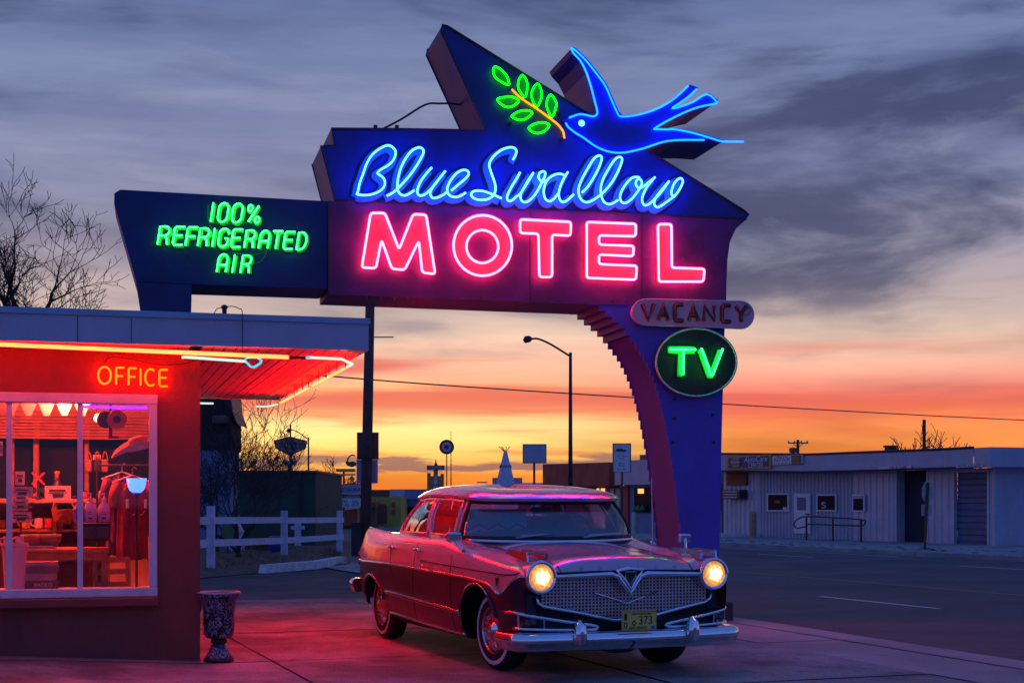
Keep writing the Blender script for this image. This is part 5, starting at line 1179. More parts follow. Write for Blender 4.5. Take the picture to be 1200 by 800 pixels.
for sg in (1, -1):
    pts = [(sg * herm(y, ky, KP[:, 2, 0]), y, herm(y, ky, KP[:, 2, 1]) + .001) for y in lin(-.33, .94, 20)]; kid(car, 'hood_seam', 'car_gap', lambda m: m.tube(pts, .0035, 5))
# bumper swept along a bowed plan
def bump_path(yc, w, bow, wrap, z): 
    P = [(-w, yc - wrap), (-w * .995, yc - wrap * .45), (-w * .95, yc - bow * 1.35), (-w * .80, yc - bow * .9), (-w * .4, yc - bow * .25), (0, yc)]
    P = P + [(-x, y) for x, y in P[-2::-1]]; return [(p[0], p[1], z) for p in crom(P, 4)]
prof_f = [(.074, -.06), (.078, -.01), (.070, .030), (.048, .054), (.012, .060), (-.008, .054), (-.014, .045), (-.064, .030), (-.074, .0), (-.072, -.03), (0, -.05)]
def sweep(m, path, prof):
    P = [Vector(p) for p in path]; rows = []
    for i, p in enumerate(P):
        t = (P[min(i + 1, len(P) - 1)] - P[max(i - 1, 0)]).normalized(); o_ = Vector((-t.y, t.x, 0)); 
        if o_.dot(p - Vector((0, p.y - 2 if yc_ > 0 else p.y + 2, p.z))) < 0: o_ = -o_
        rows.append([tuple(p + o_ * b + Vector((0, 0, a))) for a, b in prof + prof[:1]])
    m.grid(rows); m.add(rows[0][:-1], [tuple(range(len(prof)))]); m.add(rows[-1][:-1], [tuple(range(len(prof)))])
yc_ = 1
fb = MB(); sweep(fb, bump_path(1.06, .985, .07, .42, .305), prof_f); fb = fb.build('front_bumper', 'chrome', car, True, 40)
yc_ = -1
rb = MB(); sweep(rb, [(x, -y, z) for x, y, z in bump_path(3.97, .865, .06, .22, .50)], prof_f); rb.build('rear_bumper', 'chrome', car, True, 40)
for sg in (1, -1):
    kid(fb, 'guard', 'chrome', lambda m: (m.tube([(sg * .50, 1.095, .30), (sg * .50, 1.108, .36), (sg * .50, 1.10, .43), (sg * .50, 1.08, .47)], [.050, .056, .050, .020], 12), m.box(sg * .50 - .062, sg * .50 + .062, 1.03, 1.108, .28, .365, .012)), True, 40)
    # two slim guard bars looping round the corner
    kid(fb, 'upper_bar', 'chrome', lambda m: m.tube(crom([(sg * .30, 1.0, .405), (sg * .34, 1.02, .425), (sg * .6, 1.0, .465), (sg * .86, .95, .51), (sg * .95, .83, .53), (sg * .965, .66, .525)], 4), .013, 7), True)
    kid(fb, 'lower_bar', 'chrome', lambda m: m.tube(crom([(sg * .30, 1.0, .405), (sg * .36, 1.03, .395), (sg * .65, 1.01, .40), (sg * .88, .95, .408), (sg * .955, .82, .41)], 4), .011, 7), True)
    for x, y, z0, z1 in ((.76, .985, .40, .495), (.93, .87, .408, .525)): kid(fb, 'stay', 'chrome', lambda m: m.obox((sg * x, y, z0), (sg * x, y, z1), .012, .012))
    kid(car, 'parking_lamp', 'dash', lambda m: m.box(sg * .84 - .045, sg * .84 + .045, .90, .935, .43, .49, .015))
    kid(car, 'tail_lamp', 'lens_red', lambda m: m.tube([(sg * .775, -3.82, .82), (sg * .77, -3.88, .84), (sg * .76, -3.90, .86)], [.05, .045, .02], 10), True)
    kid(car, 'tail_chrome', 'chrome', lambda m: m.tube([(sg * .835, -3.70, .90), (sg * .815, -3.82, .855), (sg * .835, -3.70, .815)], .010, 6), True)
    pts = [(sg * herm(y, ky, KP[:, 3, 0]), y, herm(y, ky, KP[:, 3, 1]) + .004) for y in lin(-3.82, -2.75, 14)]; kid(car, 'fin_moulding', 'chrome', lambda m: m.tube(pts, .008, 6), True)
# licence plate
lp = kid(car, 'licence_plate', 'plate_yellow', lambda m: m.box(-.155, .155, 1.128, 1.134, .385, .54, .004))
kid(lp, 'plate_edge', 'gold_paint', lambda m: m.tube([(-.15, 1.135, .39), (.15, 1.135, .39), (.15, 1.135, .535), (-.15, 1.135, .535)], .005, 5, True))
for s_, x, z, h_, w in (('1', .122, .468, .052, .024), ('0', .122, .403, .052, .030), ('373', -.055, .432, .068, .115), ('LAND OF ENCHANTMENT', -.02, .509, .014, .19), ('NEW MEXICO', .012, .397, .019, .16)):
    text(lp, s_, 'plate_ink', x, 1.136, z, h_, w, .002, True)
kid(lp, 'zia_mark', 'plate_ink', lambda m: m.tube([(.048, 1.136, .465), (.030, 1.136, .445), (.048, 1.136, .425)] + [(.066, 1.136, .445)], .0045, 5, True)); kid(lp, 'sticker', 'sticker_blue', lambda m: m.box(-.135, -.105, 1.1342, 1.137, .396, .422))
# mirrors and aerial
mir = kid(car, 'door_mirror', 'chrome', lambda m: (m.box(.92, 1.06, -.44, -.39, 1.05, 1.14, .018), m.tube([(.985, -.42, 1.075), (.96, -.36, 1.02), (.94, -.34, .985)], [.012, .012, .02], 8)), True, 40)
mir = kid(car, 'fender_mirror', 'chrome', lambda m: (m.box(-1.00, -.88, .16, .20, 1.045, 1.12, .015), m.tube([(-.94, .19, 1.08), (-.91, .25, 1.0), (-.90, .26, .955)], [.012, .012, .02], 8)), True, 40)
kid(car, 'aerial', 'chrome_dull', lambda m: (m.lathe([(.03, 0), (.022, .02), (.008, .03)], 12, (-.80, -.16, 1.02)), m.tube([(-.80, -.16, 1.03), (-.80, -.17, 1.62)], [.005, .0025], 5)))
# blue-grey exhaust and steering bits under the nose
kid(car, 'tie_rod', 'dark_metal', lambda m: (m.tube([(-.6, .12, .26), (.6, .12, .26)], .018, 6), m.tube(crom([(-.2, .75, .26), (-.1, .78, .20), (.1, .78, .20), (.2, .75, .26)], 4), .02, 6)))
# ------------------------------------------------------------------ trees without leaves
def bare_tree(name, label, base, h, seed, spread=.9, r0=.09, depth=6, lean=(0, 0), nmain=4, group=None, fork=.18, rmin=0.):
    rnd = random.Random(seed); t = thing(name, label, 'tree', base, 0, group)
    trunk, crown = MB(), MB()
    def grow(p, d, L, r, lv):
        n = 4 if lv > 1 else 3; pts = [p]; r = max(r, rmin); rs = [r]; q = p.copy(); dd = d.copy()
        for k in range(n):
            dd = (dd + Vector((rnd.gauss(0, .16), rnd.gauss(0, .16), rnd.gauss(.04, .10)))).normalized(); q = q + dd * (L / n)
            pts.append(q.copy()); rs.append(max(rmin, r * (1 - .42 * (k + 1) / n)))
        (trunk if lv >= depth - 1 else crown).tube(pts, rs, 6 if lv > 3 else (4 if lv > 1 else 3), cap=False)
        if lv <= 0: return
        kids = rnd.choice((2, 3, 3)) if lv > 1 else rnd.choice((2, 2, 3))
        for k in range(kids):
            f = rnd.choice((2, 3, 4)) if n == 4 else rnd.choice((1, 2, 3))
            if k == 0: f = n
            ax = Vector((rnd.gauss(0, 1), rnd.gauss(0, 1), rnd.gauss(.15, .45))).normalized()
            nd = (dd * (1.0 if k == 0 else .72) + ax * spread * (.45 if k == 0 else .8)).normalized()
            grow(pts[f], nd, L * rnd.uniform(.62, .86), rs[f] * rnd.uniform(.58, .78), lv - 1)
    for k in range(nmain):
        a = 2 * math.pi * (k + rnd.random() * .6) / nmain
        d = Vector((math.cos(a) * spread * .55 + lean[0], math.sin(a) * spread * .55 + lean[1], 1)).normalized()
        grow(Vector((0, 0, h * fork * (.6 + .4 * rnd.random()))), d, h * .30 * rnd.uniform(.8, 1.1), r0 * .7, depth - 1)
    trunk.tube([(0, 0, -.1), (lean[0] * .1, 0, h * fork * .5), (0, 0, h * fork)], [r0 * 1.2, r0, r0 * .8], 8)
    trunk.build('trunk', 'bark', t, True); crown.build('branches', 'bark', t, True)
    return t
def gl(u, v): return gnd(u, v)
p = at(14, 420, 25); bare_tree('bare_tree', 'large leafless tree rising behind the office roof', (p[0], p[1], gz(p[0], p[1])), 3.2, 12, .98, .15, 7, nmain=6, fork=1.25, rmin=.0048)
p = gl(268, 662); bare_tree('bare_shrub', 'leafless many-stemmed tree behind the white fence', (p[0], p[1] + 1.2, p[2]), 3.7, 23, .8, .065, 7, nmain=6, fork=.1, rmin=.0055)
p = gl(250, 655); bare_tree('bare_shrub', 'dark leafless bush hard against the office corner', (p[0] - .3, p[1] + 2.0, p[2]), 3.1, 31, .8, .06, 7, nmain=5, fork=.1, rmin=.005)
for i, (u, d, h, sd, lb) in enumerate(((1060, 92, 5.6, 5, 'leafless tree showing over the garage roof beside the tall pipe'), (1122, 88, 5.0, 6, 'low leafless tree top behind the garage roof, right of the pipe'), (685, 150, 4.2, 8, 'small leafless tree between the blank sign and the street lamp'), (395, 120, 4.6, 9, 'leafless scrub tree beyond the restaurant sign'))):
    p = at(u, 600, d); bare_tree('bare_tree', lb, (p[0], d, gz(p[0], d)), h, sd, .8, .12, 5, nmain=4, group='far leafless trees', fork=.3, rmin=.02)

# ------------------------------------------------------------------ planting bed, fence, kerb blocks
bed = MB(); rows = []
for r_ in range(13):
    v0 = 639 + (r_ / 12) ** 1.2 * 41; row_ = []
    for c in range(17):
        u = 205 + c / 16 * 205; vv = v0 - (c / 16) * max(0, v0 - 662) * 1.0 - (0 if v0 < 660 else 0)
        p = gnd(u, vv); e = min(1, min(r_, 12 - r_) / 2.5) * min(1, (16 - c) / 3)
        row_.append((p[0], p[1], p[2] + .01 + .16 * e * (.75 + .5 * random.random() * .5)))
    rows.append(row_)
bed.grid(rows); struct(bed, 'planting_bed', 'dry_dirt', smooth=True)
fp = [gnd(247, 671), gnd(333, 657.5), gnd(398, 648.5)]
fence = thing('rail_fence', 'white two-rail wooden fence along the planting bed', 'fence', fp[1], 0)
rel = lambda p: Vector((p[0] - fp[1][0], p[1] - fp[1][1], p[2] - fp[1][2]))
tops = [(593, 607.5, 612.6, 631.5, 641), (598, 604.5, 612.3, 628.5, 637), (598, 605, 612, 624.5, 632.5)]
hgt = lambda i, v: CAMH + (HOR - v) * fp[i][1] / FPX - fp[i][2]
for i in range(3):
    b = rel(fp[i]); kid(fence, 'post', 'fence_white', lambda m: m.box(b.x - .08, b.x + .08, b.y - .06, b.y + .06, b.z - .05, b.z + hgt(i, tops[i][0]), .012))
left = rel(gnd(200, 680))
def rail_(za, zb, i, j, nm):
    a, b = rel(fp[i]), rel(fp[j])
    m = MB(); m.obox((a.x - (.25 if i == 0 else 0), a.y - .085, a.z + za), (b.x + (.12 if j == 2 else 0), b.y - .085, b.z + zb), .03, .15); m.build(nm, 'fence_white', fence)
for i, j in ((0, 1), (1, 2)):
    rail_(hgt(i, 609.6), hgt(j, 608.8), i, j, 'rail'); rail_(hgt(i, (636.4, 633)[i]), hgt(j, (633, 628.6)[j - 1]), i, j, 'rail')
d = (rel(fp[0]) - rel(fp[1])); e = rel(fp[0]) + d * 1.1
for z in (hgt(0, 609.6), hgt(0, 636.4)): kid(fence, 'rail', 'fence_white', lambda m: m.obox((rel(fp[0]).x, rel(fp[0]).y - .085, rel(fp[0]).z + z), (e.x, e.y - .085, e.z + z), .03, .15))
p2 = gnd(349, 642.5); t = one('fence_post', 'fence_white', lambda m: (m.box(-.1, .1, -.07, .07, 0, .95, .01), m.box(-.22, .22, -.075, .075, .62, .74, .01)), 'lone white post with short crosspiece behind the fence', 'post', (p2[0], p2[1], p2[2]))
a, b, c = gnd(313, 671.5), gnd(370, 667), gnd(408, 660.5)
for i, (q0, q1, lb) in enumerate(((a, b, 'white painted concrete kerb block, the nearer one, by the fence'), (b, c, 'white painted concrete kerb block, the farther one, by the fence'))):
    v = Vector(q1) - Vector(q0); L = v.length
    t = one('kerb_block', 'white_worn', lambda m: m.prism([(0.01, 0), (L - .015, 0), (L - (.03 if i == 0 else .25), .17), (.1 if i == 0 else .03, .17)], 0, .22), lb, 'kerb block', q0, math.atan2(v.y, v.x), 'kerb blocks')
p = gnd(322, 652.5); t = thing('blue_pot', 'glossy blue ceramic garden pot half behind the fence post', 'pot', (p[0], p[1] + .2, p[2] + .06))
kid(t, 'bowl', 'pot_blue', lambda m: m.lathe([(.10, .08), (.15, .11), (.21, .22), (.23, .34), (.20, .44), (.17, .47), (.20, .50), (.16, .49), (.10, .2)], 20), True); kid(t, 'foot', 'pot_blue', lambda m: m.lathe([(.17, 0), (.15, .03), (.10, .08)], 18), True)
p = gnd(267, 655); t = thing('cactus_ornament', 'green cut-metal cactus ornament behind the top rail', 'ornament', (p[0], p[1], p[2] + .08))
kid(t, 'body', 'cactus_green', lambda m: m.prism([(-.12, .35), (.14, .30), (.20, .75), (.17, 1.12), (.08, 1.08), (-.02, .95), (-.14, 1.15), (-.2, 1.12), (-.12, .9), (-.16, .6)], -.03, .03)); kid(t, 'stake', 'dark_metal', lambda m: m.box(-.02, .02, -.015, .015, -.1, .36))
p = gnd(275, 650); one('garden_rock', 'white_worn', lambda m: m.lathe([(.05, 0), (.24, .05), (.26, .25), (.2, .5), (.24, .62), (.12, .85), (.03, .9)], 9, squash=.7), 'pale upright garden rock beside the cactus ornament', 'rock', (p[0] + .05, p[1] - .1, p[2] + .05))
tuft = MB(); rnd = random.Random(5); p = gnd(307, 650)
for k in range(420):
    x, y = rnd.gauss(0, .42), rnd.gauss(0, .25); h = rnd.uniform(.25, .62) * math.exp(-x * x * 1.2); a = rnd.gauss(0, .18); b = rnd.gauss(0, .18)
    tuft.add([(x, y, 0), (x + .02, y, 0), (x + a, y + b, h)], [(0, 1, 2)])
o = tuft.build('dry_bush', 'dry_plant'); o.location = (p[0], p[1] + .3, p[2] + .06); tag(o, 'brown dried grass bush behind the lower rail', 'bush')
gr_ = MB(); rnd = random.Random(9)
for k in range(2600):
    u, v = rnd.uniform(240, 398), rnd.uniform(646, 672); 
    if v > 672 - (u - 240) * .07: continue
    q0 = gnd(u, v); h = rnd.uniform(.03, .12)
    a, b = rnd.gauss(0, .05), rnd.gauss(0, .05); gr_.add([(q0[0], q0[1], q0[2] + .06), (q0[0] + .018, q0[1], q0[2] + .06), (q0[0] + a, q0[1] + b, q0[2] + .12 + h)], [(0, 1, 2)])
tag(gr_.build('dry_grass', 'dry_plant'), 'short dry grass covering the planting bed', 'grass', kind='stuff')

# ------------------------------------------------------------------ background, left to right
def board(name, label, cat, u0, u1, v0, v1, d, faces, post=None, ang=0., thick=.12, group=None, base=None):
    """free-standing sign: panel spanning a pixel box at distance d; returns (thing, frame fn)"""
    um = (u0 + u1) / 2; x = (um - 600) * d / FPX; gz_ = gz(x, d)
    t = thing(name, label, cat, (x, d, gz_), R(ang), group)
    W_ = (u1 - u0) * d / FPX; zA = CAMH + (HOR - v1) * d / FPX - gz_; zB = CAMH + (HOR - v0) * d / FPX - gz_
    return t, W_, zA, zB
# dark building end with pale lower part, seen between office and tree
mat('shed_brown', (.045, .022, .02), .85, var=(3, .3))
FW = Frame(-9.6, 44, 3, gz(-9.6, 44)); t = thing('tall_shed', 'tall narrow dark shed with pale blue lower wall behind the bush', 'shed', FW.loc(), FW.a)
a, b = FW.px(215, 625), FW.px(271, 462)
kid(t, 'lower_wall', 'blue_wall', lambda m: m.box(a[0], b[0] - .05, 0, 2.2, 0, FW.px(250, 527)[1])); kid(t, 'upper_wall', 'shed_brown', lambda m: m.box(a[0], b[0], -.05, 2.3, FW.px(250, 527)[1], b[1])); kid(t, 'roof_edge', 'sign_dark', lambda m: m.prism([(b[0] - .3, b[1]), (b[0] + .2, b[1] - .9), (b[0] + .05, b[1] - .5), (b[0], b[1])], -.1, 2.3))
kid(t, 'bird_house', 'brown_paint', lambda m: m.box(FW.px(258, 500)[0] - .2, FW.px(268, 500)[0], -.3, -.06, FW.px(260, 497)[1], FW.px(260, 487)[1], .04))
FG = Frame(-8.4, 52, 0, gz(-8.4, 52)); t = thing('green_hall', 'plain dark green windowless building behind the fence', 'building', FG.loc(), FG.a)
a, b = FG.px(266, 640), FG.px(370, 551)
kid(t, 'wall', 'green_wall', lambda m: m.box(a[0], b[0], 0, 8, 0, b[1] - .08)); kid(t, 'parapet', 'brown_paint', lambda m: m.box(a[0] - .05, b[0] + .05, -.05, 8.05, b[1] - .08, b[1])); x_ = FG.px(352, 600)[0]
kid(t, 'downpipe', 'dark_metal', lambda m: m.box(x_ - .05, x_ + .05, -.08, -.001, 0, b[1] - .1))
# small street light glowing beside it
p = at(371.5, 573.5, 60); t = thing('yard_light', 'small orange yard light shining beside the green building', 'lamp', (p[0], p[1], gz(p[0], p[1])))
kid(t, 'pole', 'dark_metal', lambda m: m.tube([(0, 0, 0), (0, 0, p[2] - t.location.z - .06)], .04, 6)); kid(t, 'globe', 'lamp_hot', lambda m: m.lathe([(.02, -.07), (.07, -.04), (.085, 0), (.06, .05), (.02, .07)], 12, (0, 0, p[2] - t.location.z)), True)
# hexagonal route sign
FK = Frame((339.5 - 600) * 75 / FPX, 75, 0, gz(-11, 75)); t = thing('route_sign', 'brown hexagonal roadside sign reading 66 on a forked post', 'sign', FK.loc(), 0)
K_ = lambda u, v: FK.px(u, v)
kid(t, 'panel', 'brown_paint', lambda m: m.prism([K_(*q_) for q_ in ((320.5, 515.8), (340, 511), (359.5, 516.2), (357.5, 525.5), (344, 531.5), (335, 531.5), (322.5, 525))], 0, .25))
mat('sign_tan', (.50, .27, .25), .6, var=(3, .2))
kid(t, 'face', 'sign_tan', lambda m: m.prism([K_(*q_) for q_ in ((322, 516.8), (340, 512.4), (358, 517.2), (356.2, 524.8), (343.5, 530.2), (335.5, 530.2), (323.8, 524.2))], -.03, -.001))
kid(t, 'shield', 'brown_paint', lambda m: m.tube([(K_(*q_)[0], -.04, K_(*q_)[1]) for q_ in ((334, 519), (346.5, 519), (347, 524), (344, 528.5), (340.3, 530), (336.5, 528.5), (333.8, 524))], .03, 5, True)); kid(t, 'bar', 'brown_paint', lambda m: m.prism([K_(*q_) for q_ in ((323, 519.2), (358, 519.4), (358, 520.2), (323, 520))], -.05, -.031)); kid(t, 'neck', 'brown_paint', lambda m: m.prism([K_(*q_) for q_ in ((335, 531), (344, 531), (341, 534), (341, 620), (338.5, 620), (338.5, 534))], .05, .2)); kid(t, 'lower_panel', 'sign_tan', lambda m: m.prism([K_(*q_) for q_ in ((331, 539.5), (348, 539.5), (346.5, 544.6), (332.5, 544.6))], -.02, .24)); kid(t, 'mast', 'dark_metal', lambda m: m.prism([K_(*q_) for q_ in ((339.3, 497), (341, 497), (341, 511), (339.3, 511))], .05, .12))
a = K_(340, 518); text(t, 'KIX', 'sign_dark', a[0], -.065, a[1], .16, .42, .01); a = K_(340.2, 527.2); text(t, '66', 'sign_dark', a[0], -.066, a[1], .27, .38, .01)
def street_lamp(label, u, vtop, vbase, d, arm, drop, r=.09):
    x = (u - 600) * d / FPX; g_ = gz(x, d); zt = CAMH + (HOR - vtop) * d / FPX - g_; t = thing('street_lamp', label, 'street lamp', (x, d, g_), 0, 'cobra-head street lamps')
    k = d / FPX
    kid(t, 'pole', 'dark_metal', lambda m: m.tube([(0, 0, 0), (0, 0, zt * .5), (0, 0, zt)], [r, r * .8, r * .6], 8), True)
    L = arm * k; kid(t, 'arm', 'dark_metal', lambda m: m.tube(crom([(0, 0, zt - .15), (L * .5, 0, zt + drop * k * .6), (L * .82, 0, zt + drop * k), (L, 0, zt + drop * k)], 4), r * .4, 6), True)
    kid(t, 'head', 'dark_metal', lambda m: m.tube([(L * .98, 0, zt + drop * k + .02), (L * 1.04, 0, zt + drop * k), (L * 1.16, 0, zt + drop * k - .03), (L * 1.2, 0, zt + drop * k)], [.05, .13, .14, .05], 8), True)
    return t
street_lamp('distant street lamp rising behind the route sign', 361.5, 512, 620, 95, -21, 8, .08); street_lamp('tall street lamp with curved arm left of the sign leg', 668.5, 413, 625, 58, -46, 16, .10)
# restaurant sign cluster
d = 92; x = (405 - 600) * d / FPX; FR = Frame(x, d, 0, gz(x, d)); r_ = lambda u, v: FR.px(u, v)
t = thing('restaurant_sign', 'oval restaurant sign over a letter board with a figure on top', 'sign', FR.loc(), 0)
kid(t, 'oval', 'brown_paint', lambda m: m.prism([r_(391 + 22 + 22 * math.cos(a / 24 * 6.2832), 573.5 - 7.5 * math.sin(a / 24 * 6.2832)) for a in range(24)], 0, .35)); kid(t, 'oval_face', 'pill_paint', lambda m: m.prism([r_(413 + 20.4 * math.cos(a / 24 * 6.2832), 573.5 - 6.3 * math.sin(a / 24 * 6.2832)) for a in range(24)], -.04, -.001))
a = r_(410, 576); text(t, 'RESTAURANT', 'letter_maroon', a[0] + .15, -.05, a[1], .27, 1.85, .01); kid(t, 'board', 'white_worn', lambda m: m.prism([r_(*q_) for q_ in ((395.5, 583.5), (426, 583.5), (426, 594), (395.5, 594))], 0, .3)); kid(t, 'board_edge', 'red_paint', lambda m: m.prism([r_(*q_) for q_ in ((394.3, 583), (395.4, 583), (395.4, 594.5), (394.3, 594.5))], -.02, .32))
for i, v in enumerate((589, 593)): a = r_(410, v); text(t, ('TH - LIL', 'T. PLL  PO T')[i], 'sign_dark', a[0], -.01, a[1], .17, 1.1, .01)
kid(t, 'cross_beam', 'gold_paint', lambda m: (m.prism([r_(*q_) for q_ in ((393, 549), (416, 549), (416, 552.5), (394, 552.5))], .05, .3), m.prism([r_(*q_) for q_ in ((394, 555), (416, 555), (416, 556.8), (394, 556.8))], .05, .3))); kid(t, 'post', 'brown_paint', lambda m: [m.prism([r_(*q_) for q_ in ((u, 549), (u + 2, 549), (u + 2, 616), (u, 616))], .08, .25) for u in (401.5, 421.5)])
kid(t, 'diamond', 'gold_paint', lambda m: m.prism([r_(*q_) for q_ in ((409, 560.5), (412, 557), (415.2, 560.5), (412, 564.5))], .05, .2)); kid(t, 'figure', 'brown_paint', lambda m: (m.prism([r_(*q_) for q_ in ((404.5, 542), (406, 539.5), (409, 541), (413, 540), (417, 541.5), (417, 545), (412, 547), (407, 545.5))], .05, .3), m.tube([(r_(413 - 6 * math.cos(R(a)), 540 - 7 * math.sin(R(a)))[0], .15, r_(413 - 6 * math.cos(R(a)), 540 - 7 * math.sin(R(a)))[1]) for a in range(0, 121, 15)], .05, 6)))
FRb = Frame(x - 1, d + 6, 0, gz(x, d)); t = thing('restaurant_building', 'low restaurant building with sloping roof and yellow door posts', 'building', FRb.loc(), 0); r2 = lambda u, v: FRb.px(u, v)
kid(t, 'wall', 'brown_paint', lambda m: m.prism([r2(*q_) for q_ in ((372, 600), (440, 594), (440, 616), (372, 616))], 0, 6)); kid(t, 'roof', 'rust_wall', lambda m: m.prism([r2(*q_) for q_ in ((370, 596.5), (396, 588.5), (441, 588), (441, 594.5), (396, 592.5), (370, 600))], -.5, 6.3))
for u0, u1, v0, v1, mt, nm in ((379, 392, 600, 610, 'white_worn', 'window'), (403, 418, 597, 615.4, 'rust_wall', 'door'), (399.5, 402.6, 596, 615.6, 'gold_paint', 'door_post'), (418.6, 421.5, 596, 615.6, 'gold_paint', 'door_post')):
    a, b = r2(u0, v1), r2(u1, v0); w = kid(t, nm, mt, lambda m: m.box(a[0], b[0], -.08, -.002, max(a[1], .02), b[1]))
    if nm == 'window': kid(w, 'pane', 'window_dark', lambda m: [m.box(a[0] + .06 + i * (b[0] - a[0]) / 2, a[0] - .06 + (i + 1) * (b[0] - a[0]) / 2, -.09, -.081, a[1] + .07, b[1] - .07) for i in (0, 1)])
# yellow shop and low buildings
def bld(name, label, u0, u1, v0, vb, d, mt, deep=6., ang=0.):
    x = ((u0 + u1) / 2 - 600) * d / FPX; F_ = Frame(x, d, ang, gz(x, d)); t = thing(name, label, 'building', F_.loc(), F_.a)
    a, b = F_.px(u0, vb), F_.px(u1, v0); kid(t, 'wall', mt, lambda m: m.box(a[0], b[0], 0, deep, -.1, b[1])); return t, F_
def rect(t, F_, nm, mt, u0, u1, v0, v1, y0=-.08, y1=-.002):
    a, b = F_.px(u0, v1), F_.px(u1, v0); return kid(t, nm, mt, lambda m: m.box(a[0], b[0], y0, y1, max(a[1], 0), b[1]))
t, F_ = bld('yellow_shop', 'yellow-fronted shop with brown doorway beyond the utility pole', 434, 470, 582, 615, 100, 'yellow_paint')
rect(t, F_, 'doorway', 'brown_paint', 437, 453.5, 592, 613); rect(t, F_, 'band', 'brown_paint', 437, 452, 590.6, 592, -.12)
for v in (588, 597): rect(t, F_, 'panel_sign', 'rust_wall', 459, 463.4, v, v + 6, -.06)
t, F_ = bld('low_building', 'long low dark building under the far skyline', 434, 502, 573.5, 590, 112, 'brown_paint'); 
t, F_ = bld('billboard_roof', 'grey panel-topped store with wide blank fascia', 457, 506, 573.5, 612, 106, 'blue_wall')
rect(t, F_, 'fascia', 'metal_siding_dull', 457, 475, 573, 585, -.3); rect(t, F_, 'fascia', 'blue_wall', 475.3, 507, 573, 585, -.3); rect(t, F_, 'doorway', 'white_worn', 470, 475, 591, 613); rect(t, F_, 'shop_window', 'window_dark', 478, 500, 593, 606)
# utility pole with two boards seen from behind
p = gnd(427.5, 661); t = thing('utility_pole', 'dark wooden utility pole with two board signs', 'utility pole', p); k = p[1] / FPX
kid(t, 'pole', 'pole_wood', lambda m: m.tube([(0, 0, -.1), (.06, 0, 3), (.17, 0, (661 - 240) * k)], [.135, .125, .10], 10), True)
zq = lambda v: (661 - v) * k
kid(t, 'brown_board', 'brown_paint', lambda m: m.box((417.5 - 427.5) * k, (443 - 427.5) * k, .14, .17, zq(538), zq(506))); kid(t, 'lilac_board', 'pill_paint', lambda m: m.box((417 - 427.5) * k, (442 - 427.5) * k, .145, .175, zq(566), zq(538.3)))
kid(t, 'step_bracket', 'dark_metal', lambda m: (m.box(.1, .68, -.02, .02, zq(395.6), zq(394.4)), m.box(-.16, .2, -.16, .16, zq(536.5), zq(535.5)))); kid(t, 'ground_box', 'sign_dark', lambda m: m.box(-.30, -.06, -.22, -.06, .2, 1.0, .02))
# castle-like shop sign, round sign, tepee
d = 135; x = (510 - 600) * d / FPX; FC = Frame(x, d, 0, gz(x, d)); c_ = lambda u, v: FC.px(u, v)
t = thing('shop_tower_sign', 'orange castle-like tower sign with a small painted tepee', 'sign', FC.loc(), 0)
kid(t, 'tower', 'orange_paint', lambda m: m.prism([c_(*q_) for q_ in ((500.5, 600), (500.5, 554), (504.5, 554), (504.5, 557.5), (508, 557.5), (508, 550), (513, 550), (513, 557.5), (516, 557.5), (516, 555), (520, 555), (520, 600))], 0, .5)); kid(t, 'name_board', 'brown_paint', lambda m: m.prism([c_(*q_) for q_ in ((500.3, 545), (520.7, 545), (520.7, 550.5), (500.3, 550.5))], -.1, .45)); kid(t, 'finial', 'brown_paint', lambda m: m.prism([c_(*q_) for q_ in ((508.5, 545), (510, 541.5), (510.3, 538), (511, 538), (511.3, 541.5), (513, 545))], 0, .3))
kid(t, 'tepee_panel', 'tepee_white', lambda m: m.prism([c_(*q_) for q_ in ((504, 600), (509.5, 557.5), (511.5, 557.5), (517, 600))], -.06, -.002)); a = c_(510.5, 549.6); text(t, 'TEPEE', 'tepee_white', a[0], -.12, a[1], .3, 1.3, .01)
kid(t, 'zigzag', 'blue_wall', lambda m: m.tube([(c_(506 + i * 1.2, 569 - (2.5 if i % 2 else 0))[0], -.09, c_(506 + i * 1.2, 569 - (2.5 if i % 2 else 0))[1]) for i in range(8)], .05, 5))
d = 120; x = (523.5 - 600) * d / FPX; FD = Frame(x, d, 0, gz(x, d)); d_ = lambda u, v: FD.px(u, v); a = d_(523.5, 523.5)
t = thing('round_sign', 'round red and white disc sign on a thin post', 'sign', FD.loc(), 0)
kid(t, 'disc', 'red_paint', lambda m: m.lathe([(.60, -.08), (.60, .08)], 28, (a[0], 0, a[1]), 'y')); kid(t, 'ring', 'white_worn', lambda m: m.lathe([(.38, -.12), (.38, -.081)], 26, (a[0], 0, a[1]), 'y')); kid(t, 'bull', 'red_paint', lambda m: m.lathe([(.21, -.15), (.21, -.121)], 22, (a[0], 0, a[1]), 'y')); kid(t, 'post', 'dark_metal', lambda m: m.tube([(a[0], .0, 0), (a[0], 0, a[1] - .55)], .05, 6))
p = at(528.5, 505, 300); one('radio_mast', 'dark_metal', lambda m: (m.tube([(0, 0, 0), (0, 0, p[2] - gz(p[0], 300))], [.14, .06], 5), [m.box(-.2, .2, -.05, .05, z, z + .08) for z in (6, 9, 12)]), 'very thin distant radio mast behind the round sign', 'mast', (p[0], 300, gz(p[0], 300)))
d = 128; x = (592 - 600) * d / FPX; FT_ = Frame(x, d, 0, gz(x, d)); e_ = lambda u, v: FT_.px(u, v)
t = thing('concrete_tepee', 'white concrete tepee with zigzag band in front of a shop', 'tepee', FT_.loc(), 0)
a, b, ht = e_(581, 566), e_(600.6, 566), e_(592, 528)[1]; cx = (e_(594.3, 530)[0]); w0 = (b[0] - a[0]) / 2 * 1.12
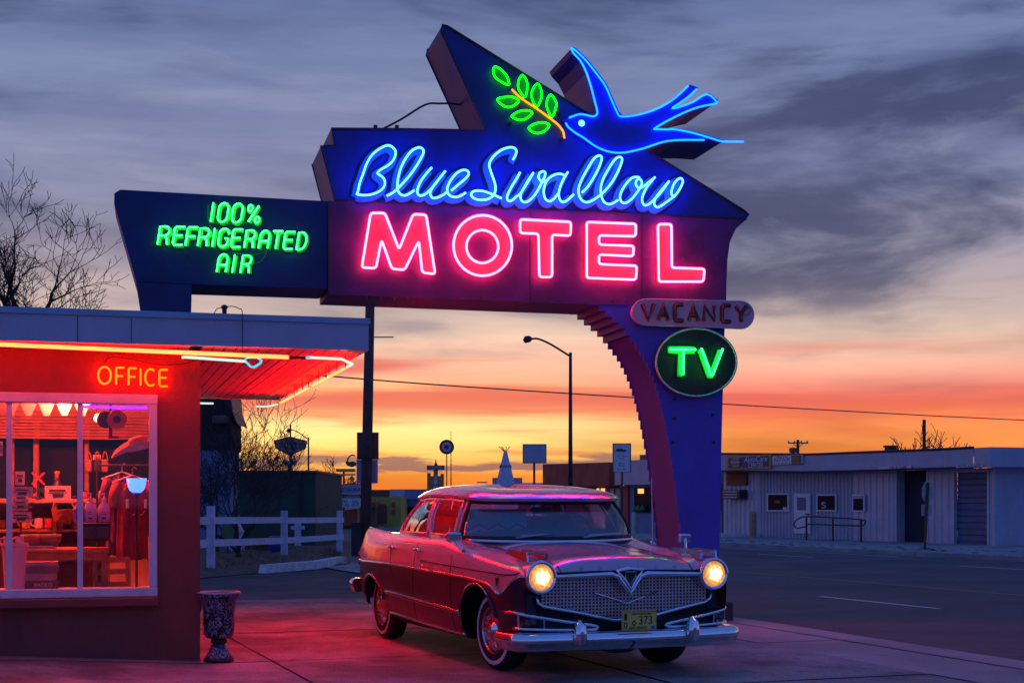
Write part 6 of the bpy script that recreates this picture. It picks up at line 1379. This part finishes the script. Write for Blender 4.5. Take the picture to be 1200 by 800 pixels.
kid(t, 'cone', 'tepee_white', lambda m: m.lathe([(w0 * 1.62, 0), (w0 * .95, e_(592, 563)[1]), (.14, ht)], 20, (cx - .15, 1.5, 0)), True)
zz0 = e_(592, 547)[1]; zl_ = e_(592, 563)[1]; zrr = lambda i: .14 + (w0 * .95 - .14) * (ht - zz0 - (.2 if i % 2 else 0)) / (ht - zl_) + .01
kid(t, 'zigzag', 'brown_paint', lambda m: m.tube([(cx - .15 + zrr(i) * math.cos(i / 24 * 6.2832), 1.5 + zrr(i) * math.sin(i / 24 * 6.2832), zz0 + (.2 if i % 2 else 0)) for i in range(24)], .045, 5, True))
kid(t, 'poles', 'dark_metal', lambda m: [m.tube([(cx - .15, 1.5, ht - .1), (cx - .15 + .5 * math.cos(a_) - .1, 1.5 + .2 * math.sin(a_), ht + .42)], .03, 4) for a_ in (.3, 1.2, 2.2, 3.2, 4.4)])
t, F_ = bld('tepee_shop', 'low white flat-roofed curio shop beside the tepee', 577, 650, 565.5, 612, 131, 'tepee_white'); rect(t, F_, 'parapet', 'pill_paint', 577, 612, 559.5, 565.4, -.1, .3); rect(t, F_, 'shop_window', 'window_dark', 604, 622, 585, 600); rect(t, F_, 'roof_unit', 'metal_siding_dull', 559, 571, 564.2, 565.6, .1, 1.)
d = 105; x = (627 - 600) * d / FPX; FB_ = Frame(x, d, 0, gz(x, d)); b_ = lambda u, v: FB_.px(u, v)
t = thing('blank_sign', 'blank grey rectangular sign on a single post', 'sign', FB_.loc(), 0); a, b = b_(612.5, 542.5), b_(640.5, 520)
kid(t, 'frame', 'brown_paint', lambda m: m.box(a[0], b[0], 0, .3, a[1], b[1])); kid(t, 'face', 'metal_siding_dull', lambda m: m.box(a[0] + .06, b[0] - .06, -.03, -.001, a[1] + .06, b[1] - .06)); kid(t, 'post', 'dark_metal', lambda m: m.box(b_(626, 560)[0] - .08, b_(626, 560)[0] + .08, .06, .2, 0, a[1] - .001))
# rust shop, blue shop and the corrugated garage all stand along the far side of the street
GA = -(90 - 20.0); gx0 = rp(36, 24.6)
FGa = Frame(gx0[0], gx0[1], GA, gz(*gx0)); A_g = lambda u, v: FGa.px(u, v)
# rust-coloured shop
FR2 = Frame(*rp(78, 25.5), GA, gz(*rp(78, 25.5))); t = thing('rust_shop', 'rust-red wooden fronted shop on the far side of the street', 'building', FR2.loc(), FR2.a); h2 = lambda u, v: FR2.px(u, v)
kid(t, 'fascia', 'rust_wall', lambda m: m.prism([h2(650, 569.5), h2(729, 569.5), h2(729, 541.5), h2(650, 543.8)], -.8, 0)); kid(t, 'wall', 'brown_paint', lambda m: m.prism([h2(650, 612), h2(733, 618), h2(733, 569), h2(650, 569)], .002, 7)); 
for u0, u1, mt in ((716, 727, 'cream'), (700, 709, 'lit_window')): w = kid(t, 'window', mt, lambda m: m.prism([h2(u0, 596), h2(u1, 597), h2(u1, 572), h2(u0, 572)], -.05, -.002)); kid(w, 'mullion', 'sign_dark', lambda m: m.prism([h2((u0 + u1) / 2 - .6, 597), h2((u0 + u1) / 2 + .6, 597), h2((u0 + u1) / 2 + .6, 572), h2((u0 + u1) / 2 - .6, 572)], -.09, -.051))
FB2 = Frame(*rp(60, 25.2), GA, gz(*rp(60, 25.2))); t = thing('blue_shop', 'blue brick shop with one lit window behind the sign leg', 'building', FB2.loc(), FB2.a); h3 = lambda u, v: FB2.px(u, v)
kid(t, 'wall', 'blue_wall', lambda m: m.prism([h3(731, 626), h3(846, 630), h3(846, 566), h3(731, 568)], 0, 7)); kid(t, 'fascia', 'metal_siding_dull', lambda m: m.prism([h3(730, 568), h3(847, 566), h3(847, 535), h3(730, 540)], -.5, 7)); kid(t, 'roof_unit', 'brown_paint', lambda m: m.prism([h3(740, 540), h3(754, 540), h3(754, 532.5), h3(740, 532.5)], .5, 2)); kid(t, 'brick_pier', 'red_paint', lambda m: m.prism([h3(730.5, 626), h3(738, 627), h3(738, 569), h3(730.5, 569)], -.12, -.002))
w = kid(t, 'window', 'window_dark', lambda m: m.prism([h3(744, 600), h3(763, 600.6), h3(763, 570.6), h3(744, 571)], -.05, -.002)); kid(w, 'lit_pane', 'lit_window', lambda m: m.prism([h3(749, 578), h3(755.5, 578), h3(755.5, 572.4), h3(749, 572.4)], -.08, -.051)); kid(w, 'plants', 'cactus_green', lambda m: [m.lathe([(.05, 0), (.16, .12), (.08, .3), (.02, .36)], 7, (h3(u, 599.5)[0], -.2, h3(u, 599.5)[1])) for u in (748, 752, 757)])
w = kid(t, 'window', 'brown_paint', lambda m: m.prism([h3(842.5, 598), h3(846, 598), h3(846, 571), h3(842.5, 571)], -.05, -.002))
p = gnd(743, 626); one('bollard', 'cream', lambda m: m.lathe([(.12, 0), (.12, 1.0), (.1, 1.06), (.02, 1.08)], 12), 'pale concrete bollard in front of the blue shop window', 'bollard', (p[0], p[1], p[2] + .045), 0, 'bollards across the street')
# small white panel sign on a post
d = 50; x = (728.5 - 600) * d / FPX; FP = Frame(x, d, 0, gz(x, d) + .045); p_ = lambda u, v: FP.px(u, v)
t = thing('panel_sign', 'small white printed panel sign on a dark post', 'sign', FP.loc(), 0); a, b = p_(718.3, 552.8), p_(739, 519.4)
kid(t, 'panel', 'white_plain', lambda m: m.box(a[0], b[0], 0, .1, a[1], b[1])); kid(t, 'frame', 'dark_metal', lambda m: m.tube([(a[0], -.005, a[1]), (b[0], -.005, a[1]), (b[0], -.005, b[1]), (a[0], -.005, b[1])], .02, 5, True)); kid(t, 'post', 'dark_metal', lambda m: m.box(p_(729, 560)[0] - .035, p_(729, 560)[0] + .035, .02, .09, -.05, a[1] - .001))
kid(t, 'car_picture', 'sign_dark', lambda m: m.prism([p_(*q_) for q_ in ((721, 528.5), (723, 525.6), (729, 525.6), (731, 527), (733.6, 527.2), (734, 528.8))], -.014, -.003))
for v, s_, w in ((534.5, 'Wm & Sons', .3), (537.6, 'Repair', .16), (543.4, 'Oil  Tires', .2), (546, 'Brakes', .2), (550.3, '575-461', .3)): a = p_(728.6, v); text(t, s_, 'sign_dark', a[0], -.004, a[1], .045, w, .004)
# ---- corrugated garage
ga = thing('garage_building', 'long corrugated metal repair garage across the street', 'building', FGa.loc(), FGa.a)
def corr(m, s0, s1, z0f, z1f, y=0., pitch=.30, dep=.045):
    """ribbed sheet between s0 and s1; z0f/z1f give bottom and top"""
    s_ = s0; pts = []
    while s_ < s1:
        for ds, dy in ((0, 0), (pitch * .55, 0), (pitch * .65, -dep), (pitch * .9, -dep)):
            if s_ + ds <= s1: pts.append((s_ + ds, y + dy))
        s_ += pitch
    pts.append((s1, y))
    m.grid([[(s, yy, z0f(s)) for s, yy in pts], [(s, yy, z1f(s)) for s, yy in pts]])
gS = lambda u: A_g(u, 600)[0]
base = lambda s: -.1; L0, L1 = gS(846), gS(1166); 
fz = lambda s: np.interp(s, [gS(846), gS(880), gS(970), gS(1050), gS(1166)], [A_g(846, 552)[1], A_g(880, 552.2)[1], A_g(970, 553)[1], A_g(1050, 551)[1], A_g(1166, 547.5)[1]])
tz = lambda s: np.interp(s, [gS(846), gS(970), gS(1050), gS(1120), gS(1166)], [A_g(846, 531.5)[1], A_g(970, 532.5)[1], A_g(1050, 529.5)[1], A_g(1120, 527)[1], A_g(1166, 524.6)[1]])
for nm, u0, u1, mt, pt in (('ribbed_wall', 848, 889, 'metal_siding', .42), ('ribbed_wall', 889, 1000, 'metal_siding_dull', .28), ('ribbed_wall', 1000, 1049, 'metal_siding', .42), ('ribbed_wall', 1088, 1116, 'metal_siding', .42), ('ribbed_wall', 1160, 1166, 'metal_siding', .3)):
    kid(ga, nm, mt, lambda m: corr(m, gS(u0), gS(u1), base, fz, 0, pt))
kid(ga, 'fascia', 'metal_siding_dull', lambda m: corr(m, L0, L1, fz, tz, -.9, .16, .012)); kid(ga, 'fascia_edge', 'dark_metal', lambda m: (m.tube([(s, -.9, tz(s)) for s in lin(L0, L1, 20)], .05, 5), m.tube([(s, -.9, fz(s)) for s in lin(L0, L1, 20)], .045, 5)))
kid(ga, 'canopy_underside', 'dark_metal', lambda m: m.grid([[(s, y, fz(s) + .01) for s in lin(L0, L1, 12)] for y in (-.88, 0)])); kid(ga, 'roof', 'metal_siding_dull', lambda m: m.grid([[(s, y, tz(s) - .02 + .02 * (y + .9) / 10) for s in lin(L0, L1, 12)] for y in (-.88, 9)]))
# end wall turned towards us
ew = Frame(*FGa.world(L1, 0, 0)[:2], 20.0, FGa.z); ex0 = 0; exl = lambda u: FGa.world
x1 = 9.0
def endw(m):
    th = R(20 - GA); 
    pts = [];
    s_ = 0
    while s_ < x1:
        for ds, dy in ((0, 0), (.16, 0), (.2, .02), (.28, .02)): pts.append((s_ + ds, dy))
        s_ += .3
    P_ = [(L1 + dy, s) for s, dy in pts]
    m.grid([[(a, b, -.1) for a, b in P_], [(a, b, tz(L1) + .02) for a, b in P_]])
kid(ga, 'end_wall', 'metal_siding_dull', endw); kid(ga, 'end_fascia', 'metal_siding_dull', lambda m: m.box(L1 + .03, L1 + .9, -.9, 9, fz(L1), tz(L1) - .01))
def gp(nm, mt, u0, u1, vt0, vt1, vb0, vb1, y0=-.06, y1=-.048, par=None):
    a, b, c, d = A_g(u0, vb0), A_g(u1, vb1), A_g(u1, vt1), A_g(u0, vt0); return kid(par or ga, nm, mt, lambda m: m.prism([a, b, c, d], y0, y1))
for u0, u1, v0, v1, mt in ((902, 925.5, 578.6, 598, 'window_dark'), (960, 981.5, 579.6, 598, 'window_dark'), (1002, 1014.5, 580, 598.4, 'window_dark')):
    w = gp('window', 'white_plain', u0 - 1, u1 + 1, v0 - 1, v0 - 1, v1 + 1, v1 + 1, -.10, -.05); gp('pane', mt, u0 + .6, u1 - .6, v0 + .8, v0 + .8, v1 - .8, v1 - .8, -.11, -.101, w)
    if u0 == 902: a = A_g(913.5, 589.6); text(w, 'OPEN', 'gold_paint', a[0], -.115, a[1], .13, .5, .004); gp('notice', 'white_plain', 920, 924.5, 594, 594, 597, 597, -.116, -.1115, w)
    if u0 == 960: a = A_g(968, 595.4); text(w, 'S', 'white_plain', a[0], -.115, a[1], .27, .35, .004)
    if u0 == 1002: gp('blind', 'metal_siding_dull', 1003, 1013.5, 580.8, 580.8, 584, 584, -.116, -.1115, w)
dr = gp('door', 'white_plain', 932.5, 951.5, 577.6, 578, 624.6, 625, -.10, -.05); gp('door_window', 'door_blue', 936.5, 947, 582.4, 582.6, 597.4, 597.6, -.108, -.101, dr)
a = A_g(950, 602); kid(dr, 'handle', 'black', lambda m: m.box(a[0] - .18, a[0] + .05, -.16, -.101, a[1] - .03, a[1] + .03))
# open workshop bay and roller door
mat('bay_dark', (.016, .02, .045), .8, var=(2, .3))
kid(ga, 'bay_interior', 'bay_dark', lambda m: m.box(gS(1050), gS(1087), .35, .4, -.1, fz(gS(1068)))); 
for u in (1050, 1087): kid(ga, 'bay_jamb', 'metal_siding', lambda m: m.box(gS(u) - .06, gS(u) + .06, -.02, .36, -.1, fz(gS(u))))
kid(ga, 'door_frame', 'metal_siding', lambda m: (m.box(gS(1116), gS(1119), -.04, .1, -.1, fz(gS(1118))), m.box(gS(1157.6), gS(1160), -.04, .1, -.1, fz(gS(1159))), m.box(gS(1119), gS(1157.6), -.04, .1, A_g(1138, 552.6)[1], fz(gS(1138)) - .01)))
rd = kid(ga, 'roller_door', 'door_blue', lambda m: m.box(gS(1119), gS(1157.6), .14, .17, -.1, A_g(1138, 552.6)[1]))
zt_ = A_g(1138, 552.6)[1]
for k in range(12):
    z0 = -.05 + (zt_ + .05) * k / 12; kid(rd, 'slat', 'door_blue', lambda m: m.prism([(.138, z0), (.105, z0 + .03), (.105, z0 + zt_ / 12 - .05), (.138, z0 + zt_ / 12 - .02)], gS(1119) + .02, gS(1157.6) - .02, axis='x'))
# signs on the garage
sg = thing('autocare_sign', 'purple and gold parts-store sign on the garage fascia', 'sign', FGa.loc(), FGa.a); FGa2 = lambda u, v: FGa.px(u, v, -.95)
def sp2(par, nm, mt, u0, u1, v0, v1, y0, y1, dv=.3): a, b = FGa.px(u0, v1, -.95), FGa.px(u1, v0 + dv, -.95); return kid(par, nm, mt, lambda m: m.box(a[0], b[0], y0, y1, a[1], b[1]))
sp2(sg, 'frame', 'gold_paint', 852.8, 904.6, 531.8, 550.4, -1.02, -.925); sp2(sg, 'face', 'navy', 855.4, 902.4, 533.6, 548.6, -1.04, -1.021)
fw = lambda u0, u1: FGa.px(u1, 540, -.95)[0] - FGa.px(u0, 540, -.95)[0]
a = FGa.px(864.7, 541.4, -.95); kid(sg, 'hexagon', 'gold_paint', lambda m: m.prism([(a[0] + fw(858, 871.4) / 2 * math.cos(k / 6 * 6.2832), a[1] + .245 * math.sin(k / 6 * 6.2832)) for k in range(6)], -1.06, -1.041)); kid(sg, 'hex_badge', 'navy', lambda m: m.box(a[0] - fw(859, 870.4) / 2, a[0] + fw(859, 870.4) / 2, -1.072, -1.061, a[1] - .12, a[1] + .12))
fw = lambda u0, u1: FGa.px(u1, 540, -.95)[0] - FGa.px(u0, 540, -.95)[0]
text(sg, 'NAPA', 'white_plain', a[0], -1.076, a[1] - .085, .17, fw(860, 869.4), .004); a = FGa.px(887.5, 540.9, -.95); text(sg, 'AutoCare', 'white_plain', a[0], -1.044, a[1], .25, fw(873.6, 901), .004, shear=.2); a = FGa.px(887.5, 547.2, -.95); text(sg, 'CENTER', 'white_plain', a[0], -1.044, a[1], .2, fw(879, 896), .004, shear=.2)
s2_ = thing('repair_sign', 'white auto repair sign with small orange panel on the garage fascia', 'sign', FGa.loc(), FGa.a); sp2(s2_, 'panel', 'white_plain', 906.4, 940.8, 532, 544.4, -1.0, -.925); sp2(s2_, 'orange_panel', 'brown_paint', 929, 940.2, 532.6, 543.6, -1.02, -1.001)
for v, s_, h, w in ((536, 'AUTO', .13, fw(911, 924)), (540.4, 'REPAIR', .16, fw(908, 927)), (543.4, 'PARTS SERVICE', .07, fw(908, 927))): a = FGa.px(917.5, v, -.95); text(s2_, s_, 'red_paint', a[0], -1.004, a[1], h, w, .004)
for v, s_ in ((537.4, 'BODY'), (540, 'SHOP'), (542.8, '66')): a = FGa.px(934.6, v, -.95); text(s2_, s_, 'gold_paint', a[0], -1.024, a[1], .08, fw(930.5, 939), .004)
for nm, lb, u0, u1, v0, v1, s_ in (('oil_sign', 'white strip sign reading OIL & LUBE over the open bay', 1030, 1068, 545, 549.6, 'OIL & LUBE'), ('heating_sign', 'white strip sign reading HEATING & COOLING over the roller door', 1121, 1151.5, 543.6, 547.6, 'HEATING & COOLING')):
    t = thing(nm, lb, 'sign', FGa.loc(), FGa.a); sp2(t, 'panel', 'white_plain' if nm[0] == 'h' else 'metal_siding', u0, u1, v0, v1, -.97, -.925); a = FGa.px((u0 + u1) / 2 + (4 if nm[0] == 'o' else 0), v1 - .8, -.95); w = (FGa.px(u1, v1, -.95)[0] - FGa.px(u0, v1, -.95)[0]) * (.55 if nm[0] == 'o' else .88); text(t, s_, 'letter_maroon', a[0], -.974, a[1], .085, w, .004)
t = thing('menu_board', 'dark orange notice board under the garage eave beside the pylon', 'notice board', FGa.loc(), FGa.a); a, b = A_g(854.5, 568.5), A_g(878, 552.4); kid(t, 'panel', 'brown_paint', lambda m: m.box(a[0], b[0], -.16, -.06, a[1], b[1])); a2, b2 = A_g(860.6, 567), A_g(876.6, 553.6); kid(t, 'face', 'rust_wall', lambda m: m.box(a2[0], b2[0], -.175, -.161, a2[1], b2[1]))
for v, s_ in ((557.6, 'WINTER'), (562, 'SERVICE'), (566.4, 'CHECK')): a3 = A_g(868.6, v); text(t, s_, 'brown_paint', a3[0], -.18, a3[1], .11, 1.3, .004)
t = thing('window_cooler', 'grey louvred air conditioner box on the garage wall', 'air conditioner', FGa.loc(), FGa.a); a, b = A_g(856.4, 584.6), A_g(877, 573.6); kid(t, 'case', 'dark_metal', lambda m: m.box(a[0], b[0], -.45, -.06, a[1], b[1], .02))
for k in range(3): kid(t, 'louvre', 'metal_siding', lambda m: m.box(a[0] + .12, b[0] - .25, -.47, -.451, a[1] + .06 + k * .13, a[1] + .11 + k * .13))
# handrail
t = thing('handrail', 'black tubular handrail along the garage wall', 'handrail', FGa.world(0, -1.5, 0), FGa.a); hr = lambda u, v: (FGa.px(u, v, -1.5)[0], 0, FGa.px(u, v, -1.5)[1])
kid(t, 'rail', 'dark_metal', lambda m: m.tube(crom([hr(*q_) for q_ in ((944, 616.5), (934, 618.5), (930.5, 614), (934, 608.6), (945, 605), (980, 606.4), (1010, 608.6), (1014, 611.6), (1011, 615.4), (1003, 615.6), (944, 613.6))], 3), .03, 6), True)
for u, v in ((945, 605), (976, 606.2), (1009, 608.6)): a = hr(u, v); kid(t, 'upright', 'dark_metal', lambda m: m.box(a[0] - .03, a[0] + .03, -.03, .03, 0, a[2]))
for i, (u, v0, v1, lb) in enumerate(((882.5, 601, 631.5, 'tan steel bollard at the near corner of the garage wall'), (847.5, 605, 624, 'tan steel bollard close behind the sign leg'))):
    p = gnd(u, v1); one('bollard', 'wood_pale', lambda m: m.lathe([(.15, 0), (.15, (v1 - v0) * p[1] / FPX - .05), (.12, (v1 - v0) * p[1] / FPX), (.02, (v1 - v0) * p[1] / FPX + .02)], 12), lb, 'bollard', (p[0], p[1], p[2] + .045), 0, 'bollards across the street')
for i, (u, v, lb) in enumerate(((858, 628, 'pale wheel stop by the garage wall, farther from the street'), (868, 630, 'pale wheel stop by the garage wall, nearer the bollard'))):
    p = gnd(u, v); one('wheel_stop', 'white_worn', lambda m: m.prism([(-.12, 0), (.12, 0), (.07, .13), (-.07, .13)], -.9, .9), lb, 'wheel stop', (p[0], p[1], p[2] + .046), R(-75), 'wheel stops by the garage')
# roof things and sky-line bits
p = FGa.world(gS(1006), 1.5, tz(gS(1006))); t = one('roof_vent', 'dark_metal', lambda m: (m.box(-.14, .14, -.2, .2, -.1, .26, .02), m.box(-.17, .17, -.25, .25, .26, .34, .02)), 'boxy metal vent on the garage roof', 'vent', p, FGa.a)
p = at(1083, 560, 75); one('roof_pipe', 'dark_metal', lambda m: m.tube([(0, 0, 0), (0, 0, (560 - 491.5) * 75 / FPX + 2)], .09, 8), 'tall bare pipe standing behind the garage roof', 'pipe', (p[0], 75, p[2] - 2))
d = 130; p = at(935, 560, d); kq = d / FPX; t = thing('power_pole', 'far power pole with crossarm and transformer above the garage', 'power pole', (p[0], d, gz(p[0], d)))
zf = lambda v: CAMH + (HOR - v) * kq - gz(p[0], d)
kid(t, 'pole', 'pole_wood', lambda m: m.tube([(0, 0, 0), (0, 0, zf(515))], .13, 7)); kid(t, 'crossarm', 'pole_wood', lambda m: (m.box(-11.5 * kq, 12 * kq, -.06, .06, zf(519.5), zf(518)), m.tube([(-6 * kq, 0, zf(519)), (0, 0, zf(524))], .03, 4), m.tube([(7 * kq, 0, zf(519)), (0, 0, zf(524))], .03, 4))); kid(t, 'transformer', 'rust_wall', lambda m: m.lathe([(.05, zf(531)), (.34, zf(530)), (.36, zf(525)), (.1, zf(524))], 12, (-5.5 * kq, 0, 0)))
for x in (-11, -4, 4, 11): kid(t, 'insulator', 'white_worn', lambda m: m.lathe([(.06, zf(518)), (.08, zf(516.6)), (.02, zf(516))], 6, (x * kq, 0, 0)))
# the overhead cable
t = one('power_cable', 'black', lambda m: m.tube(crom([at(250, 428, 40), at(390, 441, 42), at(520, 451.3, 45), at(668, 461, 49), at(740, 465.6, 51), at(850, 473.4, 55), at(1000, 482, 60), at(1120, 488.4, 64), at(1260, 495, 70)], 6), .022, 5), 'single dark overhead cable crossing the sunset sky', 'cable')
# stop sign seen from behind
p = gnd(1083.5, 645.5); t = thing('stop_sign', 'stop sign seen from behind on a leaning rusty post', 'road sign', (p[0], p[1], p[2] + .045), R(12)); k = p[1] / FPX
kid(t, 'post', 'pole_wood', lambda m: m.obox((0, 0, -.05), (4.6 * k, 0, (645.5 - 567) * k), .07, .05)); cx_, cz_ = 4.4 * k, (645.5 - 578.5) * k
kid(t, 'plate', 'grey_metal', lambda m: m.prism([(cx_ + .36 * math.cos(R(22.5 + 45 * a)) * .55, cz_ + .36 * math.sin(R(22.5 + 45 * a))) for a in range(8)], .03, .04)); kid(t, 'lower_plate', 'grey_metal', lambda m: m.box(cx_ - .2, cx_ + .13, .03, .04, cz_ - .72, cz_ - .37))
# leaf litter and snow crumbs at the far kerb
lt = MB(); rnd = random.Random(4)
for k in range(160):
    tt, pp = rnd.uniform(14, 44), rnd.uniform(16.2, 20.5); x, y = rp(tt, pp); s_ = rnd.uniform(.03, .11); a = rnd.random() * 3
    lt.lathe([(s_, 0), (s_ * .7, s_ * .16), (s_ * .1, s_ * .2)], 5, (x, y, gz(x, y) + .046))
tag(lt.build('leaf_litter', 'joint_dirt'), 'dark leaf litter scattered on the far pavement', 'litter', kind='stuff')
# low hills closing the horizon
hm = MB(); rows = [[], []]; rnd = random.Random(2)
for k in range(121):
    x = -520 + k * 8.7; h = 5 + 4 * math.sin(k * .13) + 2.5 * math.sin(k * .31 + 1) + rnd.random() * .8
    rows[0].append((x, 900, -2)); rows[1].append((x, 960, max(2, h)))
rows.append([(x, 1100, -2) for x, _, _ in rows[0]]); hm.grid(rows); struct(hm, 'hills', 'far_ground', smooth=True)
